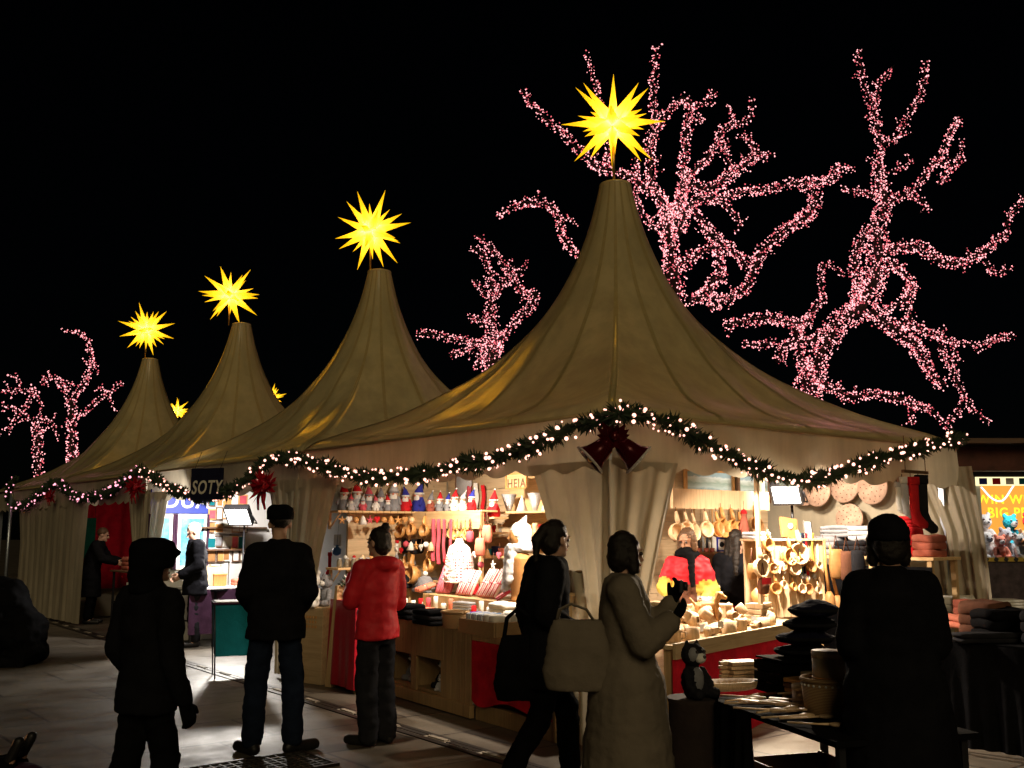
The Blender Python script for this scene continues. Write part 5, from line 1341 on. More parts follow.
# ---- more small stock, so that the left stall reads as crowded as it is
rs = random.Random(31)
def price_tag(label, c, rz, w_=.07, h_=.05, group='white price cards on the left stall'):
    t = thing('price_card', label, 'price card', c, rz, group); MB().box((0, 0, 0), (w_, .004, h_), (rs.uniform(-.2, .1), 0, rs.uniform(-.2, .2))).build('card', M['paper'], t); return t
for px, py in ((402, 598), (421, 597), (445, 600), (476, 604), (507, 606)):
    q = lq(px, .44, HC + .03); price_tag('small blank white price card stood among the left counter goods', q, LCr)
def ornament(c, rz, k, mt, label, group):
    t = thing('hanging_ornament', label, 'ornament', c, rz, group)
    mb = MB()
    if k == 0: mb.ball((0, 0, 0), (.035, .035, .035), 12, 7)
    elif k == 1: mb.lathe([(.004, .05), (.02, .03), (.05, -.05), (.0, -.052)], 12)
    elif k == 2:
        for a_ in range(5):
            x, z = cos(a_ * 2 * pi / 5 + pi / 2), sin(a_ * 2 * pi / 5 + pi / 2); mb.capsule((0, 0, 0), (x * .045, 0, z * .045), .014, .005, 8)
    else: mb.ball((-.018, 0, .015), (.024, .014, .026), 10, 6); mb.ball((.018, 0, .015), (.024, .014, .026), 10, 6); mb.lathe([(.001, -.045), (.034, .012)], 10, sy=.4)
    mb.build('ornament_body', M[mt], t); m2 = MB(); m2.tube([(0, 0, .03), (0, .01, .13)], .0025, 4); m2.build('cord', M['brown'], t)
knd = ['round ball', 'little cone', 'straw star', 'felt heart']
for i, px in enumerate(range(386, 432, 5)):
    k = i % 4; ornament(onV(px, 547 + rs.uniform(-4, 4), VRK - .07), FL, k, rs.choice(['red', 'white', 'honey', 'rose', 'birch']), knd[k] + ' ornament in the fringe hung under the rack\'s top board', knd[k] + 's hung under the rack')
for i, px in enumerate(range(463, 500, 6)):
    k = (i + 1) % 4; ornament(onV(px, 560 + rs.uniform(-7, 7), VRK - .02), FL, k, rs.choice(['red', 'white', 'honey', 'rose', 'tan']), knd[k] + ' ornament hung right of the crochet shawl', knd[k] + 's hung right of the shawl')
for i, px in enumerate(range(342, 420, 7)):
    q = onU(px, 520, UD - .31); k = (i + 2) % 4; ornament(q, FR, k, rs.choice(['red', 'white', 'honey', 'rose', 'birch']), knd[k] + ' ornament hung from the gnome shelf\'s front edge', knd[k] + 's under the gnome shelf')
for i in range(9):
    q = on_ushelf(346 + i * 8.5, z2 + .001, UD - .10); t = thing('wooden_toy', 'small turned wooden toy behind the jars on the lower left shelf', 'toy', q, 0, 'turned toys on the lower left shelf')
    mb = MB(); mb.lathe([(.025, 0), (.03, .02), (.018, .06), (.024, .09), (.02, .12), (.0, .135)], 12); mb.build('toy_body', M[rs.choice(['honey', 'birch', 'red', 'white', 'grey'])], t)
# candles and little boxes along the counter behind the front trays
for i in range(16):
    px = 398 + i * 7.6; q = lq(px, .40 + .04 * (i % 2), HC + .001); h = rs.uniform(.06, .13)
    t = thing('candle', 'stubby candle in the row between trays and riser on the left counter', 'candle', q, 0, 'candles along the left counter'); mb = MB(); mb.lathe([(.026, 0), (.026, h), (.02, h + .004), (.0, h + .002)], 14); mb.build('wax', M[rs.choice(['red', 'white', 'rose', 'pink', 'white'])], t); m2 = MB(); m2.tube([(0, 0, h), (0, 0, h + .015)], .002, 4); m2.build('wick', M['wire'], t)
for i, (px, mt, l) in enumerate(((402, 'charcoal', 'dark knitted cap on the riser, left end'), (425, 'grey', 'grey knitted cap on the riser'), (470, 'red', 'red knitted cap on the riser beside the shawl'), (507, 'white', 'white knitted cap on the riser by the mannequin'))):
    q = lq(px, .74, HC + .142); t = thing('knitted_cap', l, 'cap', q, 0); mb = MB(); mb.lathe([(.09, 0), (.095, .05), (.085, .11), (.05, .15), (.01, .16)], 18); mb.build('knit', M[mt], t); m2 = MB(); m2.ball((0, 0, .18), .03); m2.build('pompom', M['white'], t); m3 = MB(); m3.tube([(.095 * cos(a_), .095 * sin(a_), .022) for a_ in [2 * pi * j / 18 for j in range(19)]], .022, 6); m3.build('turn_up', M[mt], t)
# woollen hanks and scarves hung on the partition between niche and rack
for i, (px, py, mt) in enumerate(((470, 500, 'rose'), (477, 497, 'white'), (484, 499, 'red'))):
    c = onV(px, py - 14, VL - .05); t = thing('hanging_scarf', ['rose scarf hung on the partition above the salmon pouches', 'white scarf hung on the partition above the salmon pouches', 'red scarf hung on the partition left of the niche'][i], 'scarf', c, FL)
    mb = MB(); mb.grid(lambda u, v: V(((u - .5) * .07, -.012 * sin(u * 2 * pi + i) - .01 * sin(v * 9 + i), -v * .42)), 8, 20); o = mb.build('cloth', M[mt], t); o.modifiers.new('s', 'SOLIDIFY').thickness = .01
# ------------------------------------------------------------------ right counter with woodenware
C0 = ray(668, 652); C0 = CAM + C0 * (7.30 / C0.y); C1 = ray(800, 621); C1 = CAM + C1 * (9.2 / C1.y)
C0.z = C1.z = .80
dr = (C1 - C0); LR = dr.length; dr.normalize(); RCr = atan2(dr.y, dr.x)
t = thing('wooden_counter', 'counter heaped with turned woodenware, red cloth below its pale rail', 'counter', V((C0.x, C0.y, 0)), RCr)
def rc(x, y=0, z=0): return V((C0.x, C0.y, 0)) + dr * x + V((-dr.y, dr.x, 0)) * y + V((0, 0, z))
XE = LR + .35; X0 = .10; HR = .80; DR = .72
MB().box(((X0 + XE) / 2, DR / 2 + .02, HR - .02), (XE - X0, DR, .03)).build('counter_top', M['pine_rail'], t)
MB().box(((X0 + XE) / 2, .0, HR - .045), (XE - X0 + .02, .028, .115)).build('front_rail', M['pine_rail'], t, .004)
mb = MB()
def fn(i, j):
    x = X0 + (XE - X0) * i
    return V((x, .022 - .010 * sin(i * 31) * j - .02 * mnoise.noise(V((i * 6, j * 2, 8))) * j, HR - .105 - j * .66))
mb.grid(fn, 70, 14); mb.build('red_cloth', M['red_cloth'], t)
for x in (X0 + .06, XE - .06):
    for y in (.08, DR - .06): MB().box((x, y, (HR - .036) / 2), (.06, .06, HR - .036)).build('leg', M['pine_v'], t)
# woodenware
rs = random.Random(21); spots = []
kinds = ['mug', 'bowl', 'tub', 'egg', 'mug', 'tub']
cnt = 0
for _ in range(900):
    if len(spots) >= 64: break
    x = rs.uniform(.28, LR * .90); y = rs.uniform(.06, DR - .05)
    s = rs.uniform(.75, 1.15)
    if any((x - a) ** 2 + (y - b_) ** 2 < (.050 * (s + s2)) ** 2 for a, b_, s2 in spots): continue
    spots.append((x, y, s))
for i, (x, y, s) in enumerate(spots):
    k = kinds[i % len(kinds)]
    nm = {'mug': 'turned_mug', 'bowl': 'turned_bowl', 'tub': 'turned_tub', 'egg': 'egg_cup'}[k]
    lab = {'mug': 'turned birch mug in the heap of woodenware on the right counter', 'bowl': 'small turned birch bowl in the heap of woodenware', 'tub': 'straight-sided turned birch tub in the woodenware heap', 'egg': 'slender turned birch egg cup in the woodenware heap'}[k]
    tt = thing(nm, lab, {'mug': 'mug', 'bowl': 'bowl', 'tub': 'tub', 'egg': 'egg cup'}[k], rc(x, y, HR - .004), rs.uniform(0, 6), 'turned %s pieces on the right counter' % k)
    mb = cup(k, s * 1.15)
    o = mb.build('turned_body', M['birch'], tt)
    if rs.random() < .35: o.rotation_euler = (radians(90), 0, 0); o.location = (0, .04, .040 * s)
    if k == 'mug':
        m2 = MB(); m2.tube([V((.034, 0, .065)) * s * 1.15, V((.062, 0, .062)) * s * 1.15, V((.064, 0, .03)) * s * 1.15, V((.035, 0, .018)) * s * 1.15], .007 * s, 6); h_ = m2.build('handle', M['birch'], tt); h_.rotation_euler = o.rotation_euler; h_.location = o.location
# second layer on the heap
sp2 = []
for i in range(400):
    if len(sp2) >= 22: break
    x = rs.uniform(.45, LR * .82); y = rs.uniform(.22, DR - .12)
    if any((x - a) ** 2 + (y - b_) ** 2 < .013 for a, b_ in sp2): continue
    sp2.append((x, y)); k = kinds[i % 4]
    tt = thing('turned_bowl' if k == 'bowl' else 'turned_mug', 'turned birch piece lying on top of the woodenware heap', 'cup', rc(x, y, HR + .085), rs.uniform(0, 6), 'woodenware lying on top of the heap')
    o = cup('bowl' if k == 'bowl' else 'mug', 1.1).build('turned_body', M['birch'], tt); o.rotation_euler = (radians(rs.uniform(20, 100)), 0, 0); o.location = (0, 0, .02)
# square boxes at the near end, carved dog, stacked boxes
def wbox(label, c, rz, size, matn='birch', lid=True, nm='wooden_box'):
    tt = thing(nm, label, 'box', c, rz); x, y, z = size
    MB().box((0, 0, z / 2), size, taper=1.0).build('box_body', M[matn], tt, .006)
    if lid: MB().box((0, 0, z + .012), (x + .014, y + .014, .024)).build('lid', M[matn], tt, .005)
    return tt
c = rc(.20, .18, HR - .004); wbox('square birch box, lowest of two at the counter\'s near end', c, RCr, (.17, .15, .13))
wbox('square birch box stacked on another at the counter\'s near end', c + V((0, 0, .155)), RCr + .1, (.16, .14, .12))
c = rc(.24, .42, HR - .004)
for k in range(3):
    tt = thing('flower_pot_box', ['bottom tapered birch pot of the stack behind the square boxes', 'middle tapered birch pot of the stack behind the square boxes', 'top tapered birch pot of the stack behind the square boxes'][k], 'pot', c + V((0, 0, k * .125)), RCr + k * .2)
    mb = MB(); mb.lathe([(.07, 0), (.09, .12), (.10, .121), (.10, .14), (.085, .14), (.065, .02), (.001, .02)], 20, cap=False); mb.build('pot', M['birch'], tt)
c = rc(1.42, .42, HR + .06)
tt = thing('carved_dog', 'carved wooden dog standing above the woodenware heap', 'figurine', c, RCr - .9)
mb = MB(); mb.capsule((-.06, 0, .12), (.07, 0, .13), .042, .046); mb.capsule((.07, 0, .15), (.10, 0, .20), .035, .03); mb.ball((.115, 0, .215), (.04, .034, .034)); mb.capsule((.13, 0, .205), (.165, 0, .195), .024, .017)
for sx in (-1, 1):
    mb.capsule((.075, sx * .025, .11), (.08, sx * .028, .0), .02, .016); mb.capsule((-.06, sx * .026, .12), (-.075, sx * .028, .055), .024, .016); mb.capsule((-.075, sx * .028, .055), (-.06, sx * .028, 0), .016, .015); mb.capsule((.10, sx * .03, .235), (.085, sx * .036, .20), .013, .01)
mb.capsule((-.10, 0, .14), (-.14, 0, .19), .014, .008)
link_mesh('body', remesh(mb, .006, 2), M['honey'], tt)
c = rc(LR * .86, .24, HR - .004)
for k in range(4):
    tt = thing('wooden_plank_box', ['lowest of the flat birch boxes stacked before the slatted display', 'second flat birch box from the bottom of its stack', 'third flat birch box from the bottom of its stack', 'top flat birch box of the stack before the slatted display'][k], 'box', c + V((0, 0, k * .048)), RCr + .05 * k)
    MB().box((0, 0, .022), (.36 - .02 * k, .16, .042)).build('box_body', M['birch'], tt, .004); MB().box((0, -.0815, .022), (.30 - .02 * k, .004, .006)).build('groove', M['honey'], tt)
wbox('pale upright birch box beside the stacked flat boxes', rc(LR * .70, .40, HR - .004), RCr, (.12, .12, .17))
c = rc(LR * .90, .34, HR + .19); tt = thing('wooden_bowl', 'turned bowl leaning on its side by the slatted display', 'bowl', c, RCr); o = cup('bowl', 1.5, 'honey').build('turned_body', M['honey'], tt); o.rotation_euler = (1.2, 0, .5)

# slatted display stand with things hung on it, floodlight above
sa = pY(762, 626, 9.62); sb = pY(826, 622, 10.05); sd_ = (sb - sa); sd_.z = 0; SL = sd_.length; sd_.normalize(); SR = atan2(sd_.y, sd_.x)
S0 = V((sa.x, sa.y, 0)); z_b = HR; z_t = pY(790, 541, 9.85).z
t = thing('slatted_display', 'pale slatted wooden display standing on the counter\'s far end', 'display stand', S0, SR)
nS = 9
for i in range(nS):
    x = SL * (i + .5) / nS; MB().box((x, .004 * (i % 2), (z_b + z_t) / 2), (SL / nS - .012, .018, z_t - z_b)).build('slat', M['birch'], t, .003)
for z in (z_b + .12, z_t - .08): MB().box((SL / 2, .028, z), (SL, .022, .05)).build('rail', M['birch'], t)
MB().box((SL / 2, .10, z_t + .012), (SL + .04, .28, .022)).build('top_board', M['birch'], t, .003)
MB().box((SL / 2, .21, (z_t) / 2), (SL, .02, z_t)).build('back_board', M['birch'], t)
MB().box((SL / 2, .12, z_b / 2 - .02), (SL, .16, z_b - .05)).build('pedestal', M['pine_v'], t)
def sl(px, py, off=-.03): return pPlane(px, py, S0 + V((sd_.y, -sd_.x, 0)) * -off, V((-sd_.y, sd_.x, 0)))
for px, py, s_, l in ((797, 540, 1.9, 'large carved cup in the bunch hung on the slatted display'), (788, 546, 1.5, 'carved cup at the left of the bunch on the slatted display'), (793, 557, 1.4, 'carved cup at the bottom of the bunch on the slatted display'), (767, 536, 1.2, 'slim dark-handled carved ladle hung at the display\'s left')):
    kuksa(l, sl(px, py, -.05), SR, s_, 'honey' if px < 790 else 'birch')
c = sl(780, 563, -.05); tt = thing('white_bow', 'white cloth bow hung low on the slatted display', 'bow', c, SR)
mb = MB()
for sx in (-1, 1): mb.prism([(0, .0), (sx * .07, .035), (sx * .075, -.05)], .03); mb.prism([(0, 0), (sx * .03, -.10), (sx * .055, -.085)], .012, Matrix.Translation((0, -.021, 0)))
mb.ball((0, -.01, 0), .02); mb.build('ribbon', M['white'], tt)
for px, py, ln, mt, l in ((799.5, 533, .40, 'teal', 'teal ribbon hanging on the slatted display'), (803, 533, .40, 'navy', 'navy ribbon next to the teal one'), (806, 533, .42, 'red', 'thin red ribbon between the navy and yellow ones'), (812, 533, .40, 'jacket_yellow', 'yellow ribbon hanging at the slatted display\'s right edge')):
    c = sl(px, py, -.03); tt = thing('hanging_ribbon', l, 'ribbon', c, SR); mb = MB(); mb.grid(lambda u, v: V(((u - .5) * .030, -.006 * sin(v * 8 + px), -v * ln)), 3, 20); o = mb.build('ribbon_band', M[mt], tt); o.modifiers.new('s', 'SOLIDIFY').thickness = .004
    mb = MB(); mb.ball((0, -.005, -ln - .02), (.022, .018, .03)); mb.build('tassel', M['lightgrey'], tt)
# hooked ladles and brush bundle at the display's right side
for i, (px, py) in enumerate(((817, 541), (824, 541), (830, 545))):
    c = pY(px, py, 10.0); tt = thing('long_ladle', ['long pale ladle hung at the display\'s right corner', 'long brown brush hung beside the pale ladle', 'long tan brush hung beside the grey knits'][i], 'brush', c, SR)
    mb = MB(); mb.tube([(0, 0, 0), (.005, 0, -.28), (.01 + .03 * i, 0, -.50)], [.012, .016, .018], 8); mb.build('handle', M['birch' if i == 0 else 'honey'], tt)
    mb = MB(); mb.lathe([(.02, 0), (.05, -.05), (.06, -.14), (.045, -.17), (.0, -.172)], 12, (.01 + .03 * i, 0, -.49)); mb.build('head', M['birch' if i == 0 else 'tan'], tt)
    mb = MB(); mb.tube([(0, 0, 0), (0, .02, .06)], .003, 4); mb.build('cord', M['brown'], tt)
# hanging pieces in front of the customer: pole, red purse, wooden horse garland
c = pY(757, 500, 9.0); tt = thing('hanging_post', 'slim birch post beside the long-haired customer', 'post', V((c.x, c.y, 0)), FR); MB().box((0, 0, 1.09), (.035, .035, 2.18)).build('shaft', M['birch'], tt, .003); MB().box((0, 0, .01), (.2, .2, .02)).build('base_plate', M['birch'], tt); 
def onpost(px, py, Y=8.94): return pY(px, py, Y)
pouch('red and dark plaid purse hanging low at the birch post', onpost(763, 577), FR, .13, .15, 'brown')
mb = MB(); mb.grid(lambda u, v: V(((u - .5) * .135, -.052 + .03 * abs(u - .5), -.005 - v * .055)), 6, 3); mb.build('red_flap', M['red'], bpy.data.objects[[o.name for o in bpy.data.objects if o.get('label', '').startswith('red and dark plaid purse')][0]])
pouch('tan leather pouch hanging left of the plaid purse', onpost(752, 562), FR, .10, .15, 'tan')
kuksa('pale carved ladle hung above the plaid purse', onpost(759, 556), FR, 1.5, 'birch')
# beam above the vendor with hanging cups
a = onU(672, 503, UR - .75); b_ = onU(768, 497, UR - .75)
t = thing('hanging_beam', 'pale beam over the stall keeper hung with carved cups', 'beam', mid(a, b_), FR); BL = (b_ - a).length
MB().box((0, 0, 0), (BL, .03, .20)).build('board', M['birch'], t, .003)
for x in (-BL / 2 + .05, BL / 2 - .05): MB().box((x, .035, (ZE - mid(a, b_).z) / 2 - .05), (.04, .03, ZE - mid(a, b_).z + .1)).build('hanger', M['birch'], t)
for px, py, s_, k in ((676, 520, 1.7, 'birch'), (685, 519, 1.4, 'birch'), (692, 521, 1.6, 'birch'), (705, 519, 1.5, 'birch'), (716, 519, 1.5, 'honey'), (721, 516, 1.8, 'honey'), (731, 517, 1.8, 'honey'), (739, 519, 1.5, 'honey'), (754, 514, 1.8, 'tan')):
    q = onU(px, py, UR - .80); kuksa('carved birch cup in the row hung over the stall keeper', q, FR, s_, k, 'carved cups over the stall keeper')
c = onU(744, 520, UR - .85); tt = thing('carved_doll', 'rust-coloured carved doll hanging by the beam\'s right end', 'figurine', c, FR)
mb = MB(); mb.ball((0, 0, .06), .035); mb.capsule((0, 0, .02), (0, 0, -.16), .035, .055)
for sx in (-1, 1): mb.capsule((sx * .03, 0, 0), (sx * .07, 0, -.10), .018, .014); mb.capsule((sx * .025, 0, -.16), (sx * .04, 0, -.27), .024, .018)
link_mesh('body', remesh(mb, .008, 2), M['rust'], tt); mb = MB(); mb.tube([(0, 0, .09), (0, 0, .2)], .003, 4); mb.build('cord', M['brown'], tt)
mb = MB(); mb.lathe([(.038, .065), (.03, .095), (.0, .12)], 12); mb.build('hat', M['red'], tt)
# framed pictures
m, nt, b = newmat('landscape_print'); M['print'] = m
tc = nt.nodes.new('ShaderNodeTexCoord'); sp = nt.nodes.new('ShaderNodeSeparateXYZ'); nt.links.new(tc.outputs['Generated'], sp.inputs[0])
nz = noise_node(nt, tc.outputs['Generated'], 4.5, 5, .6, .5)
ad = nt.nodes.new('ShaderNodeMath'); ad.operation = 'MULTIPLY_ADD'; ad.inputs[1].default_value = .35; nt.links.new(nz.outputs[0], ad.inputs[0]); nt.links.new(sp.outputs['Z'], ad.inputs[2])
rp = ramp(nt, ad.outputs[0], [(.20, (.55, .58, .60)), (.36, (.06, .10, .12)), (.44, (.16, .30, .36)), (.55, (.42, .55, .58)), (.75, (.25, .36, .33)), (.95, (.60, .70, .74)), (1.15, (.3, .45, .55))])
nt.links.new(rp.outputs[0], b.inputs['Base Color']); b.inputs['Roughness'].default_value = .25
def picture(label, x0, y0, x1, y1, u, fm):
    a = onU(x0, y1, u); b_ = onU(x1, y0, u); c = mid(a, b_); W_ = (V((b_.x, b_.y, 0)) - V((a.x, a.y, 0))).length; H_ = b_.z - a.z
    tt = thing('framed_picture', label, 'picture', c, FR)
    MB().box((0, .0, 0), (W_ - .08, .012, H_ - .08)).build('print', M['print'], tt)
    for z in (-H_ / 2 + .022, H_ / 2 - .022): MB().box((0, -.008, z), (W_, .03, .044)).build('frame_rail', M[fm], tt, .004)
    for x in (-W_ / 2 + .022, W_ / 2 - .022): MB().box((x, -.008, 0), (.044, .03, H_ - .09)).build('frame_stile', M[fm], tt, .004)
picture('framed landscape print in a pale wood frame under the right valance', 684, 470, 733, 500, UR - .04, 'honey')
picture('framed grey-green landscape print, right of the pale-framed one', 737, 474, 769, 502, UR - .05, 'darkwood')
# shelf with tools and a blue-framed box behind the keeper
a = onU(695, 552, UR - .28); b_ = onU(732, 552, UR - .28)
shelf('shelf with tools and a blue box behind the stall keeper', mid(a, b_) + Ll * .13, (b_ - a).length + .1, FR, .26); zs5 = mid(a, b_).z
def onsu(px, y=.0): q = onU(px, 540, UR - .22 + y); q.z = zs5 + .001; return q
for px, h, r, mt in ((696, .22, .020, 'steel_dark'), (699, .26, .016, 'steel_dark'), (703, .24, .02, 'stone'), (707, .20, .018, 'steel_dark')):
    tt = thing('kitchen_tool', 'upright dark kitchen tool on the shelf behind the stall keeper', 'tool', onsu(px), 0, 'kitchen tools behind the stall keeper'); mb = MB(); mb.tube([(0, 0, 0), (0, 0, h * .6), (0, 0, h)], [r, r * .7, r * 1.1], 10); mb.build('tool_body', M[mt], tt)
tt = thing('blue_box', 'white box with blue edges on the shelf behind the stall keeper', 'box', onsu(719), FR)
MB().box((0, 0, .15), (.16, .07, .29)).build('box_body', M['paper'], tt, .003)
for x in (-.075, .075): MB().box((x, -.037, .15), (.018, .01, .30)).build('blue_edge', M['blue'], tt)
for z in (.01, .15, .29): MB().box((0, -.0375, z), (.132, .009, .018)).build('blue_edge', M['blue'], tt)
mb = MB(); mb.ball((0, -.038, .22), (.04, .006, .03)); mb.ball((0, -.038, .08), (.04, .006, .03)); mb.build('picture', M['charcoal'], tt)
for px in (699, 706, 712):
    tt = thing('small_tub', 'rust tub at the shelf\'s front edge behind the keeper', 'tub', onsu(px, -.07), 0, 'rust tubs behind the keeper'); cup('tub', .55).build('tub_body', M['rust'], tt)
# low things behind keeper
c = pY(716, 585, 10.4); tt = thing('red_box', 'red felt-covered chest between the keeper and the customer', 'chest', V((c.x, c.y, 0)), FR); MB().box((0, 0, .42), (.5, .35, .84)).build('chest_body', M['red_cloth'], tt, .01); MB().box((0, 0, .855), (.53, .38, .03)).build('lid', M['red_cloth'], tt, .008)
textile('dark and white cloth heap on the red chest', V((c.x, c.y, .872)), (.34, .24, .14), FR, 'charcoal', 5, 2)
textile('white folded cloth on the dark heap over the red chest', V((c.x, c.y, 1.01)) + V((-.05, 0, 0)), (.16, .14, .06), FR, 'white', 6, 2)

# floodlight, book and leaflet on the display's top board
fl = pY(786, 495, 9.8)
def flood(label, c, aim, power, col, W_=.27, H_=.19, post_z=None, spr=165):
    tt = thing('floodlight', label, 'lamp', c, 0)
    d_ = (V(aim) - V(c)).normalized(); q = d_.to_track_quat('-Y', 'Z').to_matrix()
    def bx(name, ctr, size, mt, bev=.006):
        m_ = MB(); m_.box(q @ V(ctr), size, q); return m_.build(name, M[mt] if isinstance(mt, str) else mt, tt, bev)
    bx('housing', (0, .055, 0), (W_ + .04, .09, H_ + .04), 'steel_dark', .012)
    bx('glass', (0, .004, 0), (W_, .01, H_), M['floodglass'])
    for s_ in (-1, 1): bx('rim', (0, .003, s_ * (H_ / 2 + .011)), (W_ + .04, .02, .02), 'steel_dark', .003)
    for s_ in (-1, 1): bx('rim', (s_ * (W_ / 2 + .011), .003, 0), (.02, .02, H_ + .001), 'steel_dark', .003)
    m_ = MB(); m_.tube([q @ V((-W_ / 2 - .03, .05, 0)), q @ V((-W_ / 2 - .03, .12, -H_ * .8)), q @ V((W_ / 2 + .03, .12, -H_ * .8)), q @ V((W_ / 2 + .03, .05, 0))], .010, 6); m_.build('bracket', M['steel_dark'], tt)
    if post_z is not None:
        m_ = MB(); p0 = q @ V((0, .12, -H_ * .8)); m_.tube([p0, V((p0.x, p0.y, post_z - c.z))], .014, 8); m_.build('post', M['steel_dark'], tt)
    lamp_area(tt, c + d_ * .03, aim, power, col, .22, spr, None, 'flood_lamp'); return tt
M['floodglass'] = emit('floodlight_glass', (1, .96, .88), 9.0, 'NONE')
flood('black floodlight glowing white on top of the slatted display', fl, rc(LR * .45, .1, .75), FLOOD_R, (1, .80, .56), .26, .19, z_t + .02, 105)
ct = S0 + sd_ * SL * .42; 
def stop(x, y=.10): return S0 + sd_ * (SL * x) + V((-sd_.y, sd_.x, 0)) * y + V((0, 0, z_t + .024))
tt = thing('leaning_book', 'brown book with a pale emblem leaning below the floodlight', 'book', stop(.52, .04), SR); MB().box((0, 0, .10), (.22, .03, .20), (-.2, .1, 0)).build('cover', M['tan'], tt, .003); m_ = MB(); m_.ball((0, -.022, .12), (.035, .006, .03)); m_.build('emblem', M['paper'], tt)
tt = thing('leaflet', 'white leaflet with a dark border leaning beside the brown book', 'leaflet', stop(.82, .04), SR); MB().box((0, 0, .085), (.10, .006, .17), (-.2, .12, 0)).build('sheet', M['paper'], tt)
for x in (-.05, .05): MB().box((x, -.006, .085), (.006, .006, .17), (-.2, .12, 0)).build('border', M['charcoal'], tt)
textile('grey cloth wedge lying left of the brown book', stop(.10, .12), (.24, .2, .06), SR, 'lightgrey', 15, 2)

# back-right wall: wooden discs, knitwear, stockings
VB = W1 - .16
M['disc'] = plain('rye_disc', (.42, .27, .20), .8, .3, 9, .5)
for px, py, r, l in ((806, 489, .20, 'round wooden disc, leftmost of the row on the right stall\'s canvas wall'), (818, 492, .17, 'tilted round disc overlapping the leftmost one on the canvas wall'), (845, 487, .18, 'round wooden disc in the middle of the row on the canvas wall'), (873, 488, .185, 'round wooden disc, rightmost of the row on the canvas wall'), (850, 519, .17, 'pale round disc leaning on the grey knits')):
    c = onV(px, py, VB - .03 - .06 * (px in (818, 850))); tt = thing('wooden_disc', l, 'disc', c, FL)
    Mx = Matrix.Rotation(pi / 2 - .1, 3, 'X'); mb = MB(); mb.lathe([(.005, 0), (r * .6, .002), (r, 0), (r * 1.02, .012), (r * .98, .03), (.005, .03)], 30, (0, 0, 0), Mx); mb.build('disc_body', M['disc'], tt)
    mb = MB()
    for k in range(26): a_ = k * 2.4; q_ = sqrt(k / 26) * r * .92; mb.ball(Mx @ V((q_ * cos(a_), q_ * sin(a_), .032)), .007, 6, 4)
    mb.build('burn_marks', M['darkwood'], tt); mb = MB(); mb.tube([(0, 0, r * .9), (0, .03, r * 1.25)], .004, 4); mb.build('cord', M['brown'], tt)
tb = thing('goods_table', 'pine table under the grey knits along the right stall\'s canvas wall', 'table', V((onV(855, 560, VB - .75).x, onV(855, 560, VB - .75).y, 0)), FL)
zg = onV(855, 556, VB - .75).z
MB().box((0, .25, zg - .015), (1.75, .55, .03)).build('tabletop', M['pine'], tb)
for x in (-.82, .82):
    for y in (.02, .48): MB().box((x, y, (zg - .03) / 2), (.05, .05, zg - .03)).build('leg', M['pine_v'], tb)
MB().box((0, -.01, zg * .5), (1.70, .01, zg * .86)).build('front_panel', M['black_cloth'], tb)
def tbp(x, y, z=0): return V(tb.location) + Matrix.Rotation(FL, 3, 'Z') @ V((x, y, 0)) + V((0, 0, zg + z))
for x, y, z, sz, mt, l in ((-.45, .22, 0, (.42, .34, .20), 'grey', 'grey knit sweater pile left on the table along the canvas wall'), (-.1, .2, 0, (.40, .34, .16), 'charcoal', 'dark knit pile in the middle of the goods table'), (-.28, .24, .19, (.44, .32, .13), 'grey', 'chunky grey sweater lying over the left knit pile'), (.05, .22, .16, (.40, .3, .15), 'lightgrey', 'pale grey sweater over the dark knit pile'),
                           (.40, .2, 0, (.42, .34, .30), 'red', 'red knit heap at the goods table\'s right end'), (.42, .22, .29, (.34, .28, .12), 'red', 'bright red sweater on top of the red heap'), (.72, .2, 0, (.24, .3, .22), 'rust', 'rust knit pile by the right curtain')):
    textile(l, tbp(x, y, z), sz, FL + rnd.uniform(-.2, .2), mt, rnd.random() * 9, 3)
c = pY(887, 543, 10.0)
t = thing('clothes_rack', 'small pine hanging rack behind the tall black-coated figure', 'rack', V((c.x, c.y, 0)), FR); zf = pY(890, 539, 10.0).z
for x in (-.30, .36): MB().box((x, 0, zf / 2), (.035, .035, zf)).build('post', M['pine_v'], t)
MB().box((.03, 0, zf + .018), (.70, .04, .036)).build('rail', M['pine'], t)
textile('rust cloth pile hanging inside the pine hanging rack', V((c.x, c.y, .80)) + Rr * .1, (.40, .26, .26), FR, 'rust', 3, 3)
box_ = thing('cloth_chest', 'dark chest under the rust cloth pile', 'chest', V((c.x, c.y, 0)) + Rr * .1, FR); MB().box((0, .0, .39), (.5, .34, .78)).build('chest_body', M['darkwood'], box_, .01); MB().box((0, 0, .79), (.52, .36, .018)).build('lid', M['darkwood'], box_, .004)
for px, py, L, m1, m2, l in ((908, 478, .34, 'lightgrey', 'white', 'pale grey felt stocking hung by the right curtain'), (917, 478, .42, 'red', 'red', 'large red felt stocking hung by the right curtain'), (925, 476, .48, 'charcoal', 'charcoal', 'dark pointed felt stocking behind the red one'), (902, 483, .26, 'white', 'lightgrey', 'short white felt stocking left of the grey one')):
    sock(l, pY(px - 4, py, 9.8 if m1 != 'charcoal' else 9.9), FR - .2 + pi, L * 1.12, m1, m2)
t = thing('hook_rail', 'short dark hook rail holding the felt stockings', 'rail', pY(915, 472, 9.86), FR); MB().box((0, 0, 0), (.46, .03, .03)).build('rail_bar', M['darkwood'], t)
for x in (-.18, .2): MB().tube([(x, 0, .01), (x, .0, .35)], .004, 4).build('cord', M['brown'], t)

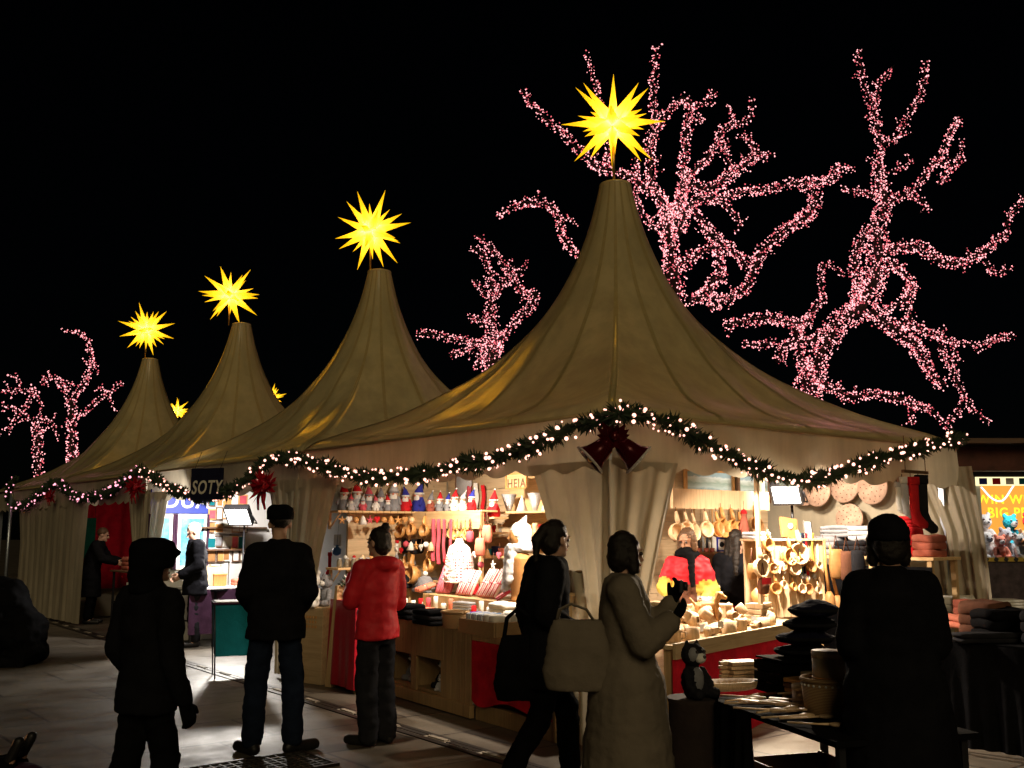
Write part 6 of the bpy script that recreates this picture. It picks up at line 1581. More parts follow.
# ------------------------------------------------------------------ black display tables in front at the right
def dark_table(label, a, b_, depth, h, matn='black_cloth', under=True):
    a = V(a); b_ = V(b_); a.z = b_.z = 0; d_ = (b_ - a); L = d_.length; d_.normalize()
    tt = thing('display_table', label, 'table', a, atan2(d_.y, d_.x))
    MB().box((L / 2, depth / 2, h - .015), (L, depth, .03)).build('tabletop', M[matn], tt, .004)
    for x in (.06, L - .06):
        for y in (.06, depth - .06): MB().box((x, y, (h - .03) / 2), (.035, .035, h - .03)).build('leg', M['steel_dark'], tt)
    for y in (.06, depth - .06): MB().box((L / 2, y, h * .42), (L - .155, .024, .024)).build('crossbar', M['steel_dark'], tt)
    return tt, (lambda x, y, z=0: a + d_ * x + V((-d_.y, d_.x, 0)) * y + V((0, 0, h + z)))
HT = .64
ta = pG(706, 697, HT); tb_ = pG(836, 742, HT)
tabA, ta_ = dark_table('black display table with spoons and round boxes before the woodenware counter', ta, tb_, .80, HT)
LA = (tb_ - ta); LA.z = 0; LA = LA.length
def skirt(parent, L, y, z0, z1, mt, seed):  # black skirts added to darken the space below the tables
    cu2 = MB(); cu2.grid(lambda u, v: V((L * u, y - .02 - .02 * sin(u * 43 + seed) * v - .012 * sin(u * 17 + seed), z1 - (z1 - z0) * v)), 70, 10); o = cu2.build('added_shade_skirt', M[mt], parent); return o
skirt(tabA, LA * .42, 0, .30, HT - .012, 'black_cloth', 1)
def tp(px, py, h=HT): return pG(px, py, h + .001)
plush('grey and white plush husky sitting at the black table\'s left end', tp(693, 697), radians(38), .37, ('charcoal', 'white'), 'point', mask='grey')
t = thing('log_stool', 'round bark stool under the plush husky', 'stool', (lambda q: V((q.x, q.y, 0)))(tp(693, 697)), 0)
mb = MB(); mb.lathe([(.16, 0), (.15, .05), (.145, HT - .03), (.155, HT)], 22); mb.build('log', M['bark'], t)
c = tp(742, 678, HT + .02); 
for k in range(5):
    tt = thing('cutting_board', ['lowest of the five stacked pale cutting boards', 'second cutting board from the bottom of the pale stack', 'middle cutting board of the pale stack', 'fourth cutting board from the bottom of the pale stack', 'top cutting board of the pale stack beside the black crate'][k], 'cutting board', V((c.x, c.y, HT + .001 + k * .027)), .25 + .06 * (k % 3))
    MB().box((0, 0, .012), (.22, .15, .022)).build('board', M['birch'], tt, .004); MB().box((-.135, 0, .012), (.055, .03, .021)).build('handle', M['birch'], tt, .004)
c = tp(730, 690)
tt = thing('oval_tray', 'pale oval wooden tray beside the plush husky', 'tray', c, .3)
mb = MB(); mb.lathe([(.12, 0), (.16, .012), (.185, .055), (.178, .056), (.15, .02), (.001, .012)], 30, sy=.55, sx=1.15, cap=False); mb.build('tray_shell', M['birch'], tt)
for i in range(9):
    q = tp(738 + i * 9.5, 699 + i * 2.5 + (i % 3) * 4); tt = thing('wooden_spoon', 'pale wooden spoon lying among others on the black table', 'spoon', q + V((0, 0, .012)), rnd.uniform(-.7, .5), 'wooden spoons on the black table')
    mb = MB(); mb.tube([(-.13, 0, 0), (.02, 0, .004), (.08, 0, .008)], [.008, .007, .009], 8, flat=.7); mb.build('handle', M['birch'], tt); mb = MB(); mb.ball((.115, 0, .008), (.045, .028, .012)); mb.build('spoon_bowl', M['birch'], tt)
for i in range(5):
    q = tp(748 + i * 17, 690 + (i % 2) * 7); tt = thing('knife_sheath', 'dark sheathed knife lying on the black table behind the spoons', 'knife', q + V((0, 0, .016)), rnd.uniform(.1, .6), 'sheathed knives on the black table')
    mb = MB(); mb.tube([(-.02, 0, 0), (.16, 0, 0)], [.02, .010], 8, flat=.5); mb.build('sheath', M['brown'], tt); mb = MB(); mb.tube([(-.12, 0, 0), (-.06, 0, .002), (-.02, 0, 0)], [.015, .017, .013], 8, flat=.75); mb.build('handle', M['honey'], tt)
def rbox(label, c, r, h, matn='ceramic', nm='round_box'):
    tt = thing(nm, label, 'round box', c, 0); mb = MB(); mb.lathe([(r, 0), (r, h * .8)], 28); mb.build('side', M[matn], tt); mb = MB(); mb.lathe([(r * 1.03, h * .78), (r * 1.03, h), (r * .98, h + .004), (.001, h + .005)], 28); mb.build('lid', M[matn], tt)
    mb = MB(); mb.tube([(r * 1.005 * cos(a_), r * 1.005 * sin(a_), h * .1) for a_ in [2 * pi * j / 28 for j in range(29)]], .005, 5); mb.build('band', M['honey'], tt); return tt
M['palebirch'] = wood('pale_bent_birch', (.40, .30, .18), (.52, .40, .26), 4, .55, 2)
q = tp(805, 706); rbox('round lidded birch box left of the large woven tub', q, .068, .115, 'palebirch')
q = tp(829, 716); b2 = basket('large woven tub with a beaded rim on the black table', q, .135, .19, 'wicker', False)
mb = MB()
for k in range(26): a_ = 2 * pi * k / 26; mb.ball((.135 * cos(a_), .135 * sin(a_), .165), .007, 6, 4)
mb.build('beads', M['paper'], b2)
wl = MB(); wl.lathe([(.12, .175), (.001, .18)], 26); wl.build('inner_lid', M['palebirch'], b2)
rbox('pale lidded round box stacked on the large woven tub', q + V((0.01, 0, .185)), .085, .15, 'palebirch')
rbox('small round birch box tucked behind the woven tub', tp(812, 697), .06, .14, 'palebirch')
q = pY(790, 682, 6.25); q.z = HT; crate('black slatted crate under the pile of dark felt hats', q + V((.06, 0.05, .001)), (.42, .30, .19), .3, 'black_cloth', 'slatted_crate')
basket('low dark wicker basket before the black crate', tp(786, 692), .12, .09, 'wicker_dark', False)
hb = q + V((.10, .05, .195))
tt_ = thing('felt_board', 'black board lying across the slatted crate', 'board', hb, .3); MB().box((0, 0, .006), (.46, .34, .012)).build('board', M['black_cloth'], tt_)
hz = .013
for k, (dx, sz, mt, l) in enumerate(((.0, (.34, .30, .075), 'black_cloth', 'lowest dark felt hat of the pile on the black crate'), (.02, (.36, .30, .085), 'navy', 'second dark felt hat from the bottom of the pile'), (.05, (.34, .28, .085), 'black_cloth', 'third dark felt hat from the bottom of the pile'), (.08, (.34, .28, .095), 'navy', 'topmost dark felt hat of the pile, lit along its rim'))):
    tt = thing('felt_hat', l, 'hat', hb + V((dx, 0, hz)), .2 * k); mb = MB(); mb.ball((0, 0, sz[2] * .5), (sz[0] / 2, sz[1] / 2, sz[2] * .5), 20, 10); mb.ball((.02, 0, sz[2] * .72), (sz[0] * .33, sz[1] * .33, sz[2] * .42), 18, 8)
    link_mesh('felt', remesh(mb, .012, 1, .012, 10, k), M[mt], tt); mb = MB(); mb.tube([(sz[0] * .485 * cos(a_), sz[1] * .485 * sin(a_), sz[2] * .5) for a_ in [2 * pi * j / 28 for j in range(29)]], .012, 6); mb.build('brim', M['charcoal'], tt); hz += sz[2] * .96

HT2 = .80
t2a = pG(938, 640, HT2); t2b = pG(1060, 650, HT2)
tabB, tb2 = dark_table('dark cloth-topped table with folded textiles at the right edge', t2a, t2b, .8, HT2)
def tq(px, py): return pG(px, py, HT2 + .001)
textile('coral red folded blanket on the right-edge table', tq(985, 628), (.62, .30, .11), .2, 'pink', 2, 2); textile('pale rolled blanket at the left end of the right-edge table', tq(952, 612), (.46, .22, .16), -.25, 'white', 5, 2)
textile('stack of white towels at the far side of the right-edge table', tq(1000, 611), (.46, .28, .12), .1, 'white', 8, 4); textile('rust shawl lying over the coral blanket', tq(972, 616) + V((0, .05, .0)), (.26, .22, .15), .5, 'rust', 11, 2)
textile('dark throw hanging at the front of the right-edge table', tq(1000, 642), (.70, .20, .07), .1, 'charcoal', 13, 2)
L2 = (t2b - t2a).length
skirt(tabB, L2, 0, .05, HT2 - .012, 'black_cloth', 3)

# ------------------------------------------------------------------ claw machine kiosk behind the right curtain
YK = 12.8
k0 = pY(975, 479, YK)
kz0 = pY(975, 561, YK).z; kz1 = k0.z
t = thing('claw_machine', 'bright glass-fronted grabber machine full of plush toys, behind the right curtain', 'claw machine', V((k0.x, YK, 0)), 0)
KW = 1.25; KD = .8
MB().box((KW / 2, KD / 2, kz0 / 2), (KW, KD, kz0)).build('base_cabinet', plain('cabinet_panel', (.07, .05, .06), .4, .5, 9, .1), t, .01)
M['kscreen'] = emit('machine_backlight', (1, .36, .05), 1.25)
MB().box((KW / 2, KD - .02, (kz0 + kz1) / 2), (KW, .04, kz1 - kz0 + .01)).build('back_panel', M['kscreen'], t)
M['kwhite'] = plain('machine_frame', (.75, .78, .8), .3, .05)
for x in (.03, KW - .03): MB().box((x, .03, (kz0 + kz1) / 2), (.06, .06, kz1 - kz0)).build('corner_post', M['kwhite'], t, .005)
MB().box((KW / 2, KD / 2, kz1 + .045), (KW + .04, KD, .09)).build('top_box', M['steel_dark'], t)
mx_ = MB(); mx_.box((KW / 2, -.012, kz1 - .03), (KW, .02, .11)); mx_.build('lit_header', emit('machine_header', (1, .85, .45), 1.4), t)
for i, mt in enumerate(('blue', 'red', 'white', 'teal', 'blue')): MB().box((.09 + i * .17, -.026, kz1 - .03), (.10, .006, .08)).build('header_panel', M[mt], t)
MB().box((KW / 2, -.015, kz0 + .02), (KW, .03, .05)).build('sill', M['jacket_yellow'], t)
for i in range(10): MB().box((.06 + i * .125, -.033, kz0 + .02), (.05, .004, .05), (0, .5, 0)).build('sill_stripe', M['steel_dark'], t)
M['kyellow'] = emit('machine_lettering', (1, .70, .03), 1.7)
text_obj('lettering', 'WIN WIN', .17, 'kyellow', t, (.76, KD - .05, kz1 - .24), (pi / 2, 0, 0)); text_obj('lettering', 'BIG PRIZES', .19, 'kyellow', t, (.94, KD - .05, kz1 - .42), (pi / 2, 0, 0), xs=.9)
gl, nt, b = newmat('machine_glass'); b.inputs['Transmission Weight'].default_value = 1; b.inputs['Roughness'].default_value = .02; b.inputs['IOR'].default_value = 1.1; b.inputs['Base Color'].default_value = (.95, .97, 1, 1)
MB().box((KW / 2, .012, (kz0 + kz1) / 2), (KW - .12, .006, kz1 - kz0 - .1)).build('glass_pane', gl, t)
mb = MB(); mb.tube(smooth_path([V((.08, .02, kz1 - .10)), V((.2, -.01, kz1 - .25)), V((.33, -.02, kz1 - .27)), V((.50, .02, kz1 - .08))], 8), .012, 6); mb.build('light_tube', emit('light_tube', (1, .85, .88), 1.6), t)
rs = random.Random(5)
pl = [('white', 'white', .50, .30, .50, 'big white bear'), ('teal', 'white', .48, .66, .52, 'teal and white toy'), ('red', 'white', .50, .92, .50, 'red toy'), ('lightgrey', 'white', .46, .46, .26, 'pale grey dog'), ('white', 'grey', .42, .20, .24, 'small white dog'),
      ('tan', 'white', .44, .70, .24, 'tan toy'), ('blue', 'white', .44, .98, .26, 'blue toy'), ('pink', 'white', .36, .33, .14, 'salmon toy'), ('white', 'tan', .38, .57, .13, 'pale spotted toy'), ('jacket_yellow', 'white', .36, .82, .13, 'yellow toy'), ('white', 'pink', .50, 1.10, .48, 'white and salmon toy')]
for i, (a, b_, h, x, y, l) in enumerate(pl):
    plush(l + ' among the plush heap in the grabber machine', V((k0.x + x, YK + y, kz0 + .01 + (.16 if y > .4 else 0))), rs.uniform(-.4, .4), h, (a, b_), 'round', 'plush toy')
lamp_area(t, V((k0.x + KW / 2, YK + .25, kz1 - .04)), V((k0.x + KW / 2, YK + .35, kz0)), 55, (1, .95, .9), .5, None, None, 'machine_lamp')
t = thing('kiosk_front', 'dark fascia and side post of the kiosk housing the grabber machine', 'kiosk', V((k0.x - .35, YK - .25, 0)), 0)
fz0 = pY(980, 474, YK - .25).z; fz1 = pY(980, 449, YK - .25).z
M['fascia'] = plain('kiosk_fascia', (.10, .03, .02), .6, .4, 4, .2)
MB().box((1.6, .1, (fz0 + fz1) / 2 + .04), (3.4, .2, fz1 - fz0)).build('fascia_board', M['fascia'], t, .01)
MB().box((1.6, .5, fz1 + .08), (3.6, 1.6, .06)).build('roof', M['darkwood'], t); MB().box((-.05, .1, fz0 / 2), (.1, .1, fz0)).build('post', M['darkwood'], t); MB().box((3.2, .1, fz0 / 2), (.1, .1, fz0)).build('post', M['darkwood'], t)
MB().box((1.6, 1.25, fz0 / 2), (3.4, .05, fz0)).build('rear_wall', M['darkwood'], t)

# ------------------------------------------------------------------ second tent's stall: blue boards, cards, white floodlight
U2 = 9.80
a = UV(U2, .12)
M['wallwhite'] = plain('white_panel_wall', (.68, .66, .64), .7, .08, 3, .1)
t = thing('partition_wall', 'white panel wall closing the far side of the second tent\'s stall', 'wall', a, FR)
for i in range(4): MB().box((.58 + i * 1.15, .0, 1.15), (1.13, .03, 2.3)).build('panel', M['wallwhite'], t, .004)
m, nt, b = newmat('ice_blue_print'); M['iceprint'] = m
nz = noise_node(nt, texco(nt), 5, 6, .7, .3); rp = ramp(nt, nz.outputs[0], [(.32, (.05, .16, .24)), (.48, (.09, .30, .42)), (.60, (.22, .46, .55)), (.75, (.65, .74, .78))]); nt.links.new(rp.outputs[0], b.inputs['Base Color']); b.inputs['Roughness'].default_value = .3
def on2(px, py, off=.03): return onU(px, py, U2 - off)
F2 = FR
for (x0, x1, l) in ((151, 173, 'left blue poster board in a white frame at the second stall'), (178, 207, 'right blue poster board, behind the white-haired man')):
    p0 = on2(x0, 518); p1 = on2(x1, 518); W_ = (p1 - p0).length; zt_ = on2(172, 514).z; zb_ = on2(172, 570).z
    tt = thing('poster_board', l, 'poster', mid(p0, p1) + V((0, 0, (zt_ + zb_) / 2 - p0.z)) * 1, F2); tt.location.z = (zt_ + zb_) / 2
    MB().box((0, 0, 0), (W_, .02, zt_ - zb_)).build('board', M['paper'], tt, .003); MB().box((0, -.012, 0), (W_ - .10, .01, zt_ - zb_ - .12)).build('print', M['iceprint'], tt)
    for s_ in (-1, 1): MB().box((s_ * (W_ / 2 + .02), -.01, 0), (.03, .04, zt_ - zb_)).build('edge_strip', M['purple'], tt)
p0 = on2(150, 512); p1 = on2(208, 508); tt = thing('stall_sign', 'blue header sign with large white letters above the poster boards', 'sign', V((mid(p0, p1).x, mid(p0, p1).y, on2(176, 501.5).z)), F2)
MB().box((0, 0, 0), ((p1 - p0).length, .03, .36)).build('board', plain('sign_blue', (.03, .05, .30), .5, .1), tt, .004); text_obj('lettering', 'DUA', .30, 'paper', tt, (.10, -.02, -.0), (pi / 2, 0, 0), .004, 0, 1.05)
rs = random.Random(9); cols = ['tan', 'paper', 'honey', 'rose', 'grey', 'teal', 'ceramic', 'brown']
for r_ in range(5):
    for c_ in range(5):
        px = 212 + c_ * 7.6 + rs.uniform(-1, 1); py = 500 + r_ * 14 + rs.uniform(-1, 1)
        q = on2(px, py, .05); tt = thing('framed_card', 'small framed card on the crowded right part of the second stall\'s back wall', 'card', q, F2, 'framed cards in the second stall')
        w_, h_ = rs.uniform(.11, .16), rs.uniform(.16, .22); MB().box((0, 0, 0), (w_, .015, h_)).build('frame', M[rs.choice(['darkwood', 'honey', 'paper'])], tt); MB().box((0, -.009, 0), (w_ - .035, .006, h_ - .04)).build('print', M[rs.choice(cols)], tt)
for py in (527, 549):
    shelf('narrow shelf rail under the framed cards, ' + ('upper' if py < 540 else 'lower') + ' one', on2(230, py, .09), 1.2, F2, .12, 'darkwood', brackets=False)
flood('blazing white floodlight in the second stall, behind the standing man', on2(238, 517, .9), UV(7.6, -.35, 0), FLOOD_2, (1, .93, .84), .34, .30, 0, 120)
spotlight('spotlight hidden under the second tent\'s eave, lighting the blue boards', UV(7.9, .5, 2.36), on2(185, 550), 60, WHITE)
# tables there
q = pG(206, 640); tt, f_ = dark_table('dark cloth-covered table in the second stall, bright along its edge', UV(9.45, .28), UV(9.45, .28) + V((.75, -.42, 0)), .55, .80)
MB().box((f_(0, 0).x * 0 + .9, .35, .805), (1.7, .72, .008)).build('table_paper', M['paper'], tt) if False else None
tc_ = thing('sales_table', 'table with a dark purple cloth in front of the framed cards', 'table', (lambda q: V((q.x, q.y, 0)))(on2(226, 575, .75)), F2)
MB().box((0, 0, .81), (1.3, .6, .03)).build('tabletop', M['paper'], tc_, .004)
mb = MB(); mb.grid(lambda u, v: V((-.66 + 1.32 * u, -.31 - .02 * sin(u * 30) * v, .80 - .62 * v)), 50, 8); mb.build('cloth', M['purple'], tc_)
for x in (-.6, .6):
    for y in (-.26, .26): MB().box((x, y, .397), (.04, .04, .794)).build('leg', M['steel_dark'], tc_)
c = on2(219, 565, .75); c.z = .826; wbox('small honey-coloured wooden box on the purple-clothed table', c, F2, (.20, .14, .16), 'honey'); textile('salmon cloth heap at the purple table\'s end', c + Rr * .35, (.26, .2, .10), F2, 'pink', 3, 2)
c = f_(.35, .3, .001); tt2 = crate('pale cardboard box on the second stall\'s dark table', c, (.46, .34, .34), FL, 'palebirch', 'cardboard_box', 'box', 1)
tt2 = thing('blue_dish', 'glazed blue dish in front of the cardboard box', 'dish', f_(.45, .08, .001), 0); mb = MB(); mb.lathe([(.05, 0), (.14, .05), (.135, .052), (.05, .01), (.001, .01)], 24, cap=False); mb.build('dish_shell', plain('blue_glaze', (.03, .12, .5), .15, .1), tt2)
# red doll by the table, teal bin
q = pG(181, 634); gnome('tall santa doll in a red robe beside the dark table', q, FL, .85, 'white', 'red', 'white', None)
q = pG(232, 676); t = thing('folding_bin', 'teal cloth bin hung on a thin folding stand, lit from behind', 'bin', q, .35)
bz0, bz1 = .24, .80
mb = MB(); 
R0 = [V((sx * .20 + .0, sy * .17, bz0)) for sx, sy in ((-1, -1), (1, -1), (1, 1), (-1, 1))]; R1 = [V((sx * .23, sy * .20, bz1)) for sx, sy in ((-1, -1), (1, -1), (1, 1), (-1, 1))]
def qp(i, j, a_, b_):
    per = i * 4; k = int(per) % 4; f = per - int(per); p = a_[k].lerp(a_[(k + 1) % 4], f); r = b_[k].lerp(b_[(k + 1) % 4], f); s_ = p.lerp(r, j); cx = 1 - .07 * sin(pi * j) * (.4 + .6 * abs(sin(per * 2.1))); return V((s_.x * cx, s_.y * cx, s_.z))
mb.grid(lambda i, j: qp(i, j, R0, R1), 40, 14); mb.add(R0, [(0, 1, 2, 3)], False); mb.build('cloth_bin', M['teal'], t)
for sx in (-1, 1):
    for sy in (-1, 1): MB().tube([(sx * .235, sy * .205, bz1 + .01), (sx * .20, sy * .19, 0)], .008, 6).build('leg', M['steel_dark'], t)
MB().box((0, 0, bz1 + .02), (.50, .44, .02)).build('rim_board', M['purple'], t, .004); MB().box((0, 0, bz1 + .034), (.44, .38, .006)).build('paper_sheet', M['paper'], t)
# sign on the second valance
a = onV(207, 484, -.26); t = thing('hanging_sign', 'dark square sign with worn letters hanging on the second tent\'s valance', 'sign', a, radians(-22))
for x in (-.2, .2): MB().tube([(x, 0, .20), (x, .12, .42)], .005, 4).build('cord', M['wire'], t)
MB().box((0, 0, 0), (.50, .02, .40)).build('board', M['navy'], t, .004); text_obj('lettering', 'SOTY', .24, 'ceramic', t, (0, -.014, -.05), (pi / 2, 0, 0), .002, .2, .72)

# wooden box panel and white plush between the first two tents, red cloth table
q = pG(310, 684); t = thing('display_box', 'tall plywood display box with faint lettering marks between the first two tents', 'box', q, FL + .25)
M['ply'] = wood('plywood', (.38, .25, .13), (.52, .37, .21), 2, .6, 0)
MB().box((-.02, .2, .40), (.38, .40, .80)).build('box_body', M['ply'], t, .006)
mb = MB()
for r_ in range(3):
    for c_ in range(6): mb.box((-.16 + c_ * .045, -.0035, .60 + r_ * .05), (.028 if (c_ + r_) % 3 else .018, .004, .026))
mb.build('printed_marks', M['honey'], t)
t = thing('side_board', 'leaning pine board right of the plywood display box', 'board', q + Rr * .03 - Ll * .30, FL + .25); mb = MB(); mb.prism([(-.03, 0), (.06, 0), (.13, 1.05), (.09, 1.05)], .35, Matrix.Translation((0, .18, 0))); mb.build('board', M['pine_v'], t, .004)
plush('white plush dog sitting on the plywood display box', q + V((-.02, .10, .801)), FL + .5, .44, ('white', 'white'), 'round')
plush('dark-eyed grey plush toy behind the white plush dog', q + V((.10, .26, .801)), FL + .3, .40, ('grey', 'white'), 'point')
q = pG(342, 690); t = thing('cloth_table', 'small table wrapped in shiny red cloth left of the red-jacketed woman', 'table', q, LCr)
TH_ = .90
MB().box((0, .22, TH_ - .015), (.64, .46, .03)).build('tabletop', M['pine'], t)
mb = MB()
R0 = [V((sx * .34, .22 + sy * .25, .04)) for sx, sy in ((-1, -1), (1, -1), (1, 1), (-1, 1))]; R1 = [V((sx * .325, .22 + sy * .235, TH_ + .003)) for sx, sy in ((-1, -1), (1, -1), (1, 1), (-1, 1))]
def qf(i, j):
    per = i * 4; k = int(per) % 4; f = per - int(per); p = R0[k].lerp(R0[(k + 1) % 4], f).lerp(R1[k].lerp(R1[(k + 1) % 4], f), j); c0 = V((0, .22, p.z)); wv = 1 + (.035 * sin(per * 9) + .03 * sin(per * 23 + 2)) * (1 - j); return c0 + (p - c0) * wv
mb.grid(qf, 160, 10); mb.add(R1, [(0, 1, 2, 3)], False); m, nt, b = newmat('red_satin'); b.inputs['Base Color'].default_value = (.45, .006, .02, 1); b.inputs['Roughness'].default_value = .38; nz = noise_node(nt, texco(nt), 9, 4); bump(nt, b, nz.outputs[0], .35, .03); mb.build('red_cloth', m, t)
for x in (-.28, .28):
    for y in (.03, .41): MB().box((x, y, (TH_ - .03) / 2), (.04, .04, TH_ - .03)).build('leg', M['pine_v'], t)
# flowers / small decorations on the red table
q = q + V((0, 0, TH_ + .004))
def tl(x, y): return q + Matrix.Rotation(LCr, 3, 'Z') @ V((x, y, 0))
t = thing('flower_pot', 'pot of small pale and purple blooms on the red-clothed table', 'plant', tl(-.16, .18), 0); mb = MB(); mb.lathe([(.05, 0), (.07, .10), (.065, .10), (.001, .09)], 18); mb.build('pot', M['darkwood'], t)
mb = MB(); rs = random.Random(12)
for k in range(260):
    d_ = V((rs.gauss(0, 1), rs.gauss(0, 1), abs(rs.gauss(0, 1)))).normalized() * rs.uniform(.06, .17); p = V((0, 0, .12)) + d_; s_ = V((rs.gauss(0, 1), rs.gauss(0, 1), rs.gauss(0, 1))).normalized() * .022; u_ = d_.normalized() * .03; mb.m = 0 if k % 3 else (1 if k % 2 else 2); mb.add([p - s_ * .6, p + u_, p + s_ * .6, p - u_ * .6], [(0, 1, 2, 3)], False)
mb.build('leaves_and_blooms', [M['needles'], M['ceramic'], M['rose']], t)
gnome('white-bearded gnome doll on the red-clothed table', tl(.12, .16), FL, .34, 'lightgrey', 'white', 'white', None)
t = thing('hanging_ornament', 'small blue and white hanging ornament near the eyeletted curtain', 'ornament', onV(337, 545, 1.0), FL); mb = MB(); mb.lathe([(.02, -.13), (.05, -.11), (.055, -.05), (.02, -.02), (.02, .0)], 16); mb.build('bottle_body', plain('blue_enamel', (.05, .16, .45), .3, .1), t); MB().box((-.04, .03, .06), (.16, .02, .14)).build('card', M['paper'], t); MB().tube([(0, 0, 0), (0, .02, .30), (0, .10, .75)], .003, 4).build('cord', M['wire'], t)
sock('red felt stocking hanging at the eyeletted curtain', onV(330, 553, 1.0), FL, .26, 'red', 'red')

# eyelets along the curtain edge between the first two tents
# ------------------------------------------------------------------ third stall: red cloth, cart
c = pG(97, 606); red = thing('red_drape', 'red cloth hung at the back of the third stall', 'drape', UV(14.75, 1.9), FR)
mb = MB(); mb.grid(lambda u, v: V((-1.7 + 4.2 * u, -.05 * sin(u * 38) - .03 * sin(u * 91), .55 + 1.75 * v)), 90, 4); o = mb.build('cloth', M['red_cloth'], red); o.modifiers.new('s', 'SOLIDIFY').thickness = .01
MB().tube([(-1.7, 0, 2.31), (2.5, 0, 2.31)], .02, 8).build('rod', M['alu'], red)
for x in (-1.7, 2.5): MB().tube([(x, 0, 0), (x, 0, 2.31)], .02, 8).build('stand_pole', M['alu'], red)
t = thing('green_banner', 'dark green cloth panel beside the red drape', 'banner', onU(80, 538, 14.6), FR); MB().box((0, 0, 0), (.55, .012, .75)).build('cloth', fabric('green_felt', (.01, .11, .07), 60), t); 
for x in (-.25, .25): MB().tube([(x, 0, .37), (x, 0, 1.0)], .004, 4).build('cord', M['wire'], t)
tt, f3 = dark_table('dark table of the third stall piled with rust-coloured wares', UV(13.25, .55), UV(11.5, .55), .6, .95, 'darkwood')
for i, (x, mt, l) in enumerate(((.25, 'rust', 'rust knit heap on the third stall\'s table'), (.7, 'red', 'red cloth heap on the third stall\'s table'), (1.1, 'brown', 'brown heap on the third stall\'s table'), (1.5, 'rust', 'rust and dark heap at the third table\'s right end'))):
    textile(l, f3(x, .3, .001), (.36, .3, .22), FL + i * .3, mt, i, 3)
t = thing('white_tag', 'white price tag hanging on the third stall\'s table', 'tag', f3(1.05, -.02, -.25), FL); MB().box((0, 0, 0), (.10, .01, .14)).build('card', M['paper'], t); MB().tube([(0, 0, .07), (0, .0, .24)], .003, 4).build('cord', M['wire'], t)

q = pY(7, 560, 21.0); t = thing('metal_pole', 'thin pale metal pole at the far left corner of the tent row', 'pole', V((q.x, q.y, 0)), 0)
MB().tube([(0, 0, 0), (0, 0, 2.42)], .035, 10).build('shaft', M['alu'], t); MB().lathe([(.12, 0), (.12, .015), (.04, .03)], 16).build('foot_plate', M['steel_dark'], t)
# ------------------------------------------------------------------ left edge: heap, pushchair
q = pG(4, 664); t = thing('covered_heap', 'lumpy black tarpaulin-covered heap at the left edge of the square', 'heap', q, .2)
mb = MB(); mb.ball((-.25, 0, .45), (.45, .5, .5)); mb.ball((.02, .05, .62), (.22, .35, .42)); mb.ball((.22, 0, .36), (.26, .4, .34)); mb.ball((.28, 0, .14), (.22, .36, .16)); mb.ball((-.1, 0, .85), (.16, .25, .22)); mb.box((-.1, 0, .06), (.85, .8, .12))
link_mesh('tarpaulin', remesh(mb, .03, 3, .05, 4, 2), M['black_cloth'], t)
q = pY(30, 764, 4.6); Z0 = q.z
pc = V((q.x - .50, q.y - .05, 0))
t = thing('pushchair', 'pushchair at the bottom left corner with a dark purple footmuff', 'pushchair', pc, 0)
for sx in (-1, 1):
    mb = MB(); mb.tube([(-.55, sx * .24, 1.0), (-.40, sx * .24, .55), (.25, sx * .22, .18)], .014, 8); mb.build('frame_tube', M['alu'], t); mb = MB(); mb.tube([(-.30, sx * .24, .60), (-.42, sx * .25, .12)], .014, 8); mb.build('frame_tube', M['alu'], t)
    for x in (-.42, .27):
        Mx = Matrix.Rotation(pi / 2, 3, 'X'); mb = MB(); mb.lathe([(.05, -.025), (.115, -.025), (.12, 0), (.115, .025), (.05, .025)], 20, (x, sx * .26, .121), Mx); w_ = mb.build('wheel', M['shoe'], t)
MB().tube([(-.55, -.24, 1.0), (-.58, 0, 1.02), (-.55, .24, 1.0)], .018, 8).build('handlebar', M['shoe'], t)
mb = MB(); mb.box((-.15, 0, .42), (.42, .40, .06)); mb.box((-.36, 0, .68), (.06, .40, .52), (0, -.25, 0)); link_mesh('seat', remesh(mb, .02, 2), M['purple'], t)
mb = MB(); mb.capsule((-.15, 0, .50), (.50, 0, Z0 - .10), .17, .12); mb.capsule((.10, 0, .40), (.45, 0, Z0 - .18), .15, .12); link_mesh('footmuff', remesh(mb, .02, 2, .02, 8), M['purple'], t)
person('small child sitting in the pushchair, only the dark boots in view', pc + V((-.22, 0, .47 - .40)), face(1, 0), .98,
       dict(hipL=(.08, 0, .86), hipR=(-.08, 0, .86), knL=(.09, -.42, .90), knR=(-.09, -.42, .90), anL=(.09, -1.18, (Z0 - .09) / .56 * 1.0), anR=(-.09, -1.18, (Z0 - .09) / .56), toL=(.10, -1.26, (Z0 + .02) / .56 + .04), toR=(-.10, -1.26, (Z0 + .02) / .56 + .04)),
       dict(top='purple', trousers='black_cloth', hat='beanie', hatcol='purple', bulk=.02), 40)

# ------------------------------------------------------------------ lamps of the nearest tent
spotlight('spotlight clipped under the nearest tent\'s left eave, right one', UV(1.25, .52, 2.38), UV(1.45, .98, 1.2), LAMP_L1, WARM, .14, 138)
spotlight('spotlight clipped under the nearest tent\'s left eave, left one', UV(3.0, .52, 2.38), UV(3.3, 1.2, 1.2), LAMP_L2, WARM, .14, 145)
spotlight('spotlight under the nearest tent\'s right eave, over the woodenware', UV(.25, 1.9, 2.17), UV(-.25, 1.6, .8), LAMP_R1, WARM, .14, 136)
spotlight('spotlight under the nearest tent\'s right eave, toward the canvas wall', UV(.16, 2.45, 2.38), S0 + sd_ * SL * .5 + V((0, 0, 1.25)), LAMP_R2, WARM)
spotlight('spotlight under the nearest tent\'s roof, over the wooden discs', UV(1.0, 3.55, 2.40), UV(1.4, 4.95, 1.6), FILL_R3, WARM, .14, 150)  # added lamp that brightens the canvas wall behind the discs
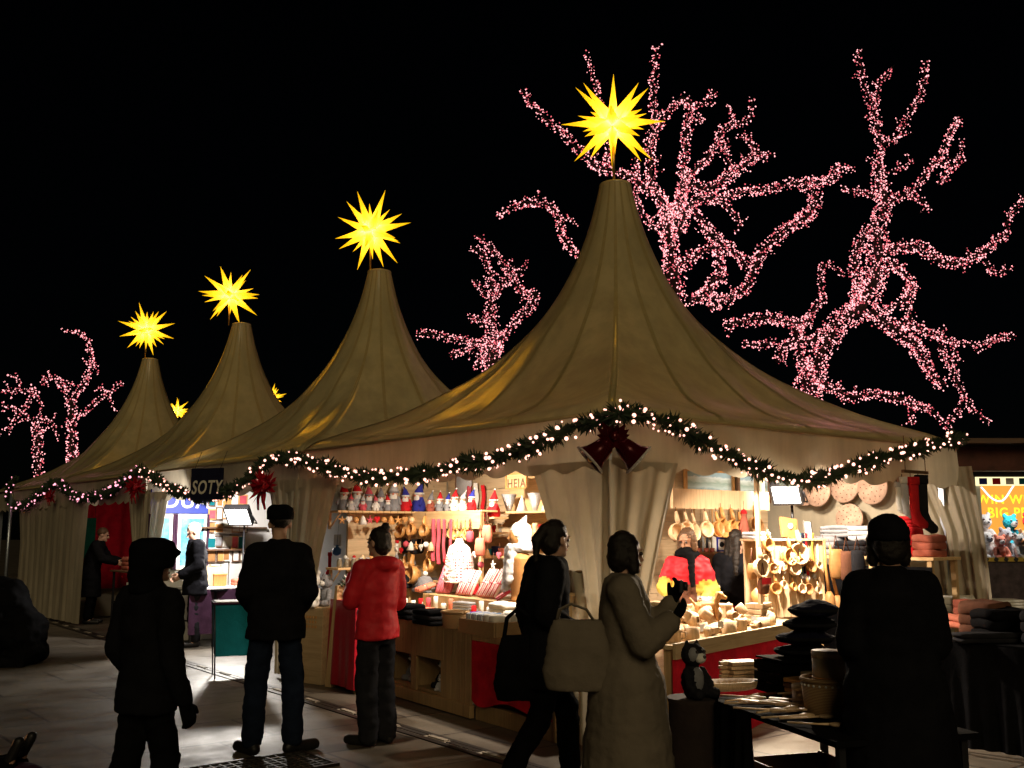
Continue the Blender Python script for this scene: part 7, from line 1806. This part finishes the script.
spotlight('dim spotlight under the third tent\'s eave', UV(12.3, .4, 2.38), UV(13.0, .9, 1.0), 5, WARM, .14, 165)

# ------------------------------------------------------------------ more stock at the right
rs = random.Random(44)
def tAB(x, y, z=.001): return ta_(x, y, z)
crate('dark crate added to darken the paving under the black table', ta_(LA * .35, .35, -HT + .002), (.5, .4, .36), .3, 'darkwood', 'slatted_crate')  # both crates are added to darken the bright paving under the table
crate('second dark crate added to darken the space under the black table, by its far leg', ta_(LA * .75, .40, -HT + .002), (.44, .4, .40), .2, 'darkwood', 'slatted_crate')
for i, (x, y, r, h, mt, l) in enumerate(((LA * .62, .60, .11, .16, 'wicker_dark', 'dark wicker basket at the back of the black table'), (LA * .93, .52, .12, .14, 'wicker', 'honey wicker basket at the black table\'s near corner'), (LA * .82, .66, .10, .20, 'wicker_dark', 'tall dark wicker basket behind the woven tub'))):
    basket(l, tAB(x, y), r, h, mt, False)
for i in range(10):
    q = tAB(LA * rs.uniform(.1, .8), rs.uniform(.12, .5), .012); tt = thing('wooden_spatula', 'flat pale spatula strewn on the black table', 'spatula', q + V((0, 0, .004 * i)), rs.uniform(0, 3), 'spatulas on the black table')
    mb = MB(); mb.tube([(-.14, 0, 0), (.04, 0, 0)], [.007, .008], 8, flat=.7); mb.build('handle', M['birch'], tt); mb = MB(); mb.box((.09, 0, 0), (.11, .045, .008)); mb.build('blade', M['birch'], tt, .003)
for k in range(4):
    c = tAB(LA * .16, .62, .001 + k * .03); tt = thing('serving_tray', ['lowest of four dark trays stacked behind the plush husky', 'second dark tray of the stack behind the husky', 'third dark tray of the stack behind the husky', 'top dark tray of the stack behind the husky'][k], 'tray', c, .2 + k * .1); MB().box((0, 0, .013), (.34, .22, .026)).build('tray_body', M['honey' if k % 2 else 'darkwood'], tt, .006)
for k, (dx, dy, sz, mt, l) in enumerate(((.30, .45, (.40, .36, .22), 'black_cloth', 'black felt heap in the middle of the right-edge table'), (.75, .30, (.44, .34, .24), 'charcoal', 'charcoal felt heap at the right-edge table\'s outer end'), (.10, .60, (.36, .3, .26), 'brown', 'brown felt heap at the back of the right-edge table'))):
    textile(l, tb2(dx, dy, .001), sz, .3 * k, mt, 3 * k, 3)
# hats and bags hung on the canvas wall side, sweaters on the rack
for i, (px, py, mt, l) in enumerate(((836, 548, 'tan', 'tan felt bag hanging below the grey knits'), (846, 550, 'brown', 'brown felt bag hanging below the grey knits'), (857, 549, 'charcoal', 'charcoal felt bag hanging below the grey knits'))):
    pouch(l, pY(px, py, 9.95), FR - .4, .17, .30, mt)
# carved pieces on the slatted display and counter rail
for i in range(14):
    px = 765 + (i % 7) * 8.6 + rs.uniform(-2, 2); py = 556 + (i // 7) * 24 + rs.uniform(-6, 6)
    kuksa('small carved piece in the rows hung on the slatted display\'s lower half', sl(px, py, -.045), SR, rs.uniform(.7, 1.05), rs.choice(['birch', 'honey', 'tan']), 'small carved pieces on the slatted display')
for i in range(9):
    q = rc(LR * (.25 + .075 * i), .66, HR - .004); wbox('small birch box in the row along the back of the woodenware counter', q, RCr + rs.uniform(-.3, .3), (rs.uniform(.08, .13), .10, rs.uniform(.08, .16)))['group'] = 'birch boxes along the back of the right counter'
for i in range(8):
    px = 676 + i * 9; q = onU(px, 508, UR - .05); tt = thing('hanging_spoon', 'long carved spoon on the board wall behind the hanging beam', 'spoon', q, FR, 'long spoons behind the beam'); mb = MB(); mb.tube([(0, 0, 0), (0, 0, -.26)], [.008, .010], 8); mb.ball((0, 0, -.31), (.035, .014, .05)); mb.build('spoon_body', M['birch' if i % 2 else 'honey'], tt)
for i in range(7):
    q = onsu(696 + i * 6, .06); q.z += 0; tt = thing('jar', 'little jar at the back of the shelf behind the stall keeper', 'jar', q, 0, 'jars behind the stall keeper'); mb = MB(); mb.lathe([(.03, 0), (.034, .02), (.034, .09), (.024, .11)], 12); mb.build('jar_body', M[rs.choice(['glassjar', 'ceramic', 'honey'])], tt); m2 = MB(); m2.lathe([(.028, .11), (.028, .125), (.0, .126)], 12); m2.build('lid', M['silver'], tt)
for i in range(5):
    q = rc(LR * (.3 + .13 * i), .10, HR + .012); price_tag('small blank price card leaning in the woodenware heap', q + V((0, 0, .06)), RCr, .08, .055, 'price cards in the woodenware heap')
